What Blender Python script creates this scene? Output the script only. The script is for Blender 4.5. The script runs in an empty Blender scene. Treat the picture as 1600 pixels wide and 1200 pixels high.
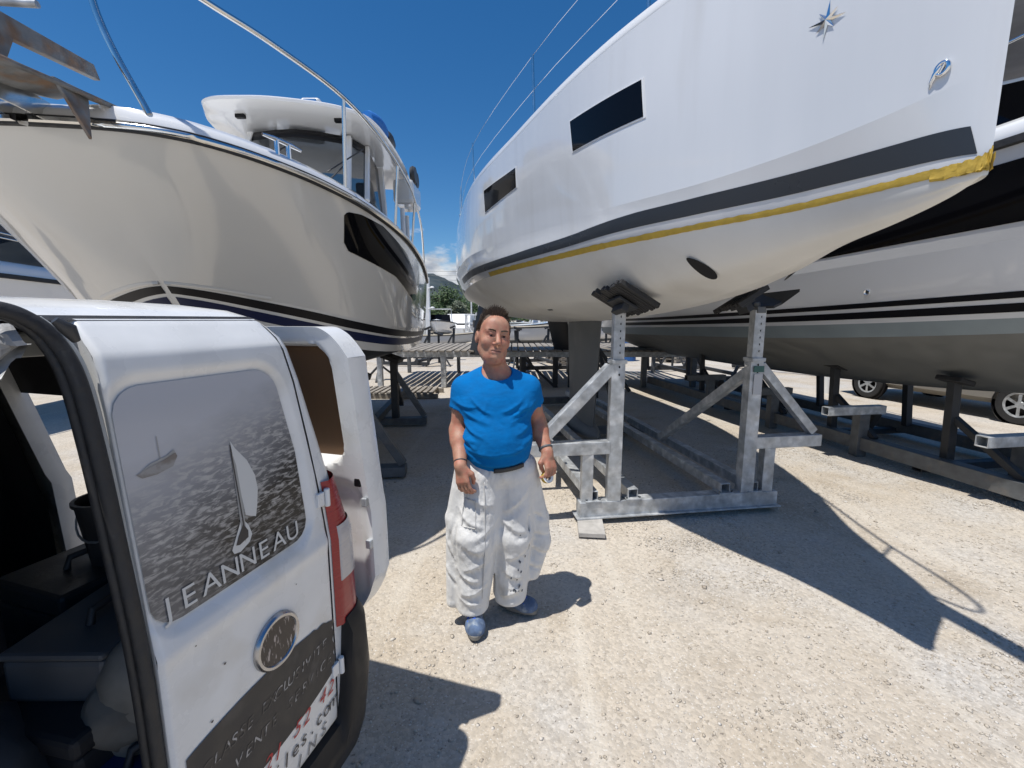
import bpy, bmesh, math, random
import numpy as np
from mathutils import Vector, Matrix, noise

R = math.radians
random.seed(7); np.random.seed(7)
SC = bpy.context.scene
COL = SC.collection

# ------------------------------------------------------------------ camera
CAM_H, LENS, PITCH = 1.62, 15.3, 8.37
cam = bpy.data.cameras.new("camera"); cam.lens = LENS; cam.sensor_width = 36.0
cam.clip_start = 0.02; cam.clip_end = 6000
camo = bpy.data.objects.new("camera", cam); COL.objects.link(camo)
camo.location = (0, 0, CAM_H); camo.rotation_euler = (R(90 - PITCH), 0, 0)
SC.camera = camo

# ------------------------------------------------------------------ sky and sun
SUN_OFF = (0.27, 0.225)                      # ground shadow offset per metre of height
sun_dir = Vector((-SUN_OFF[0], -SUN_OFF[1], 1.0)).normalized()
sun_el = math.asin(sun_dir.z); sun_az = math.atan2(sun_dir.x, sun_dir.y)
W = bpy.data.worlds.new("World"); SC.world = W; W.use_nodes = True
nt = W.node_tree; nt.nodes.clear()
def wn(t, **k):
    n = nt.nodes.new(t)
    for a, b in k.items(): setattr(n, a, b)
    return n
wout = wn("ShaderNodeOutputWorld"); wbg = wn("ShaderNodeBackground")
sky = wn("ShaderNodeTexSky", sky_type='NISHITA', sun_disc=False)
sky.sun_elevation = sun_el; sky.sun_rotation = sun_az
sky.altitude = 400; sky.air_density = 1.0; sky.dust_density = 0.35; sky.ozone_density = 4.4
# low cumulus bank along the horizon, all the way round
tc = wn("ShaderNodeTexCoord"); sep = wn("ShaderNodeSeparateXYZ")
nt.links.new(tc.outputs['Generated'], sep.inputs[0])
mp = wn("ShaderNodeMapping"); mp.inputs['Scale'].default_value = (1, 1, 2.4)
nt.links.new(tc.outputs['Generated'], mp.inputs[0])
nz = wn("ShaderNodeTexNoise"); nz.inputs['Scale'].default_value = 9; nz.inputs['Detail'].default_value = 9; nz.inputs['Roughness'].default_value = .58
nt.links.new(mp.outputs[0], nz.inputs['Vector'])
hr = wn("ShaderNodeMapRange"); hr.inputs[1].default_value = 0.115; hr.inputs[2].default_value = 0.23; hr.inputs[3].default_value = 0.21; hr.inputs[4].default_value = -0.35
nt.links.new(sep.outputs[2], hr.inputs[0])
ad = wn("ShaderNodeMath", operation='ADD'); nt.links.new(nz.outputs[0], ad.inputs[0]); nt.links.new(hr.outputs[0], ad.inputs[1])
cr = wn("ShaderNodeMapRange"); cr.inputs[1].default_value = .50; cr.inputs[2].default_value = .66
nt.links.new(ad.outputs[0], cr.inputs[0])
nz2 = wn("ShaderNodeTexNoise"); nz2.inputs['Scale'].default_value = 16; nz2.inputs['Detail'].default_value = 6
nt.links.new(mp.outputs[0], nz2.inputs['Vector'])
crr = wn("ShaderNodeValToRGB"); crr.color_ramp.elements[0].position = .35; crr.color_ramp.elements[0].color = (3.2, 3.6, 4.3, 1)
crr.color_ramp.elements[1].position = .62; crr.color_ramp.elements[1].color = (7.2, 7.4, 7.6, 1)
nt.links.new(nz2.outputs[0], crr.inputs[0])
mixc = wn("ShaderNodeMix", data_type='RGBA')
nt.links.new(cr.outputs[0], mixc.inputs['Factor']); nt.links.new(crr.outputs[0], mixc.inputs['B'])
hs = wn("ShaderNodeHueSaturation"); hs.inputs['Saturation'].default_value = 1.30; hs.inputs['Value'].default_value = 1.0
nt.links.new(sky.outputs[0], hs.inputs['Color']); nt.links.new(hs.outputs[0], mixc.inputs['A'])
nt.links.new(mixc.outputs['Result'], wbg.inputs[0]); nt.links.new(wbg.outputs[0], wout.inputs[0])
wbg.inputs[1].default_value = 0.112
sl = bpy.data.lights.new("sun", 'SUN'); sl.energy = 4.75; sl.angle = R(0.53); sl.color = (1.0, .965, .91)
slo = bpy.data.objects.new("sun", sl); COL.objects.link(slo)
slo.rotation_euler = (-sun_dir).to_track_quat('-Z', 'Y').to_euler()

# ------------------------------------------------------------------ exposure
vs = SC.view_settings; vs.view_transform = 'Standard'; vs.look = 'None'; vs.gamma = 1; vs.use_curve_mapping = False
vs.exposure = 0.0
SC.cycles.max_bounces = 7; SC.cycles.diffuse_bounces = 2; SC.cycles.glossy_bounces = 3; SC.cycles.transmission_bounces = 4
SC.cycles.use_denoising = True

# ------------------------------------------------------------------ materials
MATS = {}
def mat(name, col, rough=.5, metal=0., var=0., vs_=4., bump=0., bs=40., coat=0., col2=None, thr=(.45, .6), spec=.5, detail=5., vscale=None, alpha=None, trans=0., ior=None, bdist=.02, sheen=0., voro=0.):
    """principled with noise colour variation (var), optional second colour in patches, noise bump"""
    if name in MATS: return MATS[name]
    m = bpy.data.materials.new(name); m.use_nodes = True; t = m.node_tree; b = t.nodes["Principled BSDF"]
    b.inputs['Base Color'].default_value = (*col, 1); b.inputs['Roughness'].default_value = rough; b.inputs['Metallic'].default_value = metal
    b.inputs['Specular IOR Level'].default_value = spec
    if coat: b.inputs['Coat Weight'].default_value = coat; b.inputs['Coat Roughness'].default_value = .05
    if trans: b.inputs['Transmission Weight'].default_value = trans
    if ior: b.inputs['IOR'].default_value = ior
    if alpha is not None: b.inputs['Alpha'].default_value = alpha
    if sheen: b.inputs['Sheen Weight'].default_value = sheen
    L = t.links; N = t.nodes.new
    co = N("ShaderNodeTexCoord")
    src = co.outputs['Object']
    if vscale is not None:
        mp = N("ShaderNodeMapping"); mp.inputs['Scale'].default_value = vscale; L.new(src, mp.inputs[0]); src = mp.outputs[0]
    colsock = None
    if col2 is not None:
        n = N("ShaderNodeTexNoise"); n.inputs['Scale'].default_value = vs_; n.inputs['Detail'].default_value = detail; L.new(src, n.inputs['Vector'])
        mr = N("ShaderNodeMapRange"); mr.inputs[1].default_value = thr[0]; mr.inputs[2].default_value = thr[1]; L.new(n.outputs[0], mr.inputs[0])
        mx = N("ShaderNodeMix"); mx.data_type = 'RGBA'; mx.inputs['A'].default_value = (*col, 1); mx.inputs['B'].default_value = (*col2, 1)
        L.new(mr.outputs[0], mx.inputs['Factor']); colsock = mx.outputs['Result']
    if var:
        n = N("ShaderNodeTexNoise"); n.inputs['Scale'].default_value = vs_ * 1.7; n.inputs['Detail'].default_value = detail; L.new(src, n.inputs['Vector'])
        mr = N("ShaderNodeMapRange"); mr.inputs[1].default_value = .25; mr.inputs[2].default_value = .75; mr.inputs[3].default_value = 1 - var; mr.inputs[4].default_value = 1 + var
        L.new(n.outputs[0], mr.inputs[0])
        vm = N("ShaderNodeVectorMath"); vm.operation = 'SCALE'
        if colsock: L.new(colsock, vm.inputs[0])
        else: vm.inputs[0].default_value = col
        L.new(mr.outputs[0], vm.inputs['Scale']); colsock = vm.outputs[0]
        mr2 = N("ShaderNodeMapRange"); mr2.inputs[1].default_value = .3; mr2.inputs[2].default_value = .7
        mr2.inputs[3].default_value = max(.02, rough - .1 * min(1, rough * 2)); mr2.inputs[4].default_value = min(1, rough + .12)
        L.new(n.outputs[0], mr2.inputs[0]); L.new(mr2.outputs[0], b.inputs['Roughness'])
    if colsock: L.new(colsock, b.inputs['Base Color'])
    if bump:
        n = N("ShaderNodeTexNoise"); n.inputs['Scale'].default_value = bs; n.inputs['Detail'].default_value = 4; L.new(src, n.inputs['Vector'])
        h = n.outputs[0]
        if voro:
            v = N("ShaderNodeTexVoronoi"); v.inputs['Scale'].default_value = voro; L.new(src, v.inputs['Vector'])
            a = N("ShaderNodeMath"); a.operation = 'ADD'; L.new(n.outputs[0], a.inputs[0]); L.new(v.outputs['Distance'], a.inputs[1]); h = a.outputs[0]
        bp = N("ShaderNodeBump"); bp.inputs['Strength'].default_value = bump; bp.inputs['Distance'].default_value = bdist
        L.new(h, bp.inputs['Height']); L.new(bp.outputs[0], b.inputs['Normal'])
    MATS[name] = m
    return m

gel = mat('gelcoat_white', (.80, .80, .79), .13, var=.025, vs_=.9, coat=.9, bump=.012, bs=2.2)
yachtgel = mat('gelcoat_yacht', (.68, .69, .70), .12, var=.02, vs_=1.6, coat=.9, bump=.015, bs=1.6, col2=(.62, .62, .615), thr=(.56, .8), vscale=(3.2, 3.2, .35), detail=8)
gelcream = mat('gelcoat_cream', (.66, .65, .615), .14, var=.04, vs_=.7, coat=.9, bump=.015, bs=1.8)
gelgrey = mat('gelcoat_grey', (.46, .47, .48), .2, var=.03, vs_=.9, coat=.4)
primer = mat('bottom_primer', (.76, .75, .71), .40, var=.05, vs_=1.6, bump=.04, bs=9, col2=(.66, .64, .59), thr=(.52, .75), detail=9)
antif_black = mat('antifouling_black', (.022, .023, .025), .45, var=.2, vs_=3)
antif_grey = mat('antifouling_grey', (.165, .17, .165), .5, var=.16, vs_=2.2)
antif_blue = mat('boot_grey', (.27, .32, .34), .35, var=.08, vs_=2)
stripe_ch = mat('stripe_charcoal', (.032, .038, .047), .3, spec=.35, var=.05, vs_=2)
stripe_bk = mat('stripe_black', (.008, .008, .010), .35, spec=.2)
stripe_nv = mat('stripe_navy', (.007, .014, .055), .35, spec=.2)
tape_y = mat('masking_tape', (.55, .37, .055), .6, var=.14, vs_=14, bump=.1, bs=60)
glass_bk = mat('black_glass', (.004, .004, .005), .06, spec=.18)
glass_t = mat('tinted_glass', (.07, .08, .09), .03, trans=.7, ior=1.1)
steel_ss = mat('stainless', (.72, .72, .70), .12, metal=1, var=.08, vs_=6)
chrome = mat('chrome', (.78, .79, .80), .07, metal=1)
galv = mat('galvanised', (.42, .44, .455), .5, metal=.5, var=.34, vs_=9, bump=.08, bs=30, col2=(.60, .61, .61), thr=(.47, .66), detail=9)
galv_d = mat('galvanised_shaded', (.13, .138, .143), .6, metal=.3, var=.35, vs_=6, bump=.08, bs=30, col2=(.19, .17, .15), thr=(.55, .72), detail=8)  # galvanised steel darkened in colour to deepen the shade under the boats
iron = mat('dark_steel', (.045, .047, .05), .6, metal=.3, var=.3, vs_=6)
rubber = mat('black_rubber', (.022, .022, .023), .62, var=.25, vs_=18, bump=.15, bs=60)
plastic_bk = mat('black_plastic', (.035, .036, .038), .5, var=.15, vs_=8, bump=.06, bs=120)
keelgrey = mat('keel_grey', (.14, .15, .155), .6, var=.12, vs_=3)
vanwhite = mat('van_paint', (.74, .745, .735), .26, var=.07, vs_=6, coat=.4, col2=(.62, .60, .55), thr=(.55, .78), detail=9)
wood = mat('weathered_wood', (.27, .24, .20), .8, var=.35, vs_=5, bump=.2, bs=40, vscale=(1, .15, 1))
whitepaint = mat('white_paint', (.78, .78, .76), .5, var=.08, vs_=3)
# ------------------------------------------------------------------ mesh helpers
class G:
    """collects faces of one part; build() links it as ONE mesh object"""
    def __init__(s): s.v = []; s.f = []; s.m = []
    def add(s, vs, fs, mi=0):
        o = len(s.v); s.v += [tuple(p) for p in vs]; s.f += [tuple(i + o for i in f) for f in fs]; s.m += [mi] * len(fs); return s
    def box(s, c, d, M=None, mi=0):
        c = Vector(c); vs = []
        for z in (-.5, .5):
            for y in (-.5, .5):
                for x in (-.5, .5):
                    p = Vector((x * d[0], y * d[1], z * d[2]))
                    vs.append((M @ p if M else p) + c)
        return s.add(vs, [(0, 2, 3, 1), (4, 5, 7, 6), (0, 1, 5, 4), (2, 6, 7, 3), (0, 4, 6, 2), (1, 3, 7, 5)], mi)
    def beam(s, a, b, w, h=None, up=(0, 0, 1), hollow=0, mi=0):
        """rectangular tube from a to b; hollow = wall thickness gives open ends"""
        a, b = Vector(a), Vector(b); h = w if h is None else h
        d = (b - a).normalized(); up = Vector(up)
        if abs(d.dot(up)) > .98: up = Vector((0, 1, 0)) if abs(d.y) < .9 else Vector((1, 0, 0))
        x = d.cross(up).normalized(); y = x.cross(d).normalized()
        def ring(p, w, h): return [p + x * (sx * w / 2) + y * (sy * h / 2) for sx, sy in ((-1, -1), (1, -1), (1, 1), (-1, 1))]
        vs = ring(a, w, h) + ring(b, w, h)
        fs = [(i, i + 4, (i + 1) % 4 + 4, (i + 1) % 4) for i in range(4)]
        if not hollow:
            fs += [(0, 1, 2, 3), (7, 6, 5, 4)]
        else:
            k = min(.12, (b - a).length * .4)
            vs += ring(a, w - 2 * hollow, h - 2 * hollow) + ring(b, w - 2 * hollow, h - 2 * hollow)
            vs += ring(a + d * k, w - 2 * hollow, h - 2 * hollow) + ring(b - d * k, w - 2 * hollow, h - 2 * hollow)
            for i in range(4):
                j = (i + 1) % 4
                fs += [(i, j, j + 8, i + 8), (i + 4, i + 12, j + 12, j + 4), (i + 8, j + 8, j + 16, i + 16), (i + 12, i + 20, j + 20, j + 12)]
            fs += [(16, 17, 18, 19), (23, 22, 21, 20)]
        return s.add(vs, fs, mi)
    def tube(s, pts, r, n=8, closed=False, cap=True, mi=0, flat=None):
        pts = [Vector(p) for p in pts]; rs = r if isinstance(r, (list, tuple)) else [r] * len(pts)
        vs = []; m = len(pts); x = None
        for i, p in enumerate(pts):
            a = pts[(i - 1) % m] if (closed or i) else p; b = pts[(i + 1) % m] if (closed or i < m - 1) else p
            d = (b - a)
            d = d.normalized() if d.length > 1e-9 else Vector((0, 0, 1))
            if x is None:
                u = Vector((0, 0, 1)) if abs(d.z) < .9 else Vector((1, 0, 0)); x = d.cross(u).normalized()
            else:
                x = (x - d * x.dot(d)); x = x.normalized() if x.length > 1e-6 else d.orthogonal().normalized()
            y = d.cross(x)
            for k in range(n):
                t = 2 * math.pi * k / n
                vs.append(p + (x * math.cos(t) + y * math.sin(t) * (flat or 1)) * rs[i])
        fs = []
        for i in range(m if closed else m - 1):
            for k in range(n):
                a, b = i * n + k, i * n + (k + 1) % n; c = ((i + 1) % m) * n
                fs.append((a, b, c + (k + 1) % n, c + k))
        if cap and not closed: fs += [tuple(range(n - 1, -1, -1)), tuple(range((m - 1) * n, m * n))]
        return s.add(vs, fs, mi)
    def grid(s, P, wrap=False, mi=0, flip=False):
        """P: rows x cols of points"""
        nr, nc = len(P), len(P[0]); vs = [p for row in P for p in row]; fs = []
        for i in range(nr - 1):
            for j in range(nc if wrap else nc - 1):
                q = (i * nc + j, i * nc + (j + 1) % nc, (i + 1) * nc + (j + 1) % nc, (i + 1) * nc + j)
                fs.append(q[::-1] if flip else q)
        return s.add(vs, fs, mi)
    def lathe(s, prof, n=24, M=None, mi=0, cap=True):
        """prof: (r, z) pairs about local z"""
        vs = []
        for r, z in prof:
            for k in range(n):
                t = 2 * math.pi * k / n; p = Vector((r * math.cos(t), r * math.sin(t), z)); vs.append(M @ p if M else p)
        fs = [(i * n + k, i * n + (k + 1) % n, (i + 1) * n + (k + 1) % n, (i + 1) * n + k) for i in range(len(prof) - 1) for k in range(n)]
        cap = cap and prof[0] != prof[-1]
        if cap and prof[0][0] > 1e-5: fs.append(tuple(range(n - 1, -1, -1)))
        if cap and prof[-1][0] > 1e-5: fs.append(tuple(range((len(prof) - 1) * n, len(prof) * n)))
        return s.add(vs, fs, mi)
    def prism(s, poly, a, b, mi=0):
        """poly: list of 3d points, extruded by vector a -> b offsets"""
        a, b = Vector(a), Vector(b); n = len(poly); poly = [Vector(p) for p in poly]
        vs = [p + a for p in poly] + [p + b for p in poly]
        fs = [tuple(range(n - 1, -1, -1)), tuple(range(n, 2 * n))] + [(i, (i + 1) % n, (i + 1) % n + n, i + n) for i in range(n)]
        return s.add(vs, fs, mi)
    def build(s, name, m, parent=None, smooth=None, bevel=0, seg=2, solid=0, offset=0, fix=True, sub=0):
        me = bpy.data.meshes.new(name); me.from_pydata(s.v, [], s.f)
        ms = m if isinstance(m, (list, tuple)) else [m]
        for k in ms: me.materials.append(k)
        if len(ms) > 1: me.polygons.foreach_set('material_index', s.m)
        if fix:
            bm = bmesh.new(); bm.from_mesh(me); bmesh.ops.remove_doubles(bm, verts=bm.verts, dist=1e-5); bmesh.ops.recalc_face_normals(bm, faces=bm.faces); bm.to_mesh(me); bm.free()
        return finish(me, name, parent, smooth, bevel, seg, solid, offset, sub)
ROOTLOC = {}
def finish(me, name, parent=None, smooth=None, bevel=0, seg=2, solid=0, offset=0, sub=0):
    if smooth is not None:
        me.polygons.foreach_set('use_smooth', [True] * len(me.polygons))
        if smooth < 180: me.set_sharp_from_angle(angle=R(smooth))
    o = bpy.data.objects.new(name, me); COL.objects.link(o)
    if parent is not None: adopt(o, parent)
    if solid:
        md = o.modifiers.new("solid", 'SOLIDIFY'); md.thickness = solid; md.offset = offset
    if sub:
        md = o.modifiers.new("sub", 'SUBSURF'); md.levels = sub; md.render_levels = sub
    if bevel:
        md = o.modifiers.new("bevel", 'BEVEL'); md.width = bevel; md.segments = seg; md.limit_method = 'ANGLE'; md.angle_limit = R(40)
        md.harden_normals = False
    return o
def adopt(o, parent):
    o.parent = parent
    loc = ROOTLOC.get(parent.name)
    if loc is not None: o.matrix_parent_inverse = Matrix.Translation(loc).inverted()
    return o
def thing(name, label, cat, loc=(0, 0, 0), group=None):
    o = bpy.data.objects.new(name, None); COL.objects.link(o); o.empty_display_size = .1
    o.location = loc; ROOTLOC[o.name] = Vector(loc); return tag(o, label, cat, group)
def tag(o, label, cat, group=None):
    o['label'] = label; o['category'] = cat
    if group: o['group'] = group
    return o
def struct(o): o['kind'] = 'structure'; return o
def stuff(o, label=None, cat=None):
    o['kind'] = 'stuff'
    if label: o['label'] = label; o['category'] = cat
    return o
def copy_tree(o, parent=None):
    c = o.copy(); COL.objects.link(c)
    if parent is not None: c.parent = parent
    for ch in list(o.children): copy_tree(ch, c)
    return c
def copy_at(o, loc, rz=0, label=None, sc=None):
    c = copy_tree(o); c.location = loc; c.rotation_euler = (0, 0, rz)
    if sc: c.scale = (sc,) * 3
    if label: c['label'] = label
    return c
def spline(pts, n, closed=False):
    """Catmull-Rom through pts, n samples per span"""
    P = [Vector(p) for p in pts]; out = []; m = len(P)
    for i in range(m if closed else m - 1):
        p0 = P[(i - 1) % m] if (closed or i) else P[0] * 2 - P[1]
        p1, p2 = P[i], P[(i + 1) % m]
        p3 = P[(i + 2) % m] if (closed or i < m - 2) else P[-1] * 2 - P[-2]
        for k in range(n):
            t = k / n
            out.append(.5 * ((2 * p1) + (p2 - p0) * t + (2 * p0 - 5 * p1 + 4 * p2 - p3) * t * t + (3 * p1 - p0 - 3 * p2 + p3) * t ** 3))
    if not closed: out.append(P[-1])
    return out
def interp(x, xs, ys):
    """monotone cubic interpolation"""
    n = len(xs); x = min(max(x, xs[0]), xs[-1])
    i = 0
    while i < n - 2 and x > xs[i + 1]: i += 1
    d = [(ys[k + 1] - ys[k]) / (xs[k + 1] - xs[k]) for k in range(n - 1)]
    def sl(k):
        if k == 0: return d[0]
        if k == n - 1: return d[-1]
        return 0 if d[k - 1] * d[k] <= 0 else 2 * d[k - 1] * d[k] / (d[k - 1] + d[k])
    h = xs[i + 1] - xs[i]; t = (x - xs[i]) / h
    return (ys[i] * (2 * t**3 - 3 * t * t + 1) + h * sl(i) * (t**3 - 2 * t * t + t) + ys[i + 1] * (3 * t * t - 2 * t**3) + h * sl(i + 1) * (t**3 - t * t))
def text_mesh(txt, size, shear=0., bold=False, space=1.0):
    """2d triangles of a text: verts (x, y), faces"""
    c = bpy.data.curves.new("lettering", 'FONT'); c.body = txt; c.size = size; c.shear = shear; c.align_x = 'CENTER'; c.align_y = 'CENTER'
    c.resolution_u = 4; c.space_character = space
    if bold: c.offset = size * .012
    o = bpy.data.objects.new("lettering", c); COL.objects.link(o)
    dg = bpy.context.evaluated_depsgraph_get(); me = bpy.data.meshes.new_from_object(o.evaluated_get(dg))
    vs = [tuple(v.co) for v in me.vertices]; fs = [tuple(p.vertices) for p in me.polygons]
    bpy.data.objects.remove(o); bpy.data.meshes.remove(me); bpy.data.curves.remove(c)
    return vs, fs

class Hull:
    """boat hull from longitudinal lines; each line gives (l, b, z) at shared stations. bow at O, axis D towards the stern, visible side = sgn"""
    def __init__(s, O, D, lines, crease=(), trim=0.):
        s.O = Vector((O[0], O[1], 0)); d = Vector((D[0], D[1], 0)).normalized(); s.D = d
        s.N = Vector((-d.y, d.x, 0)); s.lines = lines; s.crease = set(crease); s.nl = len(lines); s.ns = len(lines[0])
        s.cache = {}
    def line(s, j, u):
        L = s.lines[j]; k = u * (s.ns - 1); i = min(int(k), s.ns - 2); t = k - i
        p1, p2 = Vector(L[i]), Vector(L[i + 1]); p0 = Vector(L[i - 1]) if i else p1 * 2 - p2; p3 = Vector(L[i + 2]) if i < s.ns - 2 else p2 * 2 - p1
        return .5 * ((2 * p1) + (p2 - p0) * t + (2 * p0 - 5 * p1 + 4 * p2 - p3) * t * t + (3 * p1 - p0 - 3 * p2 + p3) * t ** 3)
    def loc(s, u, t):
        i = min(int(t), s.nl - 2); f = t - i
        p1, p2 = s.line(i, u), s.line(i + 1, u)
        p0 = s.line(i - 1, u) if (i and i not in s.crease) else p1 * 2 - p2
        p3 = s.line(i + 2, u) if (i < s.nl - 2 and (i + 1) not in s.crease) else p2 * 2 - p1
        return .5 * ((2 * p1) + (p2 - p0) * f + (2 * p0 - 5 * p1 + 4 * p2 - p3) * f * f + (3 * p1 - p0 - 3 * p2 + p3) * f ** 3)
    def world(s, p, side=1): return s.O + s.D * p[0] + s.N * (p[1] * side) + Vector((0, 0, p[2]))
    def P(s, u, t, side=1, off=0.):
        q = s.loc(u, t); w = s.world((q[0], max(q[1], 0), q[2]), side)
        if off: w = w + s.normal(u, t, side) * off
        return w
    def normal(s, u, t, side=1):
        e = 1e-3; tt = min(max(t, e), s.nl - 1 - e); uu = min(max(u, e), 1 - e)
        a = s.P(uu + e, tt, side) - s.P(uu - e, tt, side); b = s.P(uu, tt + e, side) - s.P(uu, tt - e, side)
        n = a.cross(b)
        if n.length < 1e-12: return s.N * side
        n.normalize(); out = s.N * side + Vector((0, 0, -.2)) - s.D * .3
        return n if n.dot(out) > 0 else -n
    def skin(s, t0, t1, nu, ntt, us=None, side=None):
        """both sides between girth t0 and t1"""
        g = G(); us = us or [(i / nu) ** 1.35 for i in range(nu + 1)]
        for sd in ((1, -1) if side is None else (side,)):
            g.grid([[s.P(u, t0 + (t1 - t0) * k / ntt, sd) for k in range(ntt + 1)] for u in us], flip=(sd < 0))
        return g
    def patch(s, u0, u1, ta, tb, nu, ntt, off, side=1, thick=None):
        """thin plate lying off the hull between girth functions ta(f), tb(f); f 0..1 between u0 and u1"""
        g = G(); A = []; B = []
        for i in range(nu + 1):
            f = i / nu; u = u0 + (u1 - u0) * f; a = ta(f) if callable(ta) else ta; b = tb(f) if callable(tb) else tb
            A.append([s.P(u, a + (b - a) * k / ntt, side, off) for k in range(ntt + 1)])
            if thick is not None: B.append([s.P(u, a + (b - a) * k / ntt, side, off - thick) for k in range(ntt + 1)])
        g.grid(A, flip=(side < 0))
        if thick is not None:
            rim = lambda M_: [M_[i][0] for i in range(nu + 1)] + M_[nu][1:] + [M_[i][ntt] for i in range(nu - 1, -1, -1)] + M_[0][1:-1][::-1]
            ra, rb = rim(A), rim(B); g.grid([ra + ra[:1], rb + rb[:1]])
        return g
    def quad(s, c, nu, nt, off, side=1, thick=.012):
        """plate with corners c = 4 (u,t) in order a b c d (a-b top edge, d-c bottom edge)"""
        g = G(); A = []; B = []
        for i in range(nu + 1):
            f = i / nu; ra = []; rb = []
            for k in range(nt + 1):
                h = k / nt
                u = (c[0][0] * (1 - f) + c[1][0] * f) * (1 - h) + (c[3][0] * (1 - f) + c[2][0] * f) * h
                t = (c[0][1] * (1 - f) + c[1][1] * f) * (1 - h) + (c[3][1] * (1 - f) + c[2][1] * f) * h
                ra.append(s.P(u, t, side, off)); rb.append(s.P(u, t, side, off - thick))
            A.append(ra); B.append(rb)
        g.grid(A, flip=(side < 0))
        rim = lambda M_: [M_[i][0] for i in range(nu + 1)] + M_[nu][1:] + [M_[i][nt] for i in range(nu - 1, -1, -1)] + M_[0][1:-1][::-1]
        ra, rb = rim(A), rim(B); g.grid([ra + ra[:1], rb + rb[:1]])
        return g
# ------------------------------------------------------------------ hull lines
AX = (-.145, .9894)                       # the boats stand side by side, sterns away from the lane
def mk_lines(ls, *lines):
    """each line: (dl at bow stations list or 0, b list, z list)"""
    out = []
    for dl, b, z in lines:
        out.append([(l + (dl[i] if isinstance(dl, (list, tuple)) else dl), b[i], z[i]) for i, l in enumerate(ls)])
    return out
# the white cruising yacht
_l = [0, .03, .12, .3, .6, 1.0, 1.6, 2.2, 3.0, 3.7, 4.4, 5.3, 6.5, 8.0, 10.0]
_sb = [0, .035, .085, .16, .26, .41, .69, .90, 1.12, 1.31, 1.44, 1.50, 1.53, 1.50, 1.38]
_sz = [3.36, 3.36, 3.355, 3.35, 3.34, 3.325, 3.295, 3.265, 3.225, 3.19, 3.16, 3.13, 3.10, 3.08, 3.06]
_cb = [0, .03, .075, .14, .245, .43, .67, .83, 1.07, 1.29, 1.45, 1.52, 1.55, 1.52, 1.38]
_cz = [2.40, 2.395, 2.38, 2.355, 2.335, 2.32, 2.34, 2.36, 2.395, 2.40, 2.40, 2.40, 2.40, 2.41, 2.44]
_wb = [0, .022, .05, .095, .19, .385, .63, .80, 1.03, 1.22, 1.34, 1.40, 1.42, 1.36, 1.20]
_wz = [2.105] * 15
_kz = [2.085, 2.07, 2.03, 1.985, 1.93, 1.835, 1.735, 1.675, 1.63, 1.605, 1.595, 1.59, 1.61, 1.74, 2.03]
_bb = [.0] + [b * .66 for b in _wb[1:]]
_bz = [2.10] + [k + .30 * (2.105 - k) for k in _kz[1:]]
_fb = [.0] + [b * .30 for b in _wb[1:]]
_fz = [2.09] + [k + .085 * (2.105 - k) for k in _kz[1:]]
_mid = [(a * .45 + c * .55) + .012 for a, c in zip(_sb, _cb)]; _mid[0] = 0
_mz = [(a * .5 + c * .5) for a, c in zip(_sz, _cz)]
YACHT = Hull((1.53, 1.48), AX, mk_lines(_l, (0, _sb, _sz), (0, _mid, _mz), (0, _cb, _cz), (0, _wb, _wz), (.01, _bb, _bz), (.015, _fb, _fz), (.02, [0] * 15, _kz)), crease=(2,))
# the cream motor cruiser on the left, bow over the van
AXL = (-.10, .995)
_l = [0, .006, .02, .06, .16, .36, .68, 1.15, 2.0, 3.2, 4.4, 5.4, 6.3]
n_ = len(_l)
_sb = [0, .16, .34, .50, .66, .84, 1.03, 1.21, 1.335, 1.345, 1.29, 1.22, 1.15]
_sz = [2.485, 2.485, 2.485, 2.482, 2.478, 2.467, 2.447, 2.41, 2.372, 2.345, 2.33, 2.32, 2.32]
_kb = [0, .05, .10, .18, .30, .50, .76, 1.0, 1.20, 1.25, 1.22, 1.16, 1.09]      # knuckle above the stripes
_kzz = [1.84, 1.835, 1.83, 1.82, 1.80, 1.76, 1.70, 1.63, 1.56, 1.52, 1.50, 1.49, 1.49]
_cb = [0, .035, .08, .14, .24, .42, .68, .93, 1.13, 1.18, 1.15, 1.09, 1.03]         # chine
_cz = [1.66, 1.655, 1.645, 1.63, 1.60, 1.54, 1.46, 1.38, 1.31, 1.27, 1.25, 1.24, 1.24]
_kz = [1.60, 1.585, 1.56, 1.50, 1.42, 1.31, 1.19, 1.08, .99, .94, .92, .91, .91]
_dlk = [.76, .755, .75, .74, .70, .62, .50, .36, .16, 0, 0, 0, 0]
_dlc = [.92, .915, .91, .89, .84, .74, .60, .42, .18, 0, 0, 0, 0]
_mb = [a * .62 + b * .38 for a, b in zip(_sb, _kb)]; _mz = [a * .52 + b * .48 for a, b in zip(_sz, _kzz)]
_dlm = [.42, .418, .415, .405, .38, .33, .26, .19, .08, 0, 0, 0, 0]
CRUISER = Hull((-2.13, 2.06), AXL, mk_lines(_l, (0, _sb, _sz), (_dlm, _mb, _mz), (_dlk, _kb, _kzz), (_dlc, _cb, _cz), ([1.0, .995, .99, .96, .90, .78, .62, .43, .18, 0, 0, 0, 0], [0] * n_, _kz)), crease=(2, 3))
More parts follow.
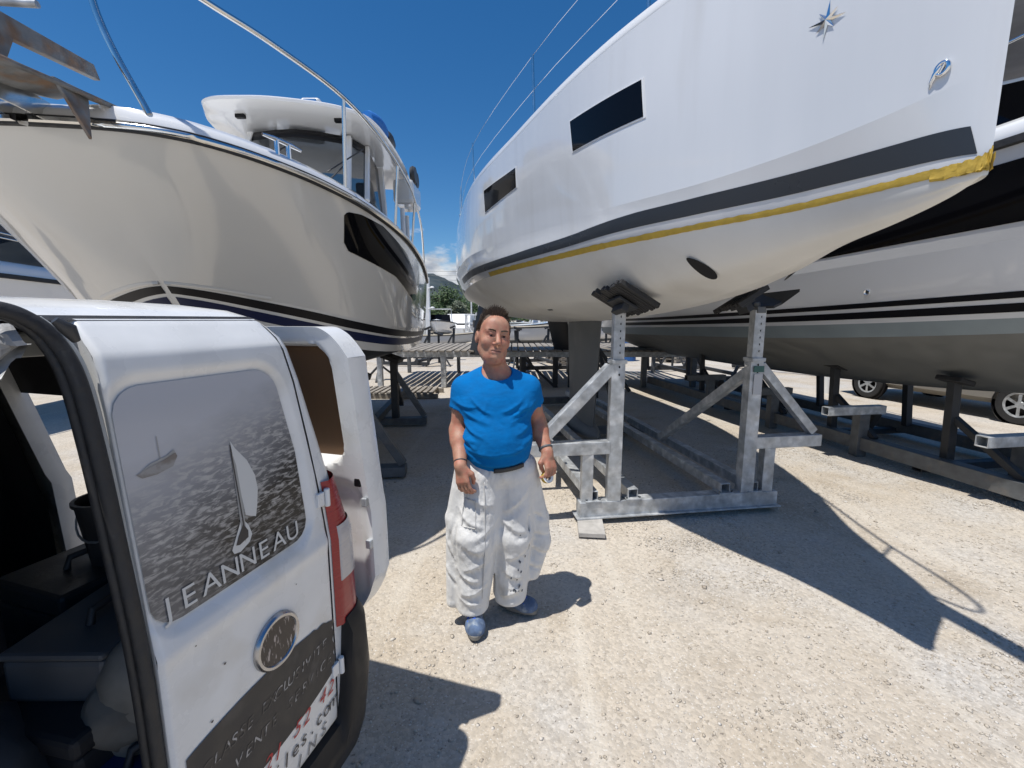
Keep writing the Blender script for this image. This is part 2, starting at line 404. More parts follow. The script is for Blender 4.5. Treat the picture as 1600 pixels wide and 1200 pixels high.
# the big motor yacht on the right, bow out of the picture
_l = [0, .05, .2, .5, 1.0, 1.8, 3.0, 4.8, 7.0, 9.2, 11.0]
n_ = len(_l)
_sb = [0, .12, .26, .45, .68, .92, 1.18, 1.42, 1.52, 1.52, 1.48]
_sz = [3.10, 3.10, 3.09, 3.07, 3.04, 2.99, 2.92, 2.83, 2.76, 2.72, 2.70]
_kb = [0, .06, .14, .27, .46, .74, 1.08, 1.36, 1.48, 1.48, 1.44]
_kzz = [2.42, 2.42, 2.41, 2.39, 2.36, 2.30, 2.22, 2.13, 2.06, 2.02, 2.0]
_pb = [0, .045, .11, .22, .39, .67, 1.00, 1.28, 1.40, 1.40, 1.36]
_pz = [2.06, 2.06, 2.05, 2.03, 1.99, 1.93, 1.855, 1.775, 1.71, 1.67, 1.65]
_cb = [0, .04, .09, .18, .33, .60, .93, 1.22, 1.33, 1.34, 1.32]
_cz = [1.82, 1.82, 1.81, 1.79, 1.755, 1.70, 1.625, 1.55, 1.50, 1.46, 1.44]
_kz = [1.74, 1.72, 1.67, 1.57, 1.41, 1.18, .96, .84, .80, .80, .82]
_gb = [0, .03, .075, .15, .28, .53, .86, 1.14, 1.25, 1.26, 1.24]
_gz = [1.79, 1.785, 1.77, 1.74, 1.69, 1.61, 1.50, 1.40, 1.35, 1.31, 1.29]
MOTORYACHT = Hull((5.3, .3), AX, mk_lines(_l, (0, _sb, _sz), (.25, _kb, _kzz), (.4, _pb, _pz), (.5, _cb, _cz), (.52, _gb, _gz), (.6, [0] * n_, _kz)), crease=(1, 3, 4))
# the smaller motor boat beyond the van on the far left
_l = [0, .05, .2, .5, 1.0, 1.8, 3.0, 4.5, 6.5]
n_ = len(_l)
_sb = [0, .12, .26, .45, .66, .9, 1.08, 1.16, 1.14]
_sz = [2.38, 2.38, 2.37, 2.36, 2.34, 2.30, 2.26, 2.22, 2.20]
_kb = [0, .05, .12, .25, .44, .70, .92, 1.02, 1.02]
_kzz = [1.86, 1.86, 1.85, 1.83, 1.80, 1.74, 1.68, 1.63, 1.60]
_cz = [1.66, 1.65, 1.63, 1.60, 1.54, 1.45, 1.37, 1.32, 1.30]
FARBOAT = Hull((-7.9, 3.3), AX, mk_lines(_l, (0, _sb, _sz), (.25, _kb, _kzz), (.35, [b * .9 for b in _kb], _cz), (.45, [0] * n_, [z - .35 for z in _cz])), crease=(1, 2))
# ------------------------------------------------------------------ ground, hills
def ground_material():
    m = bpy.data.materials.new('gravel_ground'); m.use_nodes = True; t = m.node_tree; b = t.nodes["Principled BSDF"]; L = t.links
    def N(k, **kw):
        n = t.nodes.new(k)
        for a, v in kw.items(): n.inputs[a].default_value = v
        return n
    co = t.nodes.new("ShaderNodeTexCoord")
    def noise_(scale, det=6, rough=.55):
        n = N("ShaderNodeTexNoise", Scale=scale, Detail=det, Roughness=rough); L.new(co.outputs['Object'], n.inputs['Vector']); return n.outputs[0]
    def ramp(src, a, b_):
        n = t.nodes.new("ShaderNodeMapRange"); n.inputs[1].default_value = a; n.inputs[2].default_value = b_; L.new(src, n.inputs[0]); return n.outputs[0]
    def mix(f, A, B, mode='MIX'):
        n = t.nodes.new("ShaderNodeMix"); n.data_type = 'RGBA'; n.blend_type = mode
        if isinstance(f, float): n.inputs['Factor'].default_value = f
        else: L.new(f, n.inputs['Factor'])
        for k, v in (('A', A), ('B', B)):
            if isinstance(v, tuple): n.inputs[k].default_value = (*v, 1)
            else: L.new(v, n.inputs[k])
        return n.outputs['Result']
    dust = mix(ramp(noise_(.55), .35, .68), (.475, .412, .328), (.415, .348, .264))
    dust = mix(ramp(noise_(.28, 4), .40, .62), dust, (.55, .50, .43))
    dust = mix(ramp(noise_(2.7), .42, .70), dust, (.515, .46, .385))
    dust = mix(ramp(noise_(1.3, 6, .6), .52, .72), dust, (.385, .325, .25))
    grav = mix(ramp(noise_(38, 3), .35, .65), (.55, .52, .475), (.42, .39, .35))
    c = mix(ramp(noise_(.9, 5, .62), .47, .66), dust, grav)
    # separate stones read as small cells of differing tone
    vo = t.nodes.new("ShaderNodeTexVoronoi"); vo.inputs['Scale'].default_value = 62; L.new(co.outputs['Object'], vo.inputs['Vector'])
    sepc = t.nodes.new("ShaderNodeSeparateColor"); L.new(vo.outputs['Color'], sepc.inputs[0])
    tone = t.nodes.new("ShaderNodeMapRange"); tone.inputs[3].default_value = .86; tone.inputs[4].default_value = 1.12; L.new(sepc.outputs[0], tone.inputs[0])
    vm = t.nodes.new("ShaderNodeVectorMath"); vm.operation = 'SCALE'; L.new(c, vm.inputs[0]); L.new(tone.outputs[0], vm.inputs['Scale'])
    fleck = ramp(noise_(95, 2), .62, .70)
    trk = t.nodes.new('ShaderNodeMapping'); trk.inputs['Scale'].default_value = (4.2, .22, 1); trk.inputs['Rotation'].default_value = (0, 0, R(-24)); L.new(co.outputs['Object'], trk.inputs[0])
    tn = N('ShaderNodeTexNoise', Scale=1.0, Detail=3.0); L.new(trk.outputs[0], tn.inputs['Vector'])
    trail = mix(ramp(tn.outputs[0], .60, .85), vm.outputs[0], (.60, .55, .47))
    c2 = mix(fleck, trail, (.63, .60, .55))
    dark = ramp(noise_(60, 2), .66, .74)
    c3 = mix(dark, c2, (.22, .19, .16))
    L.new(c3, b.inputs['Base Color']); b.inputs['Roughness'].default_value = .95; b.inputs['Specular IOR Level'].default_value = .15
    v2 = t.nodes.new("ShaderNodeTexVoronoi"); v2.inputs['Scale'].default_value = 85; L.new(co.outputs['Object'], v2.inputs['Vector'])
    def mth(op, a_, b_):
        n = t.nodes.new("ShaderNodeMath"); n.operation = op
        for i, q in enumerate((a_, b_)):
            if isinstance(q, (int, float)): n.inputs[i].default_value = q
            else: L.new(q, n.inputs[i])
        return n.outputs[0]
    h = mth('ADD', mth('MULTIPLY', vo.outputs['Distance'], -.55), mth('ADD', mth('MULTIPLY', v2.outputs['Distance'], -.35), mth('ADD', mth('MULTIPLY', noise_(160, 3), .35), mth('MULTIPLY', noise_(9, 4), .9))))
    bp = N("ShaderNodeBump", Strength=.5, Distance=.012); L.new(h, bp.inputs['Height']); L.new(bp.outputs[0], b.inputs['Normal'])
    return m
gmat = ground_material()
def gz(x, y):
    """gentle unevenness of the yard"""
    if y < -3 or y > 22 or abs(x) > 14: return 0.
    f = min(1, (y + 3) / 2, (22 - y) / 4, (14 - abs(x)) / 3)
    return f * (.012 * noise.noise((x * .8, y * .8, 1.3)) + .008 * noise.noise((x * 2.6, y * 2.6, 4.1)) - .008)
g = G()
xs = [-2500, -400, -80, -30, -16] + [i * .22 - 13.64 for i in range(125)] + [16, 30, 80, 400, 2500]
ys = [-400, -80, -20, -6] + [i * .22 - 3.08 for i in range(116)] + [30, 60, 200, 800, 3000]
g.grid([[(x, y, gz(x, y)) for x in xs] for y in ys])
struct(g.build('ground', gmat, smooth=180, fix=False))

# loose pebbles lying on the yard (nobody could count them)
def pebbles(name, n, box, smin, smax, m, seed, cluster=True, pw=2.2):
    rs = np.random.RandomState(seed)
    base = np.array([(1, 0, 0), (-1, 0, 0), (0, 1, 0), (0, -1, 0), (0, 0, 1), (.1, .1, -1), (.62, .6, .35), (-.6, .55, .4), (.5, -.66, .42), (-.55, -.6, .3)], float)
    fc = np.array([(0, 6, 4), (6, 2, 4), (2, 7, 4), (7, 1, 4), (1, 9, 4), (9, 3, 4), (3, 8, 4), (8, 0, 4), (0, 2, 6), (2, 1, 7), (1, 3, 9), (3, 0, 8), (0, 5, 2), (2, 5, 1), (1, 5, 3), (3, 5, 0)])
    pts = []
    while len(pts) < n:
        # denser near the camera, where single stones show
        x = rs.uniform(box[0], box[1]); y = box[2] + (box[3] - box[2]) * rs.uniform() ** 1.5
        if cluster:
            d = noise.noise((x * 1.1, y * 1.1, 7.7)) + .55 * noise.noise((x * 3.4, y * 3.4, 2.2))
            side = min(1., max(0., (x - .1) / 1.6))
            if rs.uniform() > (.10 + max(0, d) * 1.7) * (.30 + .9 * side): continue
        pts.append((x, y))
    V = np.empty((n * 10, 3)); F = np.empty((n * 16, 3), int)
    for i, (x, y) in enumerate(pts):
        s = smin + (smax - smin) * rs.uniform() ** pw
        a = rs.uniform(0, 6.28); c_, s_ = math.cos(a), math.sin(a)
        q = base * (1 + rs.uniform(-.28, .28, (10, 3))) * (s, s * rs.uniform(.55, .95), s * rs.uniform(.35, .65))
        V[i * 10:i * 10 + 10, 0] = q[:, 0] * c_ - q[:, 1] * s_ + x; V[i * 10:i * 10 + 10, 1] = q[:, 0] * s_ + q[:, 1] * c_ + y
        V[i * 10:i * 10 + 10, 2] = q[:, 2] + gz(x, y) + s * .12
        F[i * 16:i * 16 + 16] = fc + i * 10
    me = bpy.data.meshes.new(name); me.vertices.add(n * 10); me.vertices.foreach_set('co', V.ravel())
    me.loops.add(n * 48); me.loops.foreach_set('vertex_index', F.ravel()); me.polygons.add(n * 16)
    me.polygons.foreach_set('loop_start', np.arange(0, n * 48, 3)); me.update(calc_edges=True); me.validate()
    me.materials.append(m)
    return finish(me, name)
def stone_mat():
    m = bpy.data.materials.new('limestone_chips'); m.use_nodes = True; t = m.node_tree; b = t.nodes["Principled BSDF"]
    gm = t.nodes.new("ShaderNodeNewGeometry"); cr_ = t.nodes.new("ShaderNodeValToRGB"); t.links.new(gm.outputs['Random Per Island'], cr_.inputs[0])
    e = cr_.color_ramp.elements; e[0].color = (.37, .32, .26, 1); e[1].color = (.64, .60, .54, 1)
    k = cr_.color_ramp.elements.new(.35); k.color = (.49, .43, .345, 1); k = cr_.color_ramp.elements.new(.7); k.color = (.54, .485, .41, 1)
    t.links.new(cr_.outputs[0], b.inputs['Base Color']); b.inputs['Roughness'].default_value = .9; b.inputs['Specular IOR Level'].default_value = .2
    return m
stone = stone_mat()
stuff(pebbles('gravel', 60000, (-2.2, 5.2, .75, 6.2), .0025, .0105, stone, 3), 'loose pale limestone gravel scattered over the yard', 'gravel')
stuff(pebbles('coarse_gravel', 750, (-1.4, 5.5, .8, 6.0), .010, .024, stone, 5, pw=3.0), 'larger pale stones scattered among the gravel', 'gravel')

# wooded hill far behind the yard, distance haze mixed into its blue-grey colour
hillm = mat('hazy_hill_woods', (.045, .064, .072), .95, var=.45, vs_=.012, col2=(.066, .08, .084), thr=(.45, .6), spec=.05)
g = G(); rows = []
prof = [(-900, 60), (-560, 105), (-400, 178), (-300, 160), (-250, 147), (-200, 127), (-143, 106), (-60, 96), (40, 88), (120, 82), (260, 70), (420, 52), (640, 66), (900, 40)]
for j in range(14):
    f = j / 13; row = []
    for i in range(161):
        x = -900 + 1800 * i / 160
        h = interp(x, [p[0] for p in prof], [p[1] for p in prof]) * 1.0
        z = h * math.sin(f * math.pi / 2) + (9 * noise.fractal((x * .018, j * .6, 3.), 1., 2., 4) + 3.5 * noise.noise((x * .11, j * 2.1, .2))) * min(1, f * 2)
        row.append((x, 1080 + 420 * f, max(z, -1)))
    rows.append(row)
g.grid(rows)
struct(g.build('hill', hillm, smooth=180))
# ------------------------------------------------------------------ white cruising yacht
Y = YACHT
root = thing('sailing_yacht', 'large white sailing yacht with star emblem, charcoal stripe and yellow tape line, on the cradle', 'sailboat', (1.2, 4.5, 0))
us = [(i / 90) ** 1.15 for i in range(91)]
Y.skin(0, 2, 90, 18, us).build('topsides', yachtgel, root, smooth=60)
Y.skin(2, 3, 90, 8, us).build('lower_topsides', yachtgel, root, smooth=60)
Y.skin(3, 6, 90, 20, us).build('bottom', primer, root, smooth=60)
# transom, deck and bulwark cap
g = G(); ring = [Y.P(1, t, 1) for t in np.linspace(0, 6, 25)] + [Y.P(1, t, -1) for t in np.linspace(6, 0, 25)][1:]
g.add(ring, [tuple(range(len(ring)))]); g.build('transom', gel, root)
def inset(H, u, side, off, dz):
    q = H.loc(u, 0); return H.world((q[0] + (.12 * off if u < .05 else 0), max(q[1] - off, 0), q[2] + dz), side)
g = G()
for sd in (1, -1):
    g.grid([[inset(Y, u, sd, 0, 0), inset(Y, u, sd, -.004, .012), inset(Y, u, sd, .02, .065), inset(Y, u, sd, .10, .085), inset(Y, u, sd, .14, .05)] for u in us], flip=sd > 0)
g.build('gunwale', gel, root, smooth=50)
g = G()
g.grid([[inset(Y, u, 1, .13, .05)] + [Y.world((Y.loc(u, 0)[0], max(Y.loc(u, 0)[1] - .13, 0) * k, Y.loc(u, 0)[2] + .05 + .05 * (1 - k * k)), 1) for k in (.5, 0, -.5)] + [inset(Y, u, -1, .13, .05)] for u in us])
g.build('deck', gel, root, smooth=50)
g = G(); c = Y.world((5.6, 0, 3.1)); D_ = Y.D; N_ = Y.N
def yb(l, b, z): return Y.world((l, b, z))
cab = [[yb(2.6, .25 * k, 3.25) for k in (-1, -.5, 0, .5, 1)], [yb(3.1, .62 * k, 3.55 - .05 * k * k) for k in (-1, -.5, 0, .5, 1)], [yb(5.0, .85 * k, 3.68 - .06 * k * k) for k in (-1, -.5, 0, .5, 1)], [yb(6.6, .9 * k, 3.70 - .06 * k * k) for k in (-1, -.5, 0, .5, 1)]]
g.grid(cab); g.grid([[cab[i][-1] for i in range(4)], [yb(l, b, 3.16) for l, b in ((2.6, .3), (3.1, .8), (5, 1.02), (6.6, 1.05))]]); g.grid([[cab[i][0] for i in range(4)], [yb(l, -b, 3.16) for l, b in ((2.6, .3), (3.1, .8), (5, 1.02), (6.6, 1.05))]])
g.grid([cab[3], [yb(6.62, 1.05 * k, 3.1) for k in (-1, -.5, 0, .5, 1)]])
g.build('coachroof', gel, root, smooth=40)
# charcoal stripe, both sides
ST0 = lambda f: float(np.interp(.089 + f * .72, [.089, .255, .352, .401, .476, .577, .63, .81], [2.47, 2.35, 2.285, 2.29, 2.41, 2.52, 2.54, 2.54]))
ST1 = lambda f: float(np.interp(.065 + f * .745, [.065, .258, .352, .401, .476, .58, .63, .81], [2.775, 2.68, 2.67, 2.67, 2.72, 2.775, 2.79, 2.79]))
for sd in (1, -1):
    g = G(); A = []
    for i in range(81):
        f = i / 80; A.append([Y.P((.089 * (1 - k) + .065 * k) * (1 - f) + .81 * f, ST0(f) * (1 - k) + ST1(f) * k, sd, .0022) for k in (0, .25, .5, .75, 1)])
    g.grid(A);
    g.build('hull_stripe', stripe_ch, root, smooth=60)
# yellow masking tape on the waterline, with a crumpled wad at the stem
for sd in (1, -1):
    rs = random.Random(3); A = []
    for i in range(141):
        f = i / 140; u = .03 + .62 * f; w = .062 + .008 * rs.uniform(-1, 1); t0 = 2.955 - .02 * math.sin(f * 9)
        A.append([Y.P(u, t0 - w * 1.4, sd, .0025), Y.P(u, t0, sd, .004), Y.P(u, t0 + w * .9, sd, .0025)])
    g = G(); g.grid(A); g.build('masking_tape', tape_y, root, smooth=60)
g = G(); rs = random.Random(11)
for k in range(5):
    A = []
    for i in range(15):
        u = .0 + .150 * i / 14 * (1 - .15 * k); row = []
        for j in range(5):
            t = 2.86 - .035 * k * (1 - i / 14) + .055 * j + .02 * math.sin(i * 1.7 + k * 2)
            row.append(Y.P(u, t, 1, .004 + .003 * k + .005 * rs.uniform(0, 1)))
        A.append(row)
    g.grid(A)
A = []
for i in range(8):
    A.append([Y.P(.07 * i / 7, t, -1, .006 + .004 * rs.uniform(0, 1)) for t in (2.78, 2.86, 2.95, 3.05)])
g.grid(A)
g.build('tape_wad', tape_y, root, smooth=30)
# hull windows (frame + pane), both sides
for sd in (1, -1):
    for c in ([(.401, .65), (.479, .55), (.476, 1.0), (.398, 1.075)], [(.563, .575), (.641, .5), (.638, 1.075), (.563, .975)]):
        cu = sum(q[0] for q in c) / 4; ct = sum(q[1] for q in c) / 4
        big = [(cu + (q[0] - cu) * 1.04, ct + (q[1] - ct) * 1.08) for q in c]
        o = Y.quad(big, 8, 4, .004, sd, .01).build('window', gel, root, smooth=40)
        Y.quad(c, 8, 4, .0065, sd, .006).build('pane', glass_bk, o, smooth=40)
# bow thruster tunnel: flat black ellipse painted for the dark of its opening
def hull_disc(H, u, t, side, ru, rv, off, nseg=28, e=None):
    p = H.P(u, t, side); n = H.normal(u, t, side); a = (H.P(u + .004, t, side) - H.P(u - .004, t, side)).normalized(); b = n.cross(a).normalized()
    return p, n, a, b
for sd in (1, -1):
    p, n, a, b = hull_disc(Y, .372, 3.92, sd, 0, 0, 0)
    g = G(); prof = [(.088, .0), (.088, .006), (.078, .008), (.076, -.02)]
    M_ = Matrix((a, b, n)).transposed().to_4x4(); M_.translation = p
    hl_ = (Y.P(.375, 3.52, sd) - Y.P(.367, 4.40, sd)); rl2 = hl_.length / 2; ax_ = hl_.normalized(); p = Y.P(.371, 3.93, sd); ay_ = n.cross(ax_).normalized()
    M_ = Matrix((ax_, ay_, n)).transposed().to_4x4(); M_.translation = p
    g.add([M_ @ Vector((rl2 * math.cos(t), rl2 * .40 * math.sin(t) * (1 - .25 * math.cos(t)), .0035)) for t in np.linspace(0, 2 * math.pi, 33)[:-1]], [tuple(range(32))])
    g.build('thruster_tunnel', stripe_bk, root, smooth=40)
# eight-pointed star emblem, ridged, in polished steel
p, n, a, b = hull_disc(Y, .258, 1.10, 1, 0, 0, 0)
up = (Vector((0, 0, 1)) - n * n.z).normalized(); rt = up.cross(n).normalized()
g = G(); vs = [p + n * .013]; K = 16
tips = {0: .070, 2: .050, 4: .070, 6: .048, 8: .072, 10: .048, 12: .070, 14: .050}
for k in range(K):
    an = 2 * math.pi * k / K + .12; r_ = tips.get(k, .019)
    vs.append(p + (up * math.cos(an) + rt * math.sin(an)) * r_ + n * (.004 if k % 2 == 0 else .003))
g.add(vs, [(0, 1 + k, 1 + (k + 1) % K) for k in range(K)])
g.build('star_emblem', chrome, root)
# bow eye: polished oval ring with a tapering tail
p, n, a, b = hull_disc(Y, .145, 1.88, 1, 0, 0, 0)
up = (Vector((0, 0, 1)) - n * n.z).normalized(); rt = up.cross(n).normalized()
g = G(); dv = (up * .85 + rt * .35).normalized(); pv = n.cross(dv); k_ = .56
g.tube([p + dv * (.018 + .034 * math.cos(t)) * k_ + pv * (.026 * math.sin(t)) * k_ + n * .006 for t in [2 * math.pi * i / 20 for i in range(20)]], .0075, 8, closed=True)
g.tube([p + (dv * .03 + pv * .012) * k_ + n * .005, p + (dv * -.01 + pv * .02) * k_ + n * .006, p + (dv * -.055 + pv * .02) * k_ + n * .004, p + (dv * -.085 + pv * .012) * k_ + n * .002], [.008, .009, .006, .0015], 8)
g.tube([p + dv * .045 * k_ + n * .008, p - dv * .005 * k_ + n * .008], .005, 6)
g.build('bow_eye', chrome, root, smooth=60)
# keel and twin rudders
def foil(pts_top, pts_bot, th, n=14):
    """loft between two chord lines (lead, trail) with a foil section"""
    rows = []
    for k in range(9):
        f = k / 8; a_ = Vector(pts_top[0]).lerp(Vector(pts_bot[0]), f); b_ = Vector(pts_top[1]).lerp(Vector(pts_bot[1]), f)
        d = b_ - a_; s = Vector((-d.y, d.x, 0)).normalized(); row = []
        for i in range(n): x = i / n; row.append(a_ + d * x + s * th * 2.9 * (.55 * math.sqrt(x) * (1 - x) + .12 * x * (1 - x)))
        for i in range(n): x = 1 - i / n; row.append(a_ + d * x - s * th * 2.9 * (.55 * math.sqrt(x) * (1 - x) + .12 * x * (1 - x)))
        rows.append(row)
    g = G(); g.grid(rows, wrap=True); g.add(rows[-1], [tuple(range(len(rows[-1])))]); return g
foil((yb(3.55, 0, 1.66), yb(4.95, 0, 1.62)), (yb(3.75, 0, .30), yb(4.75, 0, .30)), .10).build('keel', keelgrey, root, smooth=50)
g = G()
bulb = [[yb(3.55 + 1.35 * f, .16 * math.sin(t) * math.sin(math.pi * f) ** .6, .24 + .13 * math.cos(t) * math.sin(math.pi * f) ** .6) for t in [2 * math.pi * k / 16 for k in range(16)]] for f in np.linspace(.001, .999, 14)]
g.grid(bulb, wrap=True); g.build('keel_bulb', keelgrey, root, smooth=80)
for sd in (1, -1):
    foil((yb(8.75, .78 * sd - .20, 2.02), yb(9.25, .78 * sd + .20, 2.02)), (yb(8.92, 1.06 * sd - .17, .80), yb(9.28, 1.06 * sd + .17, .80)), .06).build('rudder', antif_black, root, smooth=50)
# pulpit at the bow, stanchions, lifelines, pushpit
g = G()
pl = [yb(1.5, .50, 3.98), yb(.6, .24, 4.0), yb(.05, .12, 4.02), yb(-.15, 0, 4.02), yb(.05, -.12, 4.02), yb(.6, -.24, 4.0), yb(1.5, -.50, 3.98)]
g.tube(spline(pl, 6), .0125, 8)
for l, b in ((1.5, .50), (.55, .21), (.55, -.21), (1.5, -.50)): g.tube([yb(l, b, 3.36), yb(l, b * 1.05, 3.98)], .0125, 8)
g.build('pulpit', steel_ss, root, smooth=60)
for sd in (1, -1):
    for l, b in ((2.62, .97), (4.5, 1.36), (6.3, 1.45)):
        g = G(); g.tube([yb(l, b * sd, 3.2), yb(l + .01, (b + .02) * sd, 3.78)], .011, 8); g.build('stanchion', steel_ss, root, smooth=60)
    for z in (3.77, 3.50):
        g = G(); g.tube(spline([yb(1.5, .50 * sd, z + .19), yb(2.62, .99 * sd, z), yb(4.5, 1.38 * sd, z - .03), yb(6.3, 1.47 * sd, z - .05), yb(8.3, 1.42 * sd, z - .07)], 4), .0022, 5); g.build('lifeline', steel_ss, root)
    g = G(); g.tube(spline([yb(8.3, 1.40 * sd, 3.1), yb(8.3, 1.42 * sd, 3.72), yb(8.5, 1.42 * sd, 3.80), yb(9.8, 1.34 * sd, 3.80), yb(9.95, 1.25 * sd, 3.78), yb(9.95, .6 * sd, 3.78)], 5), .0135, 8)
    g.tube([yb(9.3, 1.38 * sd, 3.05), yb(9.3, 1.38 * sd, 3.8)], .0125, 8)
    g.tube([yb(8.32, 1.41 * sd, 3.45), yb(9.9, 1.32 * sd, 3.45)], .0125, 8); g.build('pushpit', steel_ss, root, smooth=60)
# bow roller and short bowsprit
g = G(); g.prism([yb(.5, .07, 3.42), yb(-.42, .055, 3.44), yb(-.50, .04, 3.40), yb(-.42, .04, 3.36), yb(.1, .05, 3.30), yb(.5, .07, 3.34)], (0, 0, 0), -N_ * .12)
g.build('bow_roller', steel_ss, root, bevel=.008)
# small through-hull fittings on the bottom
for u, t in ((.60, 4.2),):
    p, n, a, b = hull_disc(Y, u, t, 1, 0, 0, 0); g = G(); g.prism([p + a * .05 + b * .012, p - a * .05 + b * .012, p - a * .05 - b * .012, p + a * .05 - b * .012], n * 0, n * .006)
    g.build('water_inlet', antif_grey, root)

# ------------------------------------------------------------------ cream motor cruiser over the van
H = CRUISER
root = thing('motor_cruiser', 'cream motor cruiser with hardtop and navy stripe, its bow above the van', 'motorboat', (-2.6, 5.5, 0))
us = [(i / 90) ** 1.1 for i in range(91)]
H.skin(0, 2, 90, 18, us).build('topsides', gelcream, root, smooth=60)
H.skin(2, 3, 90, 6, us).build('lower_topsides', gelcream, root, smooth=60)
H.skin(3, 4, 90, 8, us).build('bottom', antif_black, root, smooth=60)
g = G(); ring = [H.P(1, t, 1) for t in np.linspace(0, 4, 17)] + [H.P(1, t, -1) for t in np.linspace(4, 0, 17)][1:]
g.add(ring, [tuple(range(len(ring)))]); g.build('transom', gelcream, root)
def hw(l, b, z): return H.world((l, -b, z))          # b positive = the side towards the yacht
for sd in (1, -1):
    H.patch(.03, .97, lambda f: 2.02 + .22 * f * f, lambda f: 2.27 + .22 * f * f, 70, 2, .002, sd).build('black_stripe', stripe_bk, root, smooth=60)
    H.patch(.05, .97, lambda f: 2.38 + .16 * f * f, lambda f: 2.66 + .16 * f * f, 70, 2, .002, sd).build('navy_stripe', stripe_nv, root, smooth=60)
# rubbing strake: dark band with a steel strip
g = G(); g2 = G()
for sd in (1, -1):
    A = []; B = []
    for u in us:
        q = H.loc(u, 0); f = lambda o, dz: H.world((q[0] - (o * 1.0 if u < .12 else o * .4 if u < .3 else 0), q[1] + o, q[2] + dz), sd)
        A.append([f(0, -.022), f(.018, -.02), f(.024, -.004), f(.024, .022), f(0, .03)]); B.append([f(.024, -.012), f(.036, -.006), f(.036, .010), f(.024, .016)])
    g.grid(A); g2.grid(B)
rb = g.build('rubbing_strake', rubber, root, smooth=60); g2.build('steel_strip', steel_ss, rb, smooth=60)
# raised toe and side deck
def ins(u, sd, off, dz):
    q = H.loc(u, 0); return H.world((q[0] + (off * .9 if u < .15 else off * .3), max(q[1] - off, 0), q[2] + dz), sd)
g = G()
for sd in (1, -1): g.grid([[ins(u, sd, -.002, .028), ins(u, sd, .008, .055), ins(u, sd, .05, .095), ins(u, sd, .12, .10), ins(u, sd, .2, .06)] for u in us])
g.build('toe_rail', gel, root, smooth=50)
g = G(); g.grid([[ins(u, 1, .19, .06)] + [Vector(ins(u, 1, .19, .06)).lerp(Vector(ins(u, -1, .19, .06)), k) + Vector((0, 0, .05 * math.sin(math.pi * k))) for k in (.25, .5, .75)] + [ins(u, -1, .19, .06)] for u in us])
g.build('deck', gel, root, smooth=50)
# long black side window
for sd in (1, -1):
    top = lambda f: float(np.interp(f, [0, .03, .15, .37, .71, .95, 1], [.30, .22, .15, .11, .29, .70, .98]))
    bot = lambda f: float(np.interp(f, [0, .045, .3, .55, .93, 1], [.74, .86, .90, .95, 1.29, 1.24]))
    H.patch(.537, .74, top, bot, 46, 10, .004, sd, .008).build('side_window', glass_bk, root, smooth=50)
# spray rails near the stem
for sd in (1, -1):
    g = G(); A = []
    for i in range(25):
        u = .03 + .40 * i / 24; A.append([H.P(u, 1.93, sd, .001), H.P(u, 1.965, sd, .010), H.P(u, 1.995, sd, .001)])
    g.grid(A); g.build('spray_rail', gelcream, root, smooth=60)
# bow rail of bent stainless tube
rail = [(4.0, 1.30, 2.88), (3.2, 1.335, 2.93), (2.41, 1.34, 2.97), (1.49, 1.265, 3.01), (.89, 1.13, 3.05), (.43, .90, 3.08), (.20, .72, 3.11), (.07, .56, 3.16), (.01, .44, 3.19), (.02, .33, 3.17), (.05, .285, 3.06), (.06, .33, 2.86), (.07, .46, 2.56)]
for sd in (1, -1):
    g = G(); g.tube(spline([hw(4.9, 1.24 * sd, 2.40), hw(4.5, 1.27 * sd, 2.7)] + [hw(l, b * sd, z) for l, b, z in rail], 6), .0145, 10)
    br = g.build('bow_rail', steel_ss, root, smooth=60)
    for l, b, l2, b2, zt in ((.90, 1.13, .98, 1.09, 3.05), (1.95, 1.31, 2.0, 1.26, 2.985), (3.0, 1.335, 3.05, 1.28, 2.94),):
        g = G(); g.tube([hw(l, b * sd, zt), hw(l2, b2 * sd, 2.45)], .0125, 10); g.lathe([(.03, 0), (.03, .012), (.014, .02), (.014, .03)], 14, Matrix.Translation(hw(l2, b2 * sd, 2.50 if l < 1.5 else 2.46)))
        g.build('stanchion', steel_ss, br, smooth=60)
# cleat
for sd in (1, -1):
    g = G(); c = hw(.50, .88 * sd, 2.565); d1 = (hw(.68, .97 * sd, 2.565) - c).normalized()
    g.tube([c - d1 * .13 + Vector((0, 0, .05)), c - d1 * .06 + Vector((0, 0, .055)), c + d1 * .06 + Vector((0, 0, .055)), c + d1 * .13 + Vector((0, 0, .05))], [.008, .013, .013, .008], 8)
    for k in (-.04, .04): g.tube([c + d1 * k - Vector((0, 0, .04)), c + d1 * k + Vector((0, 0, .055))], .013, 8)
    g.build('cleat', chrome, root, smooth=60)
# hatch dome and coaming forward of the windscreen
g = G()
rings = []
for f, z in ((1, 2.46), (.97, 2.60), (.9, 2.68), (.6, 2.71), (.0, 2.72)):
    rings.append([hw(1.05 + .60 * f * math.cos(t) * (1 if math.cos(t) < 0 else 2.6), .25 + .50 * f * math.sin(t) * 1.15, z) for t in [2 * math.pi * k / 24 for k in range(24)]])
g.grid(rings, wrap=True); g.build('coachroof', gel, root, smooth=50)
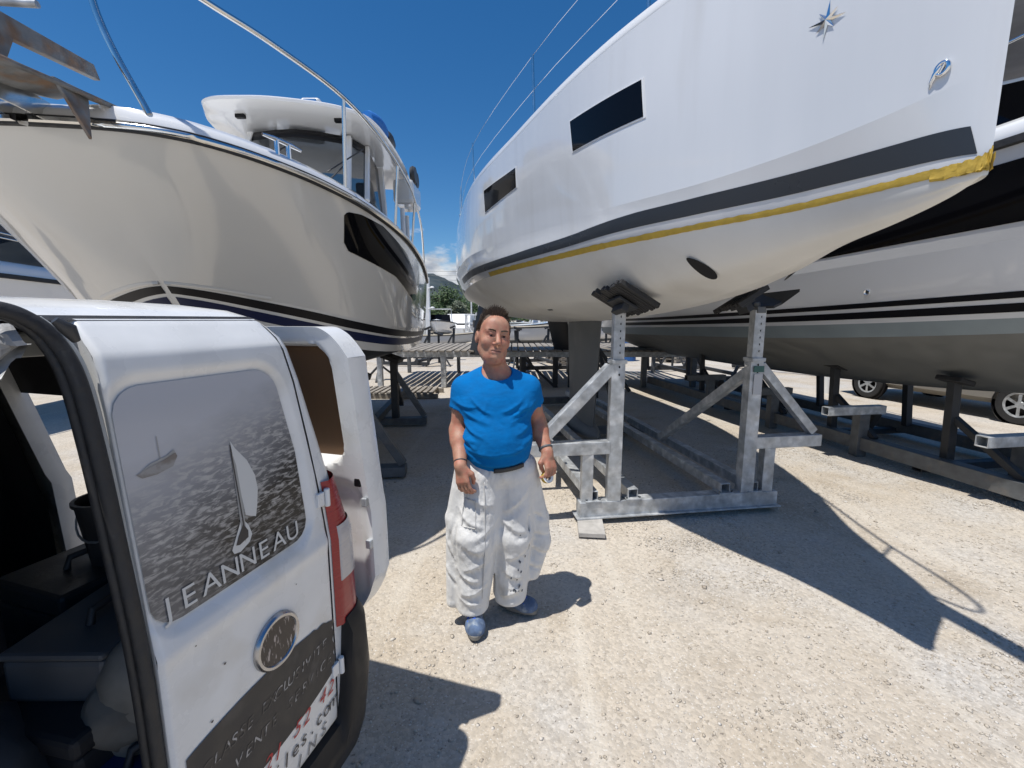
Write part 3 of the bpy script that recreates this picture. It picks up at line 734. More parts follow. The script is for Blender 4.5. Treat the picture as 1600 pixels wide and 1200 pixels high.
# wheelhouse: reverse-raked tinted windscreen, pillars, hardtop
b0, b1 = -.34, .92
def ring_b(l0, l1, z, bb0, bb1, r): # plan outline of the house, front rounded
    pts = [(l1, bb1), (l0 + .35, bb1), (l0 + .10, bb1 - .12), (l0, bb1 - .38), (l0 - .04, (bb0 + bb1) / 2), (l0, bb0 + .38), (l0 + .10, bb0 + .12), (l0 + .35, bb0), (l1, bb0)]
    return [hw(l, b, z) for l, b in pts]
lo = ring_b(2.02, 4.3, 2.50, b0 - .04, b1 + .06, 0); md = ring_b(2.10, 4.3, 2.80, b0, b1, 0); hi = ring_b(2.42, 4.15, 3.42, b0 + .06, b1 - .04, 0)
g = G(); g.grid([lo, md]); g.build('wheelhouse_base', gel, root, smooth=40)
g = G(); g.grid([md[1:-1], hi[1:-1]]); ws = g.build('windscreen', glass_t, root, smooth=40)
g = G(); top_ = [a.lerp(b, .86) for a, b in zip(md, hi)]; g.grid([top_[1:-1], hi[1:-1]]); g.build('window_band', stripe_bk, ws, smooth=40, solid=.006)
for k in (1, 2, 6, 7):
    g = G(); a, b = md[k], hi[k]; g.beam(a, b, .06, .05, up=(b - a).cross(Vector((1, 0, 0)))); g.build('pillar', gel, root, bevel=.01)
for sd_b in (b1, b0):
    g = G(); s_ = 1 if sd_b > 0 else -1
    g.add([hw(2.55, sd_b + .004 * s_, 2.84), hw(3.3, sd_b + .004 * s_, 2.80), hw(3.32, sd_b - .04 * s_, 3.38), hw(2.85, sd_b - .04 * s_, 3.40)], [(0, 1, 2, 3)]); g.build('side_pane', glass_bk, root, solid=.006)
    g = G(); g.beam(hw(3.4, sd_b, 2.6), hw(3.4, sd_b - .04 * s_, 3.42), .10, .05); g.build('pillar', gel, root, bevel=.01)
g = G(); prof = []
for dz, e in ((.0, -.14), (.002, -.03), (.012, .004), (.032, .012), (.048, -.004), (.056, -.05), (.062, -.22)):
    pts = [(4.3, b1 + .24 + e), (3.4, b1 + .25 + e), (2.62, b1 + .20 + e), (2.26 - e * .3, b1 + .10 + e * .8), (2.09 - e, b1 - .16 + e * .5), (2.02 - e, .30), (2.02 - e, b0 + .32 - e * .3), (2.06 - e, b0 + .04 - e * .5), (2.22 - e * .3, b0 - .07 - e), (2.6, b0 - .14 - e), (4.3, b0 - .2 - e)]
    prof.append([hw(l, b, 3.44 + dz + .055 * max(0, 1 - (l - 2.0) / .6) - .02 * ((b - .3) / .9) ** 2) for l, b in pts])
cl = []
for row in prof: cl.append([Vector(p) for p in spline(row, 5)])
g.grid(cl); n5 = len(cl[0]); g.add(cl[0], [tuple(range(n5))]); g.add(cl[-1], [tuple(range(n5 - 1, -1, -1))])
ht = g.build('hardtop', gel, root, smooth=28)
for b_ in (-.12, .75):
    g = G(); g.box(hw(2.24, b_, 3.455), (.08, .04, .03)); g.build('ceiling_lamp', stripe_bk, ht)
g = G(); M_ = Matrix.Translation(hw(2.30, .50, 3.585)); g.box((0, 0, 0), (.17, .11, .13)); g.v = [tuple(M_ @ Vector(v)) for v in g.v]
sl_ = g.build('searchlight', whitepaint, root, bevel=.02); g = G(); g.box(hw(2.235, .50, 3.585), (.12, .03, .085)); g.build('lamp_glass', chrome, sl_, bevel=.008)
# wipers and helm behind the glass
for b_ in (-.25, .45):
    g = G(); g.tube([hw(2.08, b_ + .2, 2.86), hw(2.19, b_ + .35, 3.06)], .008, 6); g.tube([hw(2.13, b_ + .2, 2.97), hw(2.26, b_ + .5, 3.22)], .007, 6); g.build('wiper', plastic_bk, root)
g = G(); g.box(hw(2.7, .3, 2.75), (1.0, .4, .3)); g.build('dashboard', gelgrey, root, bevel=.03)
for b_ in (.60, 0):
    g = G(); g.box(hw(3.4, b_, 2.75), (.44, .42, .12)); g.box(hw(3.6, b_, 3.0), (.42, .12, .45)); g.build('helm_seat', plastic_bk, root, bevel=.04)
# rolled blue cover and gear on the aft end of the top
blue_c = mat('blue_canvas', (.015, .16, .50), .75, var=.2, vs_=6, bump=.3, bs=14)
g = G(); g.tube(spline([hw(2.35, .98, 3.545), hw(2.6, 1.02, 3.57), hw(2.82, 1.03, 3.56)], 6), [.055, .07, .075, .08, .08, .085, .085, .085, .085, .085, .085, .08, .07], 14); cov = g.build('canvas_roll', blue_c, root, smooth=60)
g = G(); g.tube([hw(2.82, 1.03, 3.56), hw(2.90, 1.04, 3.55), hw(3.02, 1.04, 3.54), hw(3.08, 1.04, 3.53)], [.085, .105, .105, .06], 16); g.build('black_end', plastic_bk, cov, smooth=50)
g = G(); g.box(hw(3.75, 1.16, 3.20), (.26, .5, .30)); ab = g.build('aft_console', gelcream, root, bevel=.05)
for k in (0, 1):
    g = G(); M_ = Matrix.Translation(hw(3.62 + .22 * k, 1.26, 3.42)) @ Matrix.Rotation(R(90), 4, 'Y'); g.lathe([(.0, -.03), (.09, -.03), (.105, 0), (.09, .03), (0, .03)], 18, M_); g.build('round_speaker', plastic_bk, ab, smooth=50)
for l, b in ((3.55, 1.12), (3.95, 1.12)):
    g = G(); g.tube([hw(l, b, 2.35), hw(l, b, 3.0)], .03, 10); g.build('console_leg', gel, ab, smooth=60)

# anchor stowed on the cruiser's bow roller
anc = thing('anchor', 'galvanised plough anchor with pointed flukes hanging on the cream cruiser\'s bow', 'anchor', tuple(hw(-.1, 0, 2.5)))
g = G(); c = Vector(hw(-.26, .10, 2.585)); fw = -H.D; lt = H.N * -1; upv = Vector((0, 0, 1))
def ap(f, s, z): return c + fw * f + lt * s + upv * z
# plough blade: two curved wings meeting in a ridge
for sd in (1, -1):
    g.grid([[ap(-.30, 0, .02), ap(-.12, 0, -.02), ap(.12, 0, -.05), ap(.30, 0, -.02)], [ap(-.28, .10 * sd, .03), ap(-.12, .13 * sd, .01), ap(.10, .11 * sd, -.02), ap(.27, .05 * sd, -.01)], [ap(-.34, .22 * sd, .0), ap(-.16, .24 * sd, -.03), ap(.05, .17 * sd, -.03), ap(.25, .07 * sd, -.005)]])
rusty = mat('rusty_galvanised', (.20, .20, .195), .65, metal=.3, var=.4, vs_=9, col2=(.24, .15, .09), thr=(.5, .66), bump=.15, bs=40)
g.build('blade', rusty, anc, smooth=70, solid=.02)
for sd in (1, -1):
    g = G(); g.prism([ap(-.20, .20 * sd, .0), ap(-.05, .19 * sd, -.01), ap(-.14, .235 * sd, -.21)], lt * -.007, lt * .007); g.build('fluke', rusty, anc, bevel=.003)
g = G(); g.prism([ap(-.05, 0, -.01), ap(.20, 0, .02), ap(.02, 0, .22), ap(-.52, 0, .27), ap(-.55, 0, .21), ap(-.12, 0, .15)], lt * -.016, lt * .016); g.build('shank', rusty, anc, bevel=.004)
g = G(); g.tube([ap(-.02, -.17, .225), ap(-.02, .20, .225)], .013, 10); g.build('roll_bar', galv, anc, smooth=60)
rl = thing('bow_roller', 'steel bow roller under the plough anchor on the cream cruiser', 'bow roller', tuple(hw(0, 0, 2.5)))
for sd in (1, -1):
    g = G(); g.prism([hw(.35, .06 * sd, 2.56), hw(-.22, .06 * sd, 2.60), hw(-.30, .06 * sd, 2.54), hw(-.2, .06 * sd, 2.50), hw(.3, .06 * sd, 2.50)], lt * -.004, lt * .004); g.build('cheek', steel_ss, rl)
g = G(); g.tube([hw(-.22, -.055, 2.545), hw(-.22, .055, 2.545)], [.03, .03], 14); g.build('roller', plastic_bk, rl, smooth=50)

# ------------------------------------------------------------------ motor yacht on the right
H = MOTORYACHT
root = thing('motor_yacht', 'long grey and white motor yacht with black window band behind the white yacht', 'motorboat', (4.6, 6, 0))
us = [(i / 70) ** 1.0 for i in range(71)]
mygel = mat('gelcoat_pearl', (.62, .62, .615), .16, var=.03, vs_=.8, coat=.5)
H.skin(0, 1, 70, 10, us).build('upper_topsides', mygel, root, smooth=60)
H.skin(1, 3, 70, 10, us).build('topsides', gel, root, smooth=60)
H.skin(3, 4, 70, 4, us).build('boot_band', antif_blue, root, smooth=60)
H.skin(4, 5, 70, 8, us).build('bottom', antif_grey, root, smooth=60)
g = G(); ring = [H.P(1, t, 1) for t in np.linspace(0, 5, 21)] + [H.P(1, t, -1) for t in np.linspace(5, 0, 21)][1:]; g.add(ring, [tuple(range(len(ring)))]); g.build('transom', gel, root)
for sd in (1, -1):
    H.patch(.25, .93, lambda f: .17 + .06 * f, lambda f: .84 - .02 * f, 60, 5, .004, sd, .008).build('window_band', glass_bk, root, smooth=50)
    H.patch(.10, .95, 2.08, lambda f: 2.28, 60, 2, .003, sd).build('thin_stripe', stripe_bk, root, smooth=60)
    H.patch(.10, .95, 2.45, lambda f: 2.78, 60, 2, .003, sd).build('wide_stripe', stripe_bk, root, smooth=60)
    p, n, a, b = hull_disc(H, .655, 1.75, sd, 0, 0, 0); M_ = Matrix((a, b, n)).transposed().to_4x4(); M_.translation = p
    g = G(); g.lathe([(.0, .003), (.016, .003), (.026, .012), (.03, .004), (.03, 0)], 16, M_); g.build('drain_fitting', chrome, root, smooth=40)
g = G(); g2 = G()
for sd in (1, -1):
    A = []; B = []
    for u in us:
        q = H.loc(u, 0); f = lambda o, dz: H.world((q[0], q[1] + o, q[2] + dz), sd)
        A.append([f(0, -.04), f(.03, -.03), f(.03, .02), f(0, .03)]); B.append([f(-.005, .028), f(.0, .10), f(-.06, .16), f(-.2, .15), f(-.3, .1)])
    g.grid(A); g2.grid(B)
g.build('rubbing_strake', rubber, root, smooth=50); g2.build('gunwale', gel, root, smooth=50)
def mw(l, b, z): return H.world((l, b, z))
g = G(); g.grid([[H.world((H.loc(u, 0)[0], (H.loc(u, 0)[1] - .28) * k if H.loc(u, 0)[1] > .28 else 0, H.loc(u, 0)[2] + .1), 1) for k in (1, .5, 0, -.5, -1)] for u in us]); g.build('deck', gel, root, smooth=60)
# low superstructure, dark side glass, canvas sunshade on poles, guard rail
g = G()
lo = [mw(l, b, 3.0) for l, b in ((2.2, 0), (2.6, .55), (3.4, .85), (5.0, 1.02), (8.0, 1.02))]; hi = [mw(l, b, z) for l, b, z in ((3.2, 0, 3.55), (3.5, .45, 3.55), (4.1, .70, 3.62), (5.2, .85, 3.70), (7.6, .85, 3.72))]
lo2 = [mw(l, -b, 3.0) for l, b in ((2.2, 0), (2.6, .55), (3.4, .85), (5.0, 1.02), (8.0, 1.02))]; hi2 = [mw(l, -b, z) for l, b, z in ((3.2, 0, 3.55), (3.5, .45, 3.55), (4.1, .70, 3.62), (5.2, .85, 3.70), (7.6, .85, 3.72))]
g.grid([lo, hi]); g.grid([lo2, hi2]); g.build('superstructure', glass_bk, root, smooth=40)
g = G(); g.grid([hi, [mw(5, 0, 3.80)] * 5, hi2]); g.build('cabin_roof', gel, root, smooth=50, solid=.05)
g = G(); g.grid([[mw(l, b, z - .12 * (b / 1.1) ** 2) for b in (-1.1, -.6, 0, .6, 1.1)] for l, z in ((2.4, 4.10), (3.2, 4.25), (5.0, 4.32), (6.6, 4.2))]); g.build('sunshade', mat('grey_canvas', (.25, .25, .26), .85, var=.15, vs_=4, bump=.2, bs=10), root, smooth=60, solid=.02)
for sd in (1, -1):
    for l, b in ((2.6, .9), (4.4, 1.12), (6.4, 1.2)):
        g = G(); g.tube([mw(l, b * sd, 2.95), mw(l - .1 if l < 3 else l, .98 * sd, 4.12)], .016, 8); g.build('shade_pole', steel_ss, root, smooth=60)
    g = G(); g.tube(spline([mw(.3, .3 * sd, 3.75), mw(1.0, .6 * sd, 3.74), mw(2.2, .95 * sd, 3.70), mw(4, 1.25 * sd, 3.6), mw(6.5, 1.42 * sd, 3.5)], 5), .014, 8)
    for l, b, z in ((.6, .42, 3.745), (1.8, .82, 3.71), (3.2, 1.12, 3.64), (4.9, 1.32, 3.56)): g.tube([mw(l, b * sd, z), mw(l + .05, (b - .05) * sd, 3.0)], .012, 8)
    g.build('guard_rail', steel_ss, root, smooth=60)

# ------------------------------------------------------------------ smaller motor boat beyond the van
H = FARBOAT
root = thing('motor_boat', 'white open motor boat with black rubbing band beyond the van, far left', 'motorboat', (-8.3, 6.5, 0))
us = [i / 50 for i in range(51)]
H.skin(0, 1, 50, 8, us).build('topsides', gel, root, smooth=60)
H.skin(1, 2, 50, 4, us).build('lower_topsides', gel, root, smooth=60)
H.skin(2, 3, 50, 6, us).build('bottom', antif_black, root, smooth=60)
g = G(); ring = [H.P(1, t, 1) for t in np.linspace(0, 3, 13)] + [H.P(1, t, -1) for t in np.linspace(3, 0, 13)][1:]; g.add(ring, [tuple(range(len(ring)))]); g.build('transom', gel, root)
g = G(); g2 = G()
for sd in (1, -1):
    A = []; B = []
    for u in us:
        q = H.loc(u, 0); f = lambda o, dz: H.world((q[0], q[1] + o, q[2] + dz), sd)
        A.append([f(0, -.05), f(.03, -.04), f(.03, .01), f(0, .02)]); B.append([f(0, .02), f(-.01, .12), f(-.07, .2), f(-.22, .22), f(-.4, .2)])
    g.grid(A); g2.grid(B)
g.build('rubbing_strake', rubber, root, smooth=50); g2.build('gunwale', gel, root, smooth=50)
def fw_(l, b, z): return H.world((l, -b, z))
g = G(); A = [[fw_(2.2, b, 2.48 + .0 * b) for b in (-.7, -.35, 0, .35, .7)], [fw_(2.9, b * 1.05, 2.95) for b in (-.6, -.3, 0, .3, .6)]]
g.grid(A); g.grid([[fw_(2.2, .7, 2.48), fw_(2.9, .63, 2.95)], [fw_(4.3, .95, 2.42), fw_(4.0, .85, 2.78)]]); g.grid([[fw_(2.2, -.7, 2.48), fw_(2.9, -.63, 2.95)], [fw_(4.3, -.95, 2.42), fw_(4.0, -.85, 2.78)]])
g.build('windscreen', glass_t, root, solid=.008)
g = G(); g.tube([fw_(4.3, .95, 2.80), fw_(2.9, .64, 2.97), fw_(2.9, -.64, 2.97), fw_(4.3, -.95, 2.80)], .018, 8); g.tube([fw_(2.2, .7, 2.48), fw_(2.9, .63, 2.96)], .016, 8); g.build('screen_frame', steel_ss, root, smooth=60)
g = G(); g.tube(spline([fw_(.2, .2, 2.9), fw_(1, .6, 2.88), fw_(2.4, .95, 2.82), (fw_(4.2, 1.05, 2.72)), fw_(5.2, 1.08, 2.45)], 5), .013, 8)
for l, b, z in ((1.2, .68, 2.87), (2.6, .97, 2.81), (4.2, 1.05, 2.72)): g.tube([fw_(l, b, z), fw_(l + .15, b, 2.42)], .012, 8)
g.build('side_rail', steel_ss, root, smooth=60)
g = G(); g.grid([[fw_(2.6 + f * 2.6, b, 3.55 - .55 * (f - .15) ** 2 - .16 * (b / .9) ** 2) for b in (-.9, -.45, 0, .45, .9)] for f in (0, .25, .5, .75, 1)]); g.build('bimini', mat('dark_blue_canvas', (.03, .05, .10), .8, var=.2, vs_=5), root, smooth=60, solid=.015)
for sd in (1, -1):
    for l0, l1 in ((4.0, 2.75), (4.1, 4.0), (4.2, 5.1)):
        g = G(); g.tube([fw_(l0, 1.0 * sd, 2.42), fw_(l1, .88 * sd, 3.38)], .012, 8); g.build('canopy_pole', steel_ss, root, smooth=60)
g = G(); g.lathe([(.0, .0), (.05, 0), (.06, .05), (.03, .09), (0, .1)], 12, Matrix.Translation(fw_(4.6, 1.0, 2.42))); g.build('nav_lamp', plastic_bk, root, smooth=60)
# ------------------------------------------------------------------ white panel van, rear quarter
VC = Vector((-.50, 1.19, 0)); VD = Vector((.286, .958, 0)).normalized(); VF = Vector((-.958, .286, 0)).normalized()
def V(x, y, z): return VC + VD * x + VF * y + Vector((0, 0, z))
ZP = [.20, .45, .60, 1.00, 1.04, 1.46, 1.545, 1.575, 1.62, 1.643, 1.656, 1.664, 1.670]
YP = [.03, .004, .0, .0, .006, .040, .052, .066, .105, .16, .24, .34, .62]
XP = [.03, .004, .0, .015, .030, .125, .145, .153, .18, .22, .28, .37, .55]
XS, RCN = .105, .07
def y0(z): return float(np.interp(z, ZP, YP))
def xs_(z): return XS - float(np.interp(z, ZP, XP))
def RS(x, z):
    """rear surface: forward depth of the body at (x, z)"""
    c = xs_(z) - RCN; y = y0(z) + .018 * ((x + .79) / .85) ** 2
    if x > c: y += RCN - math.sqrt(max(0, RCN * RCN - min(x - c, RCN) ** 2))
    return y
def around(s, z, off=0.):
    """walk along the rear (s<0) round the right corner and down the side (s in metres from the corner's start)"""
    c = xs_(z) - RCN; q = RCN * math.pi / 2
    if s <= 0: x = c + s; y = y0(z) + .018 * ((x + .79) / .85) ** 2; n = (0, -1)
    elif s < q: a = s / RCN; x = c + RCN * math.sin(a); y = y0(z) + .018 * ((c + .79) / .85) ** 2 + RCN * (1 - math.cos(a)); n = (math.sin(a), -math.cos(a))
    else: x = c + RCN; y = y0(z) + .018 * ((c + .79) / .85) ** 2 + RCN + s - q; n = (1, 0)
    return V(x + n[0] * off, y + n[1] * off, z)
def rr(x, z, x0, x1, z0, z1, r):
    """signed distance to a rounded rectangle"""
    qx = abs(x - (x0 + x1) / 2) - (x1 - x0) / 2 + r; qz = abs(z - (z0 + z1) / 2) - (z1 - z0) / 2 + r
    return math.hypot(max(qx, 0), max(qz, 0)) + min(max(qx, qz), 0) - r
van = thing('panel_van', 'white panel van with its rear open, sea picture on the closed rear door', 'van', tuple(V(-.8, 0, 0)))
# --- closed right-hand rear door: pressed skin with a sunken window
DX0, DZ0, DZ1 = -.50, .425, 1.622
def dx1(z): return float(np.interp(z, [.42, 1.06, 1.2, 1.46, 1.62], [-.036, -.036, -.046, -.078, -.105]))
def wx(z): return float(np.interp(z, [1.03, 1.28, 1.52], [-.090, -.098, -.140]))
def wdist(x, z): return rr(x, z, -.497, wx(z), 1.045, 1.507, .055)
nx, nz_ = 90, 150; rows = []
for j in range(nz_ + 1):
    z = DZ0 + (DZ1 - DZ0) * j / nz_; row = []
    for i in range(nx + 1):
        DX1 = dx1(z); x = DX0 + (DX1 - DX0) * i / nx
        d = wdist(x, z); k = min(1, max(0, (.022 - d) / .026)); k = k * k * (3 - 2 * k)
        y = RS(x, z) + .012 * k - .004 * math.exp(-((z - 1.0) / .02) ** 2) - .0035 * math.exp(-((z - 1.560) / .008) ** 2)
        ed = min(x - DX0, DX1 - x, z - DZ0); y += .010 * max(0, 1 - ed / .008) ** 2
        row.append(V(x, y - .003, z))
    rows.append(row)
g = G(); g.grid(rows)
rim = lambda x, z, dy: V(x, RS(x, z) + dy, z)
edge = [(DX0, DZ0 + (DZ1 - DZ0) * j / 40) for j in range(41)]
g.grid([[rim(x, z, .005) for x, z in edge], [rim(x, z, .045) for x, z in edge]]); edge = [(dx1(z), z) for _, z in edge]
g.grid([[rim(x, z, .005) for x, z in edge], [rim(x, z, .045) for x, z in edge]]); edge = [(DX0 + (dx1(DZ0) - DX0) * j / 20, DZ0) for j in range(21)]
g.grid([[rim(x, z, .005) for x, z in edge], [rim(x, z, .045) for x, z in edge]])
door = g.build('rear_door', vanwhite, van, smooth=70)
g = G(); g.grid([[V(x, RS(x, z) + .05, z) for x in np.linspace(DX0, dx1(z) - .01, 9)] for z in np.linspace(DZ0, DZ1, 17)]); g.build('inner_panel', plastic_bk, door, smooth=60)
# printed film in the window: pale sky water above, dark sea below
def film_mat():
    m = bpy.data.materials.new('printed_sea_film'); m.use_nodes = True; t = m.node_tree; b = t.nodes["Principled BSDF"]; L = t.links
    at_ = t.nodes.new("ShaderNodeUVMap"); at_.uv_map = 'print'
    sp = t.nodes.new("ShaderNodeSeparateXYZ"); L.new(at_.outputs[0], sp.inputs[0])
    def mpn(sc, rot=0):
        q = t.nodes.new("ShaderNodeMapping"); q.inputs['Scale'].default_value = sc; q.inputs['Rotation'].default_value = (0, 0, rot); L.new(at_.outputs[0], q.inputs[0]); return q.outputs[0]
    def mr(src, a, b_, c=0., d=1.):
        n = t.nodes.new("ShaderNodeMapRange"); n.inputs[1].default_value = a; n.inputs[2].default_value = b_; n.inputs[3].default_value = c; n.inputs[4].default_value = d; L.new(src, n.inputs[0]); return n.outputs[0]
    def mth(op, a_, b_):
        n = t.nodes.new("ShaderNodeMath"); n.operation = op
        for i, q in enumerate((a_, b_)):
            if isinstance(q, (int, float)): n.inputs[i].default_value = q
            else: L.new(q, n.inputs[i])
        return n.outputs[0]
    n1 = t.nodes.new("ShaderNodeTexNoise"); n1.inputs['Scale'].default_value = 1; n1.inputs['Detail'].default_value = 6; n1.inputs['Roughness'].default_value = .62; n1.inputs['Distortion'].default_value = .5
    L.new(mpn((15, 54, 1), R(-12)), n1.inputs['Vector'])
    n2 = t.nodes.new("ShaderNodeTexNoise"); n2.inputs['Scale'].default_value = 1; n2.inputs['Detail'].default_value = 3; L.new(mpn((4, 7, 1)), n2.inputs['Vector'])
    lo = mr(sp.outputs[1], .95, .28); lo = mth('ADD', lo, mth('MULTIPLY', mth('SUBTRACT', sp.outputs[0], .5), .45)); lo = mth('ADD', lo, mth('MULTIPLY', mth('SUBTRACT', n2.outputs[0], .5), .35))
    lo = mr(lo, .17, 1.0)
    crest = mr(n1.outputs[0], .47, .62)
    A = t.nodes.new("ShaderNodeMix"); A.data_type = 'RGBA'; A.inputs['A'].default_value = (.46, .465, .49, 1); A.inputs['B'].default_value = (.014, .012, .012, 1); L.new(lo, A.inputs['Factor'])
    Bm = t.nodes.new("ShaderNodeMix"); Bm.data_type = 'RGBA'; L.new(A.outputs['Result'], Bm.inputs['A']); Bm.inputs['B'].default_value = (.50, .485, .46, 1)
    amp = mth('MULTIPLY', crest, mr(lo, .0, .45, .04, .8)); amp = mth('MULTIPLY', amp, mr(sp.outputs[1], .0, .35, .35, 1.)); L.new(amp, Bm.inputs['Factor'])
    L.new(Bm.outputs['Result'], b.inputs['Base Color']); b.inputs['Roughness'].default_value = .28; b.inputs['Coat Weight'].default_value = .25
    return m
film = film_mat()
rows = []; uvs = {}
me = bpy.data.meshes.new('window_print'); vv = []; ff = []; uvv = []
cx, cz = -.31, 1.276; ring_n = 96
def bound(a):
    """edge of the window opening in direction a"""
    lo_, hi_ = 0., .7
    for _ in range(26):
        m_ = (lo_ + hi_) / 2
        if wdist(cx + math.cos(a) * m_, cz + math.sin(a) * m_) < -.004: lo_ = m_
        else: hi_ = m_
    return lo_
nr = 14
for k in range(nr + 1):
    for i in range(ring_n):
        a = 2 * math.pi * i / ring_n; rad = bound(a) * k / nr; x = cx + math.cos(a) * rad; z = cz + math.sin(a) * rad
        vv.append(V(x, RS(x, z) + .0055, z)); uvv.append(((x + .5) / .41, (z - 1.04) / .47))
for k in range(nr):
    for i in range(ring_n):
        j = (i + 1) % ring_n; q = (k * ring_n + i, k * ring_n + j, (k + 1) * ring_n + j, (k + 1) * ring_n + i)
        ff.append(q[1:] if k == 0 and False else q)
me.from_pydata(vv, [], ff); uvl = me.uv_layers.new(name='print')
for lp in me.loops: uvl.data[lp.index].uv = uvv[lp.vertex_index]
me.materials.append(film); wp = finish(me, 'window_print', door, smooth=180)
def on_door(pts, off):  # (x, z) -> point just off the film / door
    return [V(x, RS(x, z) + off, z) for x, z in pts]
pr_white = mat('print_white', (.62, .62, .60), .35); pr_grey = mat('print_grey', (.34, .335, .32), .4); pr_dark = mat('print_dark', (.045, .04, .04), .4); pr_brown = mat('print_brown', (.20, .175, .155), .4, col2=(.30, .29, .28), vs_=30)
def decal(name, pts, m, off, parent): g = G(); g.add(on_door(pts, off), [tuple(range(len(pts)))]); return g.build(name, m, parent)
OFF = .0042
# big sailing boat in the picture: mainsail, jib, hull, crew shadows
sail = [(-.272, 1.345), (-.262, 1.325), (-.237, 1.29), (-.222, 1.25), (-.220, 1.215), (-.228, 1.18), (-.236, 1.155), (-.252, 1.163), (-.262, 1.17)]
decal('printed_sail', [(x - .012, z + .012) for x, z in sail], pr_white, OFF, wp)
decal('printed_sail', [(-.286, 1.345), (-.278, 1.30), (-.276, 1.20), (-.279, 1.15), (-.284, 1.12), (-.290, 1.16)], pr_grey, OFF, wp)
decal('printed_hull', [(-.285, 1.180), (-.270, 1.155), (-.265, 1.132), (-.274, 1.118), (-.300, 1.107), (-.316, 1.110), (-.320, 1.120), (-.311, 1.135)], pr_white, OFF, wp)
decal('printed_cockpit', [(-.284, 1.165), (-.274, 1.145), (-.276, 1.130), (-.300, 1.123), (-.309, 1.126), (-.300, 1.143)], pr_dark, OFF - .0006, wp)
decal('printed_mast', [(-.287, 1.348), (-.2845, 1.348), (-.281, 1.13), (-.284, 1.13)], pr_dark, OFF - .0007, wp)
# faint old boat higher up in the picture
decal('printed_boat', [(-.475, 1.345), (-.452, 1.352), (-.425, 1.358), (-.402, 1.366), (-.399, 1.358), (-.410, 1.341), (-.440, 1.335), (-.466, 1.336)], pr_brown, OFF, wp)
decal('printed_boat_top', [(-.468, 1.348), (-.45, 1.358), (-.420, 1.364), (-.404, 1.372), (-.402, 1.367), (-.425, 1.359), (-.452, 1.353)], pr_grey, OFF - .0005, wp)
decal('printed_boat_mast', [(-.4315, 1.361), (-.430, 1.361), (-.430, 1.405), (-.4315, 1.405)], pr_grey, OFF - .0004, wp)
def letter_row(txt, xa, xb, z, size, m, off, parent, name='lettering', shear=0., slope=0., sx=1.0, bold=False):
    """each letter is its own raised film piece on the door"""
    n = len(txt); out = []
    for i, ch in enumerate(txt):
        if ch == ' ': continue
        x = xa + (xb - xa) * (i / (n - 1) if n > 1 else .5); zz = z + slope * (x - xa)
        vs_l, fs_l = text_mesh(ch, size, shear, bold)
        if not vs_l: continue
        w = [p[0] for p in vs_l]; mx = (min(w) + max(w)) / 2; hy = [p[1] for p in vs_l]
        g = G(); g.add(on_door([(x + (p[0] - mx) * sx, zz + p[1]) for p in vs_l], off), fs_l)
        out.append(g.build(name, m, parent, fix=False))
    return out
letter_row("JEANNEAU", -.468, -.150, 1.080, .060, pr_white, OFF - .0014, wp, sx=1.05)
# chrome badge with a worn dark centre
bc = V(-.245, RS(-.245, .85) - .002, .85); nb = -VF
Mb = Matrix((VD, Vector((0, 0, 1)).cross(VD).cross(VD) * -1 if False else Vector((0, 0, 1)), nb)).transposed().to_4x4(); Mb.translation = bc
g = G(); prof = [(.052, .009), (.056, .014), (.062, .014), (.066, .009), (.067, .0)]
g.lathe(prof + [(.052, .0), (.052, .009)], 48, Mb); bd = g.build('badge', mat('worn_chrome', (.42, .42, .43), .22, metal=1, var=.2, vs_=20), door, smooth=50)
g = G(); g.lathe([(0, .008), (.046, .008), (.0535, .0105)], 40, Mb); g.build('badge_centre', mat('worn_enamel', (.03, .022, .02), .25, col2=(.42, .36, .33), vs_=70, thr=(.58, .66), vscale=(2.2, 2.2, .6)), bd, smooth=50)
# worn brown swoosh and remains of sign-writing
swo = mat('worn_brown_film', (.050, .045, .041), .6, var=.1, vs_=12, col2=(.09, .083, .076), thr=(.60, .75))
rs = random.Random(5); pts = []
for i in range(140):
    a = 2 * math.pi * i / 140; x = -.300 + .352 * math.cos(a); z = .678 + .113 * math.sin(a) + .10 * (x + .30) * .25
    if x > -.045: x = -.045 + .005 * math.sin(z * 160)
    if x > -.13 and math.sin(a) > 0: z += .004 * rs.uniform(-1, 1)
    pts.append((max(x, -.478), z))
c_ = (-.28, .68); g = G(); rows = [[(c_[0] + (p[0] - c_[0]) * k / 6, c_[1] + (p[1] - c_[1]) * k / 6) for p in pts] for k in range(7)]
g.grid([on_door(r, -.0052) for r in rows], wrap=True); sw = g.build('brown_swoosh', swo, door)
pw = mat('worn_white_letters', (.40, .385, .37), .6, col2=(.09, .08, .07), vs_=45, thr=(.42, .5))
letter_row("CLASSE EXCLUSIVITE", -.440, -.085, .712, .036, pw, -.0062, sw, shear=.25)
letter_row("VENTE SERVICE", -.37, -.07, .652, .036, pw, -.0062, sw, shear=.25)
red_m = mat('red_marker', (.45, .03, .035), .5); ink = mat('black_lettering', (.05, .05, .055), .5)
letter_row("21 52 42", -.30, -.070, .560, .056, red_m, -.0062, door, shear=.35)
letter_row("voiles.com", -.335, -.060, .508, .056, ink, -.0062, door, shear=.15)
letter_row("INS", -.20, -.105, .456, .046, MATS.get("faded") or mat("faded_grey", (.20, .20, .20), .6), -.0062, door, shear=.3)
# hinges
for z in (1.125, .60):
    g = G(); p = V(-.026, RS(-.026, z) - .012, z); g.tube([p - Vector((0, 0, .026)), p + Vector((0, 0, .026))], .008, 12); g.box(V(-.048, RS(-.048, z) - .006, z), (.026, .010, .04), Matrix((VD, VF, Vector((0, 0, 1)))).transposed())
    g.build('hinge', vanwhite, door, smooth=40, bevel=.002)
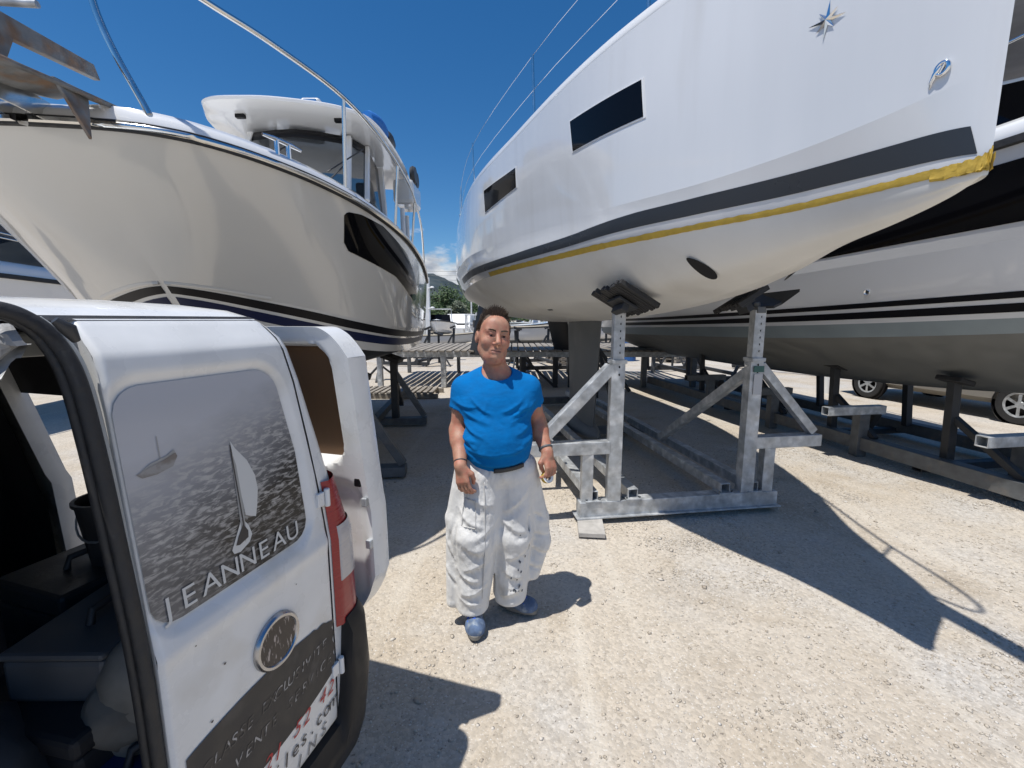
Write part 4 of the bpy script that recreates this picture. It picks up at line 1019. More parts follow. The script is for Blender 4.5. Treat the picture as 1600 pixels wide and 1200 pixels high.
# paint chips on the door
chip = mat('paint_chip', (.10, .085, .075), .8)
for x, z, s in ((-.435, .985, .002), (-.37, 1.0, .0035), (-.38, .90, .003), (-.17, .95, .002), (-.42, .80, .003)):
    a = [(x + s * math.cos(t) * (1 + .4 * math.sin(3 * t)), z + s * .8 * math.sin(t)) for t in np.linspace(0, 6.0, 9)]; decal('paint_chip', a, chip, -.0056, door)
# --- body: right rear corner pillar and quarter panel, roof, left corner, front half
zs = [.30, .40, .50, .60, .75, .9, 1.0, 1.04, 1.15, 1.3, 1.46, 1.545, 1.575, 1.60, 1.622]
def s_of_x(x, z): return x - (xs_(z) - RCN)            # only valid left of the corner; good enough near it
def body_strip(s0, s1, ns, zz, off=0.): return [[around(s0 + (s1 - s0) * i / ns, z, off) for i in range(ns + 1)] for z in zz]
def s_edge(z): return dx1(z) + .003 - (xs_(z) - RCN)
g = G(); g.grid([[around(float(a), z) for a in list(np.linspace(s_edge(z), max(.0, s_edge(z) + .001), 6))[:-1] + list(np.linspace(max(0, s_edge(z) + .001), .12, 16)) + [.2, .35, .5]] for z in zs])
g.build('rear_quarter', vanwhite, van, smooth=60)
g = G(); zr = [1.622, 1.626, 1.632, 1.638, 1.643, 1.65, 1.656, 1.660, 1.664, 1.667, 1.670]
for_roof = [[around(float(a), z) for a in list(np.linspace(-1.30, -.02, 30)) + list(np.linspace(0, RCN * math.pi / 2, 12)) + list(np.linspace(.25, 2.6, 14))] for z in zr]
g.grid(for_roof)
# roof top closes the shell
top = for_roof[-1]; far_l = [V(-.79, 2.9, 1.675)] * len(top); g.grid([top, [p.lerp(V(-.79, 1.6, 1.677), .8) for p in top]])
g.build('roof', vanwhite, van, smooth=50)
g = G(); gut = [around(float(a), 1.628, .0035) for a in list(np.linspace(-1.28, 0, 24)) + list(np.linspace(.01, .2, 8))]; gut2 = [around(float(a), 1.619, .002) for a in list(np.linspace(-1.28, 0, 24)) + list(np.linspace(.01, .2, 8))]
g.grid([gut, gut2]); g.build('roof_seam', rubber, van)
# side wall beyond the sliding-door opening, left wall, floor, pillars, headliner
g = G(); g.grid([[V(xs_(z), y, z) for y in (1.33, 1.345, 1.37)] for z in zs]); g.grid([[V(xs_(z), 1.33, z), V(xs_(z) - .03, 1.325, z), V(xs_(z) - .06, 1.335, z)] for z in zs]); g.build('door_pillar', vanwhite, van, smooth=60)
g = G(); g.grid([[V(xs_(z), y, z) for y in (1.37, 1.9, 2.6)] for z in zs]); g.build('front_door', vanwhite, van, smooth=60)
g = G(); g.grid([[V(xs_(z), y, z) for y in (.62, .9, 1.33)] for z in (.30, .40, .50)]); g.build('door_sill', vanwhite, van, smooth=60)
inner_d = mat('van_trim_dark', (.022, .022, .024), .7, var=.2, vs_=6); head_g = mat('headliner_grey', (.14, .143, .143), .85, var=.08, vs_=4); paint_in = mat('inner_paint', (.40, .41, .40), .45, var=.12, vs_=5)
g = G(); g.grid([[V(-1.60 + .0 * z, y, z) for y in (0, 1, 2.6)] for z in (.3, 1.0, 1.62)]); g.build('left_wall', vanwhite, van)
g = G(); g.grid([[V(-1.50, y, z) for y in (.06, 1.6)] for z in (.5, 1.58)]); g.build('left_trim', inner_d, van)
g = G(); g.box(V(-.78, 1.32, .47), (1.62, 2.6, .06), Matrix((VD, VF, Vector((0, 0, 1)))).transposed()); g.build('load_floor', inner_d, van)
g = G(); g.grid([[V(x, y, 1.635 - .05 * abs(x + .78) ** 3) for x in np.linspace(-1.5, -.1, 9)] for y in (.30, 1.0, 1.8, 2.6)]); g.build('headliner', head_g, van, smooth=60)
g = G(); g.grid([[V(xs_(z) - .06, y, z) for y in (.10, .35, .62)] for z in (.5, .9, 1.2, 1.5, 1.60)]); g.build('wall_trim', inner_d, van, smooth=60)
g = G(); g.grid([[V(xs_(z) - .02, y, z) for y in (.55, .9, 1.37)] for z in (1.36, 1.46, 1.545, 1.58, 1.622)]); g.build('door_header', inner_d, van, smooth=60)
Mv = Matrix((VD, VF, Vector((0, 0, 1)))).transposed()
for y_, z_ in ((.52, 1.565), (1.62, 1.50)):
    g = G(); g.box(V(-.80, y_, z_), (1.30, .05, .055), Mv); cb = g.build('roof_bow', paint_in, van, bevel=.008)
    for k in range(6):
        g = G(); g.lathe([(0, .0), (.016, .0)], 14, Matrix.Translation(V(-.30 - .2 * k, y_ - .027, z_)) @ (Matrix((VD, Vector((0, 0, 1)), -VF)).transposed().to_4x4()) @ Matrix.Diagonal((1.5, .8, 1, 1))); g.build('lightening_hole', stripe_bk, cb)
# front seats and wheel seen through the load bay
for x_ in (-.38, -1.15):
    g = G(); g.box(V(x_, 1.85, .80), (.48, .50, .16), Mv); g.box(V(x_, 1.62, 1.12), (.46, .12, .60), Mv); st_ = g.build('seat', plastic_bk, van, bevel=.05, seg=3); g = G(); g.box(V(x_, 1.62, 1.50), (.26, .09, .16), Mv); g.build('headrest', plastic_bk, st_, bevel=.04, seg=3)
g = G(); g.box(V(-.78, 2.45, 1.05), (1.75, .06, 1.2), Mv); g.build('cab_light_stop', inner_d, van)  # added panel shutting the cab front to keep daylight out of the bay
g = G(); g.grid([[V(xs_(z) - .07, y, z) for y in (1.37, 1.9, 2.44)] for z in (.5, .9, 1.2, 1.5, 1.62)]); g.build('cab_trim', inner_d, van, smooth=60)  # dark door trim, carried up to the roof to shut daylight out
# wheel arch inside
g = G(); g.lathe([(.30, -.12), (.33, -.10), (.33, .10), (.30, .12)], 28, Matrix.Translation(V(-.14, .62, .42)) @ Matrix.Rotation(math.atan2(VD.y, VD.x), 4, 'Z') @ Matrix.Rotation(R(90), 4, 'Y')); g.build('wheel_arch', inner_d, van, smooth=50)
# rear wheel under the quarter
g = G(); Mw = Matrix.Translation(V(-.06, .62, .30)) @ Matrix.Rotation(math.atan2(VD.y, VD.x), 4, 'Z') @ Matrix.Rotation(R(90), 4, 'Y')
g.lathe([(.18, -.09), (.27, -.09), (.30, -.06), (.30, .06), (.27, .09), (.18, .09), (.18, -.09)], 32, Mw); wh = g.build('wheel', rubber, van, smooth=40); g = G(); g.lathe([(0, .06), (.06, .07), (.17, .05), (.19, .085)], 24, Mw, cap=False); g.build('rim', galv, wh, smooth=40)
# --- black door seal running up the door edge and away along the roof
g = G(); path = [(-.510, .40), (-.512, .7), (-.514, 1.0), (-.519, 1.25), (-.525, 1.42), (-.531, 1.53), (-.545, 1.590), (-.570, 1.622), (-.605, 1.637), (-.68, 1.642), (-.85, 1.645), (-1.2, 1.645)]
sy = lambda z: .016 + max(0, z - 1.0) * .06 + max(0, z - 1.5) * .16
pp = spline([V(x, sy(z), z) for x, z in path], 8); g.tube(pp, .0125, 10, flat=.8)
g.tube([p + VD * -.011 + VF * .012 for p in pp], .008, 8); se = g.build('door_seal', rubber, van, smooth=70)
g = G(); pp2 = spline([V(x + .016, sy(z) + .008, z) for x, z in path[:8]], 8); g.tube(pp2, .006, 8); g.build('door_edge', paint_in, van, smooth=70)
g = G(); g.tube([V(-.538, .028, 1.588), V(-.548, .024, 1.606), V(-.562, .026, 1.620)], [.006, .011, .006], 10); g.build('loose_clip', plastic_bk, se, smooth=60)
# torn plastic hanging inside the top corner
sheet = mat('torn_plastic', (.30, .305, .31), .45, var=.25, vs_=10, bump=.4, bs=22)
g = G(); rows = []
for j in range(15):
    row = []
    for i in range(17):
        a, b = i / 16, j / 14; x = -.575 - .16 * a + .02 * math.sin(b * 5); z = 1.615 - .12 * b * (1 - .55 * abs(a - .35) * 1.6)
        d = noise.noise((a * 3.2, b * 3.4, 1.7)) * .05 + .02 * noise.noise((a * 8, b * 8, 5.)); row.append(V(x + d * .6, .10 + .05 * a + d, z + d * .5))
    rows.append(row)
g.grid(rows); g.build('torn_lining', sheet, van, smooth=35)
# --- tail lamp wrapped round the corner
red_l = mat('red_lens', (.30, .006, .010), .18, coat=.25, var=.12, vs_=6, bump=.2, bs=3, vscale=(1, 1, 50)); clear_l = mat('clear_lens', (.50, .47, .46), .15, coat=.6, bump=.3, bs=3, vscale=(1, 1, 60))
def lamp(z0_, z1_, m, name, parent, off, sA=.008, sB=.20, nz2=10):
    g = G(); rows = []
    for j in range(nz2 + 1):
        z = z0_ + (z1_ - z0_) * j / nz2; f = (z - .72) / .45; e = .024 * math.sin(math.pi * max(0, min(1, f))) ** .5
        rows.append([around(float(a), z, off * (0.15 if k in (0, 13) else 1)) for k, a in enumerate(np.linspace(s_edge(z) + sA, sB - .05 * (1 - f) ** 2, 14))])
    g.grid(rows); return g.build(name, m, parent, smooth=60)
tl = lamp(.72, 1.17, red_l, 'tail_lamp', van, .014)
lamp(.86, 1.03, clear_l, 'clear_lens', tl, .0175, .020, .10)
# --- bumper corner: black plastic, deeper under the door
g = G(); rows = []
for s in list(np.linspace(-1.2, -.09, 22)) + list(np.linspace(-.085, -.05, 6)) + list(np.linspace(-.045, .36, 24)):
    t_ = min(1, max(0, (s + .075) / .05)); t_ = t_ * t_ * (3 - 2 * t_); ztop = .42 + .32 * t_ - max(0, s - .2) * .25
    rows.append([around(s, ztop, -.004), around(s, ztop - .004, .018), around(s, ztop - .05, .036), around(s, (ztop + .30) / 2, .044), around(s, .34, .042), around(s, .27, .030), around(s, .24, -.02)])
g.grid(rows); g.build('bumper', mat('bumper_plastic', (.016, .016, .017), .55, var=.2, vs_=10, spec=.3), van, smooth=50)
# --- sliding side door pushed back past the corner
SDX = .168
def sd(y, z, dx): return V(SDX - float(np.interp(z, ZP, XP)) * .62 + dx, y, z)
g = G(); ny, nz3 = 60, 80; rows = []
Y0, Y1, Z0, Z1 = .005, .80, .60, 1.60
def clampc(y, z):
    # rounded outline
    d = rr(y, z, Y0, Y1, Z0, Z1, .10)
    return d
def sdz(y): return Z0 + (.17 * max(0, 1 - (y - Y0) / .12) ** 2)
for j in range(nz3 + 1):
    row = []
    for i in range(ny + 1):
        y = Y0 + (Y1 - Y0) * (i / ny) ** 1.4; b_, t_ = sdz(y), Z1 - .09 * max(0, 1 - (y - Y0) / .10) ** 2
        z = b_ + (t_ - b_) * j / nz3
        w = rr(y, z, .075, .72, 1.165, 1.545, .07); k = min(1, max(0, (.008 - w) / .016)); k = k * k * (3 - 2 * k)
        low = rr(y, z, .03, .72, .66, 1.10, .06); k2 = min(1, max(0, (.01 - low) / .03))
        row.append(sd(y, z, .060 * k + .012 * k2))
    rows.append(row)
g.grid(rows)
outer = [[p + VD * .08 for i, p in enumerate(r)] for r in rows]
edge_a = [r[0] for r in rows]; edge_b = [p + VD * .035 - VF * .012 for p in edge_a]; edge_c = [p + VD * .085 for p in edge_a]
g.grid([edge_a, edge_b, edge_c]); g.grid([[r[0] + VD * .085 for r in rows], [r[-1] + VD * .085 for r in rows]]); g.grid([rows[-1], [p + VD * .085 for p in rows[-1]]]); g.grid([rows[0], [p + VD * .085 for p in rows[0]]])
sdo = g.build('sliding_door', vanwhite, van, smooth=50)
brown = mat('brown_board', (.13, .068, .030), .6, var=.25, vs_=3, bump=.1, bs=30, vscale=(1, 1, .3))
g = G(); g.grid([[sd(y, z, .054) for y in np.linspace(.08, .71, 8)] for z in np.linspace(1.172, 1.538, 8)]); g.build('window_board', brown, sdo, smooth=60)
g = G(); M_ = Mv; g.box(sd(.038, 1.105, .004), (.012, .028, .034), Mv); g.build('latch_hole', stripe_bk, sdo, bevel=.006)
for z in (1.10, .95):
    g = G(); g.box(sd(.015, z - .06, .0), (.03, .02, .03), Mv); g.build('roller_bracket', galv, sdo, bevel=.004)

# ------------------------------------------------------------------ gear lying in the load bay
def crate(name, label, cat, x, y, z, sx, sy, sz, m, rz=0, lid=True):
    t = thing(name, label, cat, tuple(V(x, y, z))); Mr = Mv @ Matrix.Rotation(rz, 3, 'Z')
    g = G(); g.box(V(x, y, z + sz * .42), (sx, sy, sz * .84), Mr); g.build('box_body', m, t, bevel=.012)
    if lid:
        g = G(); g.box(V(x, y, z + sz * .92), (sx * 1.03, sy * 1.03, sz * .15), Mr); ld = g.build('lid', m, t, bevel=.012)
        g = G(); q = V(x, y, z + sz); r_ = Mr @ Vector((1, 0, 0)); g.tube([q - r_ * sx * .2, q - r_ * sx * .17 + Vector((0, 0, .03)), q + r_ * sx * .17 + Vector((0, 0, .03)), q + r_ * sx * .2], .009, 8); g.build('handle', plastic_bk, ld, smooth=60)
        for k in (-.3, .3):
            g = G(); g.box(q + r_ * sx * k - (Mr @ Vector((0, 1, 0))) * sy * .525 - Vector((0, 0, sz * .17)), (.03, .012, .05), Mr); g.build('latch', galv_d, ld, bevel=.003)
    return t
grey_case = mat('grey_case', (.10, .105, .11), .55, var=.15, vs_=6); blue_tub = mat('blue_tub', (.015, .03, .10), .5, var=.1)
crate('equipment_box', 'black box under the black bucket in the van\'s load bay', 'box', -.20, .72, .50, .30, .28, .42, plastic_bk)
crate('tool_case', 'grey vented tool case on the bags in the van', 'tool case', -.34, .40, .80, .30, .22, .12, grey_case, .3)
crate('storage_crate', 'dark crate on the van floor beneath the tool case', 'crate', -.34, .42, .50, .42, .36, .30, inner_d, .1)
crate('blue_box', 'dark blue plastic box low in the van near the door edge', 'box', -.42, .16, .50, .30, .22, .20, blue_tub, -.15)
bk = thing('bucket', 'black bucket with wire handle on the box inside the van', 'bucket', tuple(V(-.17, .66, .92)))
g = G(); Mt = Matrix.Translation(V(-.17, .66, .92)) @ Matrix.Diagonal((.78, .78, .95, 1)); g.lathe([(.0, .0), (.075, .0), (.10, .19), (.108, .19), (.108, .20), (.096, .20), (.072, .01), (0, .01)], 28, Mt); g.build('pail', plastic_bk, bk, smooth=40)
g = G(); g.tube([V(-.17, .66, 1.09) + Vector((.085 * math.cos(a), -.07 * abs(math.sin(a)), -.09 * abs(math.sin(a)))) for a in np.linspace(0, math.pi, 14)], .003, 6); g.build('bail_handle', galv, bk)
def bag(name, label, c, s, m, seed):
    t = thing(name, label, 'bag', tuple(c)); g = G(); rows = []
    for j in range(15):
        ph = math.pi * j / 14; row = []
        for i in range(24):
            th = 2 * math.pi * i / 24; v = Vector((math.sin(ph) * math.cos(th), math.sin(ph) * math.sin(th), math.cos(ph)))
            k = 1 + .22 * noise.noise(v * 1.6 + Vector((seed, 0, 0))) + .10 * noise.noise(v * 4.2 + Vector((0, seed, 0)))
            row.append(Vector(c) + Vector((0, 0, s[2] * .9)) + Vector((v.x * s[0] * k, v.y * s[1] * k, max(v.z, -.9) * s[2] * k)))
        rows.append(row)
    g.grid(rows, wrap=True); g.build('cloth_body', m, t, smooth=80)
    g = G(); q = Vector(c) + Vector((0, 0, s[2] * 1.7)); g.tube(spline([q + Vector((-s[0] * .6, 0, -.02)), q + Vector((-.05, .02, .05)), q + Vector((.06, 0, .05)), q + Vector((s[0] * .6, 0, -.03))], 5), .012, 6); g.build('carry_strap', inner_d, t, smooth=60)
    return t
bag('work_bag', 'slack dark grey work bag heaped in the van', V(-.70, .42, .50), (.24, .20, .20), mat('grey_cloth', (.06, .062, .066), .9, var=.3, vs_=7, bump=.4, bs=12), 3.1)
bag('cloth_bundle', 'pale crumpled cloth bundle at the foot of the van\'s door edge', V(-.42, .24, .70), (.09, .08, .08), mat('pale_cloth', (.15, .14, .12), .9, var=.3, vs_=9, bump=.4, bs=14), 8.4)
bag('dust_sheet', 'dark blue bundled sheet beside the grey work bag in the van', V(-.95, .60, .50), (.22, .2, .18), mat('blue_cloth', (.02, .025, .05), .9, var=.3, vs_=9, bump=.4, bs=14), 5.5)
jug = thing('plastic_jug', 'dirty pale plastic jug standing inside the van\'s rear door edge', 'jug', tuple(V(-.40, .22, .70)))
g = G(); g.lathe([(0, 0), (.07, 0), (.075, .02), (.075, .16), (.05, .21), (.025, .23), (.025, .25), (0, .25)], 24, Matrix.Translation(V(-.40, .22, .70))); g.build('jug_body', mat('dimmed_white', (.20, .19, .165), .6, var=.3, vs_=9), jug, smooth=50)  # white plastic, colour lowered to sit in the dim load bay
g = G(); g.lathe([(.03, .25), (.03, .275), (0, .278)], 16, Matrix.Translation(V(-.40, .22, .70))); g.build('cap', plastic_bk, jug, smooth=50)
# ------------------------------------------------------------------ galvanised cradle under the white yacht
cr_ = thing('boat_cradle', 'galvanised steel cradle with drilled posts and ribbed pads under the white yacht', 'boat cradle', tuple(yb(2.0, -.2, 0)))
def bar(name, a, b, w, h=None, m=galv, hollow=.006, parent=None, bev=.004):
    g = G(); g.beam(a, b, w, h, hollow=hollow); return g.build(name, m, parent or cr_, bevel=bev, seg=2)
def holes(post, a, b, w, n, ax):
    """row of pin holes up the face of a post"""
    a, b = Vector(a), Vector(b)
    for k in range(n):
        p = a.lerp(b, k / (n - 1)); nn = Vector(ax).normalized(); x = nn.cross(Vector((0, 0, 1))).normalized()
        M_ = Matrix((x, Vector((0, 0, 1)), nn)).transposed().to_4x4(); M_.translation = p + nn * (w / 2 + .0012)
        g = G(); g.lathe([(0, 0), (.0095, 0)], 14, M_); g.build('pin_hole', stripe_bk, post)
def pad(c, n, parent, size=(.40, .30), along=None):
    """tilted support pad: steel plate, strip of ribbed black carpet over it"""
    n = Vector(n).normalized(); a = Vector(along) - n * Vector(along).dot(n); a.normalize(); b = n.cross(a)
    M_ = Matrix((a, b, n)).transposed()
    g = G(); g.box(Vector(c) - n * .062, (size[0] * .42, size[1] * .5, .02), M_); g.box(Vector(c) - n * .095, (size[0] * .36, .05, .06), M_); pl = g.build('pad_plate', iron, parent, bevel=.004)
    rs = random.Random(int(c[0] * 100)); k = 13
    for i in range(k):
        f = (i + .5) / k - .5; g = G(); g.box(Vector(c) + a * (f * size[0]) - n * (.018 + .006 * rs.random()) + b * .012 * rs.uniform(-1, 1), (size[0] / k * .82, size[1] * (1 + .07 * rs.uniform(-1, 1)), .036), M_ @ Matrix.Rotation(rs.uniform(-.12, .12), 3, 'Y'))
        g.build('rubber_rib', rubber, pl, bevel=.004)
    return pl
def post(l, b, ztop, w=.105, zsplit=1.30, zb=.17, m=galv, hl=True):
    lo = bar('post', yb(l, b, zb), yb(l, b, zsplit), w, m=m); up_ = bar('post_extension', yb(l, b, zsplit - .05), yb(l, b, ztop), w * .84, m=m, hollow=0)
    if hl:
        holes(up_, yb(l, b - .005, zsplit + .07), yb(l, b - .005, zsplit + .07 + .055 * 5), w * .84, 6, -Y.D); holes(lo, yb(l, b, zsplit - .10), yb(l, b, zsplit - .04), w, 2, -Y.D)
        g = G(); g.box(yb(l, b, zsplit), (w * 1.14, w * 1.14, .03), Matrix((Y.N, Y.D, Vector((0, 0, 1)))).transposed()); g.build('collar', m, cr_, bevel=.003)
    return lo
# base frame
bar('base_beam', yb(2.0, .71, .11), yb(2.0, -1.04, .11), .11, .12, hollow=0)
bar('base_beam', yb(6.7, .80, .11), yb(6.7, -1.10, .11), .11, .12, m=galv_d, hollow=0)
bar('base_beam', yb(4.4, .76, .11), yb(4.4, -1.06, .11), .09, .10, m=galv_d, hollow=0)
g = G(); g.box(yb(2.0, -.16, .045), (1.80, .17, .012), Matrix((Y.N, Y.D, Vector((0, 0, 1)))).transposed()); g.build('base_flange', galv, cr_, bevel=.003)
for b in (.60, .26, -.56, -.82): bar('rail', yb(1.96, b, .215), yb(6.9, b, .215), .085, hollow=.007)
for b in (.60, .26, -.56, -.82):
    g = G(); g.box(yb(1.99, b, .178), (.13, .11, .012), Matrix((Y.N, Y.D, Vector((0, 0, 1)))).transposed()); fp = g.build('rail_bracket', galv, cr_, bevel=.003)
    for s in (-.055, .055):
        g = G(); g.lathe([(0, .012), (.009, .012), (.009, 0)], 6, Matrix.Translation(yb(1.955, b + s, .184))); g.build('bolt', galv_d, fp)
# front posts, arms, braces
PL, PR = .42, -.76
post(2.0, PL, 1.72); post(2.0, PR, 1.70)
bar('arm', yb(2.0, PL + .05, .615), yb(2.0, 1.20, .615), .10, hollow=.007); bar('arm', yb(2.0, PR - .05, .60), yb(2.0, -1.42, .60), .10, hollow=.007)
bar('stub_leg', yb(2.0, .645, .17), yb(2.0, .645, .565), .09); bar('stub_leg', yb(2.0, -.95, .17), yb(2.0, -.95, .55), .09)
bar('brace', yb(2.0, PL + .05, 1.255), yb(2.0, 1.02, .69), .085, hollow=0); bar('brace', yb(2.0, PR - .05, 1.255), yb(2.0, -1.36, .67), .07, hollow=0)
bar('inner_brace', yb(2.06, PL + .03, 1.20), yb(2.42, .78, .67), .035, .05, hollow=0)
bar('rear_brace', yb(2.06, PR, 1.19), yb(3.35, PR + .08, .27), .075, hollow=0)
bar('side_frame', yb(2.6, 1.06, .62), yb(2.6, 1.06, .25), .05); bar('side_frame', yb(2.6, 1.10, .64), yb(2.6, .74, .64), .05); bar('side_frame', yb(2.6, .88, .62), yb(3.1, .66, .27), .045)
for b in (PL, PR):
    g = G(); s_ = 1 if b > 0 else -1
    g.tube([yb(1.99, b + .10 * s_, 1.25), yb(1.99, b - .16 * s_ if b > 0 else b + .08, 1.25 - (.07 if b > 0 else 0))], .008, 8); g.build('locking_pin', steel_ss, cr_, smooth=60)
g = G(); g.box(yb(1.943, PR - .005, 1.10), (.075, .004, .17), Matrix((Y.N, Y.D, Vector((0, 0, 1)))).transposed()); g.build('label_plate', gelgrey, cr_)
g = G(); g.box(yb(1.943, PR - .005, 1.225), (.09, .006, .05), Matrix((Y.N, Y.D, Vector((0, 0, 1)))).transposed()); g.build('green_strap', mat('green_strap', (.06, .14, .12), .7), cr_)
# pads against the hull
def pad_on(u, t, side, parent, size=(.40, .30), drop=.02):
    p = Y.P(u, t, side); n = Y.normal(u, t, side); return pad(p + n * .03, -n, parent, size, Y.D), p
def hull_u(l):  # station parameter at length l
    L = [q[0] for q in Y.lines[3]]; return float(np.interp(l, L, [i / (len(L) - 1) for i in range(len(L))]))
pad_on(.455, 4.12, 1, cr_, (.46, .33)); pad_on(.455, 4.1, -1, cr_, (.36, .24))
# the far pad hangs on a dark plate bracket
g = G(); g.prism([yb(1.88, -.80, 1.71), yb(1.87, -.86, 1.74), yb(1.74, -.89, 1.83), yb(2.15, -.88, 1.82), yb(2.12, -.72, 1.71)], (0, 0, 0), (0, 0, .02)); g.build('pad_bracket', iron, cr_)
for b, z in ((PL, 1.72), (PR, 1.70)):
    g = G(); g.tube([yb(2.0, b, z), yb(2.0, b * .98, z + .06)], .022, 10); g.box(yb(2.0, b, z), (.07, .11, .05)); g.build('swivel', galv_d, cr_, bevel=.004)
# rear posts
for b in (.80, -.95):
    post(6.4, b, 1.62, .10, 1.25, m=iron, hl=False)
    bar('brace', yb(6.4, b, 1.2), yb(5.7, b * 1.05, .27), .06, m=iron, hollow=0); bar('brace', yb(6.4, b, 1.15), yb(6.4, b * 1.7, .3), .06, m=iron, hollow=0)
    u = hull_u(6.4); pad_on(u, 4.2, 1 if b > 0 else -1, cr_, (.36, .28))
# timber under the near corner
g = G(); g.box(yb(1.90, .64, .022), (.20, .42, .035), Matrix((Y.N, Y.D, Vector((0, 0, 1)))).transposed() @ Matrix.Rotation(.25, 3, 'Z')); pk = g.build('packing_board', mat('pale_board', (.42, .40, .37), .85, var=.2, vs_=9, bump=.15, bs=40), bevel=.004)
tag(pk, 'thin pale packing board under the near left corner of the yacht cradle', 'board')

# ------------------------------------------------------------------ cradle of the motor yacht
c2 = thing('yacht_support', 'long dark steel support frame with stub brackets under the grey motor yacht', 'boat cradle', (4.4, 4.5, 0))
def mb(l, b, z): return MOTORYACHT.world((l, b, z))
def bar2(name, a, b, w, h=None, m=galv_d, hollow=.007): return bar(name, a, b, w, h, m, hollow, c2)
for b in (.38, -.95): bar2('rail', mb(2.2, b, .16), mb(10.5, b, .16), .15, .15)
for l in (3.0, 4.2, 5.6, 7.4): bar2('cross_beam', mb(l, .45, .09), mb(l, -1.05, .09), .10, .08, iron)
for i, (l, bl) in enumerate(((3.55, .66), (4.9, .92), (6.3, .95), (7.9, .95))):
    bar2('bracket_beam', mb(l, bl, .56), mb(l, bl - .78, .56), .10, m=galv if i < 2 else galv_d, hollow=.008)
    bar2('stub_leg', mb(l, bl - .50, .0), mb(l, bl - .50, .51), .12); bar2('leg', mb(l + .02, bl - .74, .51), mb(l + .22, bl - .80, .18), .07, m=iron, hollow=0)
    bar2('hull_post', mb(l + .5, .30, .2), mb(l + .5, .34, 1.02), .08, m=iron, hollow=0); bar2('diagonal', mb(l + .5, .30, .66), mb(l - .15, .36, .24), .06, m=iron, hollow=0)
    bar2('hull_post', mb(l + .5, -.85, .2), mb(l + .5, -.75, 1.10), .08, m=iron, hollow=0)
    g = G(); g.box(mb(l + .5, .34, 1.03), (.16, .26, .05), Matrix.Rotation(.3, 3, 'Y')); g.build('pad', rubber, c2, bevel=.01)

# ------------------------------------------------------------------ cradle of the cream cruiser
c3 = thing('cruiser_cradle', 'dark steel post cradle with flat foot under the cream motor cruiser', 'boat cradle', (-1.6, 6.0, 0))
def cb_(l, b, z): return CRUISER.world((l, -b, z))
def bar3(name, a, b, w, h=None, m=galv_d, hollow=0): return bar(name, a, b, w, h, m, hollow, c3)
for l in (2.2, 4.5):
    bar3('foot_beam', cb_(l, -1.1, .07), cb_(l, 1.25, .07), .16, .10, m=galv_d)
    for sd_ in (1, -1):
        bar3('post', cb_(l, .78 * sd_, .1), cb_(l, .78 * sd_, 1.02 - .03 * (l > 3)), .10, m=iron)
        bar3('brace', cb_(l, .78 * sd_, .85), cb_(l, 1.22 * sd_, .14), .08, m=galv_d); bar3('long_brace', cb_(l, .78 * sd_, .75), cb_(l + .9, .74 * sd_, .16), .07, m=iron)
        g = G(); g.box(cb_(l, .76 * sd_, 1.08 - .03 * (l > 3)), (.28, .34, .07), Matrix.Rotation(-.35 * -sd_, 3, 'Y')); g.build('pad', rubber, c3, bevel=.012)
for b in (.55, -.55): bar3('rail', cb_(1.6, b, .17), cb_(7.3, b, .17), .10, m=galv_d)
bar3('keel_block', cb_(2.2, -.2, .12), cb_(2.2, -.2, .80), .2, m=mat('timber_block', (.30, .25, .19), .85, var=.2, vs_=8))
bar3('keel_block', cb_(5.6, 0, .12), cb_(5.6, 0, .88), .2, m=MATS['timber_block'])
# ------------------------------------------------------------------ slatted platform behind the boats
pf = thing('slatted_platform', 'long raised walkway of pale planks on steel legs behind the man', 'platform', (.5, 12, 0))
g = G(); g.box((.6, 10.5, .80), (7.9, .09, .13)); g.build('edge_beam', galv, pf, bevel=.006)
g = G(); g.box((.6, 13.5, .80), (7.9, .09, .13)); g.build('edge_beam', galv_d, pf, bevel=.006)
rs = random.Random(9); me_plank = None
for i in range(44):
    x = -3.25 + .175 * i
    if me_plank is None:
        g = G(); g.box((0, 0, 0), (.135, 3.35, .035)); o = g.build('plank', wood, pf); me_plank = o.data; o.matrix_parent_inverse = Matrix.Translation(ROOTLOC[pf.name]).inverted()
    else:
        o = bpy.data.objects.new('plank', me_plank); COL.objects.link(o); adopt(o, pf)
    o.location = (x, 12.0 + rs.uniform(-.04, .04), .887 + rs.uniform(-.004, .004)); o.rotation_euler = (0, 0, rs.uniform(-.006, .006))
for x, m in ((-3.2, galv), (-1.66, galv), (.28, iron), (1.05, iron), (1.42, iron), (1.75, iron), (3.2, galv_d), (4.4, galv_d)):
    g = G(); g.beam((x, 10.5, 0), (x, 10.5, .74), .12); g.build('leg', m, pf, bevel=.005)
for x in (-3.2, -1.66, .28, 1.75, 3.2, 4.4):
    g = G(); g.beam((x, 13.5, 0), (x, 13.5, .74), .10); g.build('leg', galv_d, pf)
for x0, x1 in ((.3, 1.0), (1.9, 2.7)):
    g = G(); g.beam((x0, 10.45, .7), (x1, 10.42, .05), .06); g.build('brace', iron, pf)
rp = thing('timber_ramp', 'low slatted timber ramp on the ground behind the cream cruiser\'s cradle', 'ramp', (-2.7, 9.4, 0))
for i in range(15):
    g = G(); g.box((-3.45 + .125 * i, 9.35, .12), (.075, .9, .03), Matrix.Rotation(.02 * math.sin(i), 3, 'Z')); g.build('slat', wood, rp)
for y in (8.98, 9.72):
    g = G(); g.box((-2.55, y, .05), (2.0, .08, .09)); g.build('bearer', wood, rp)

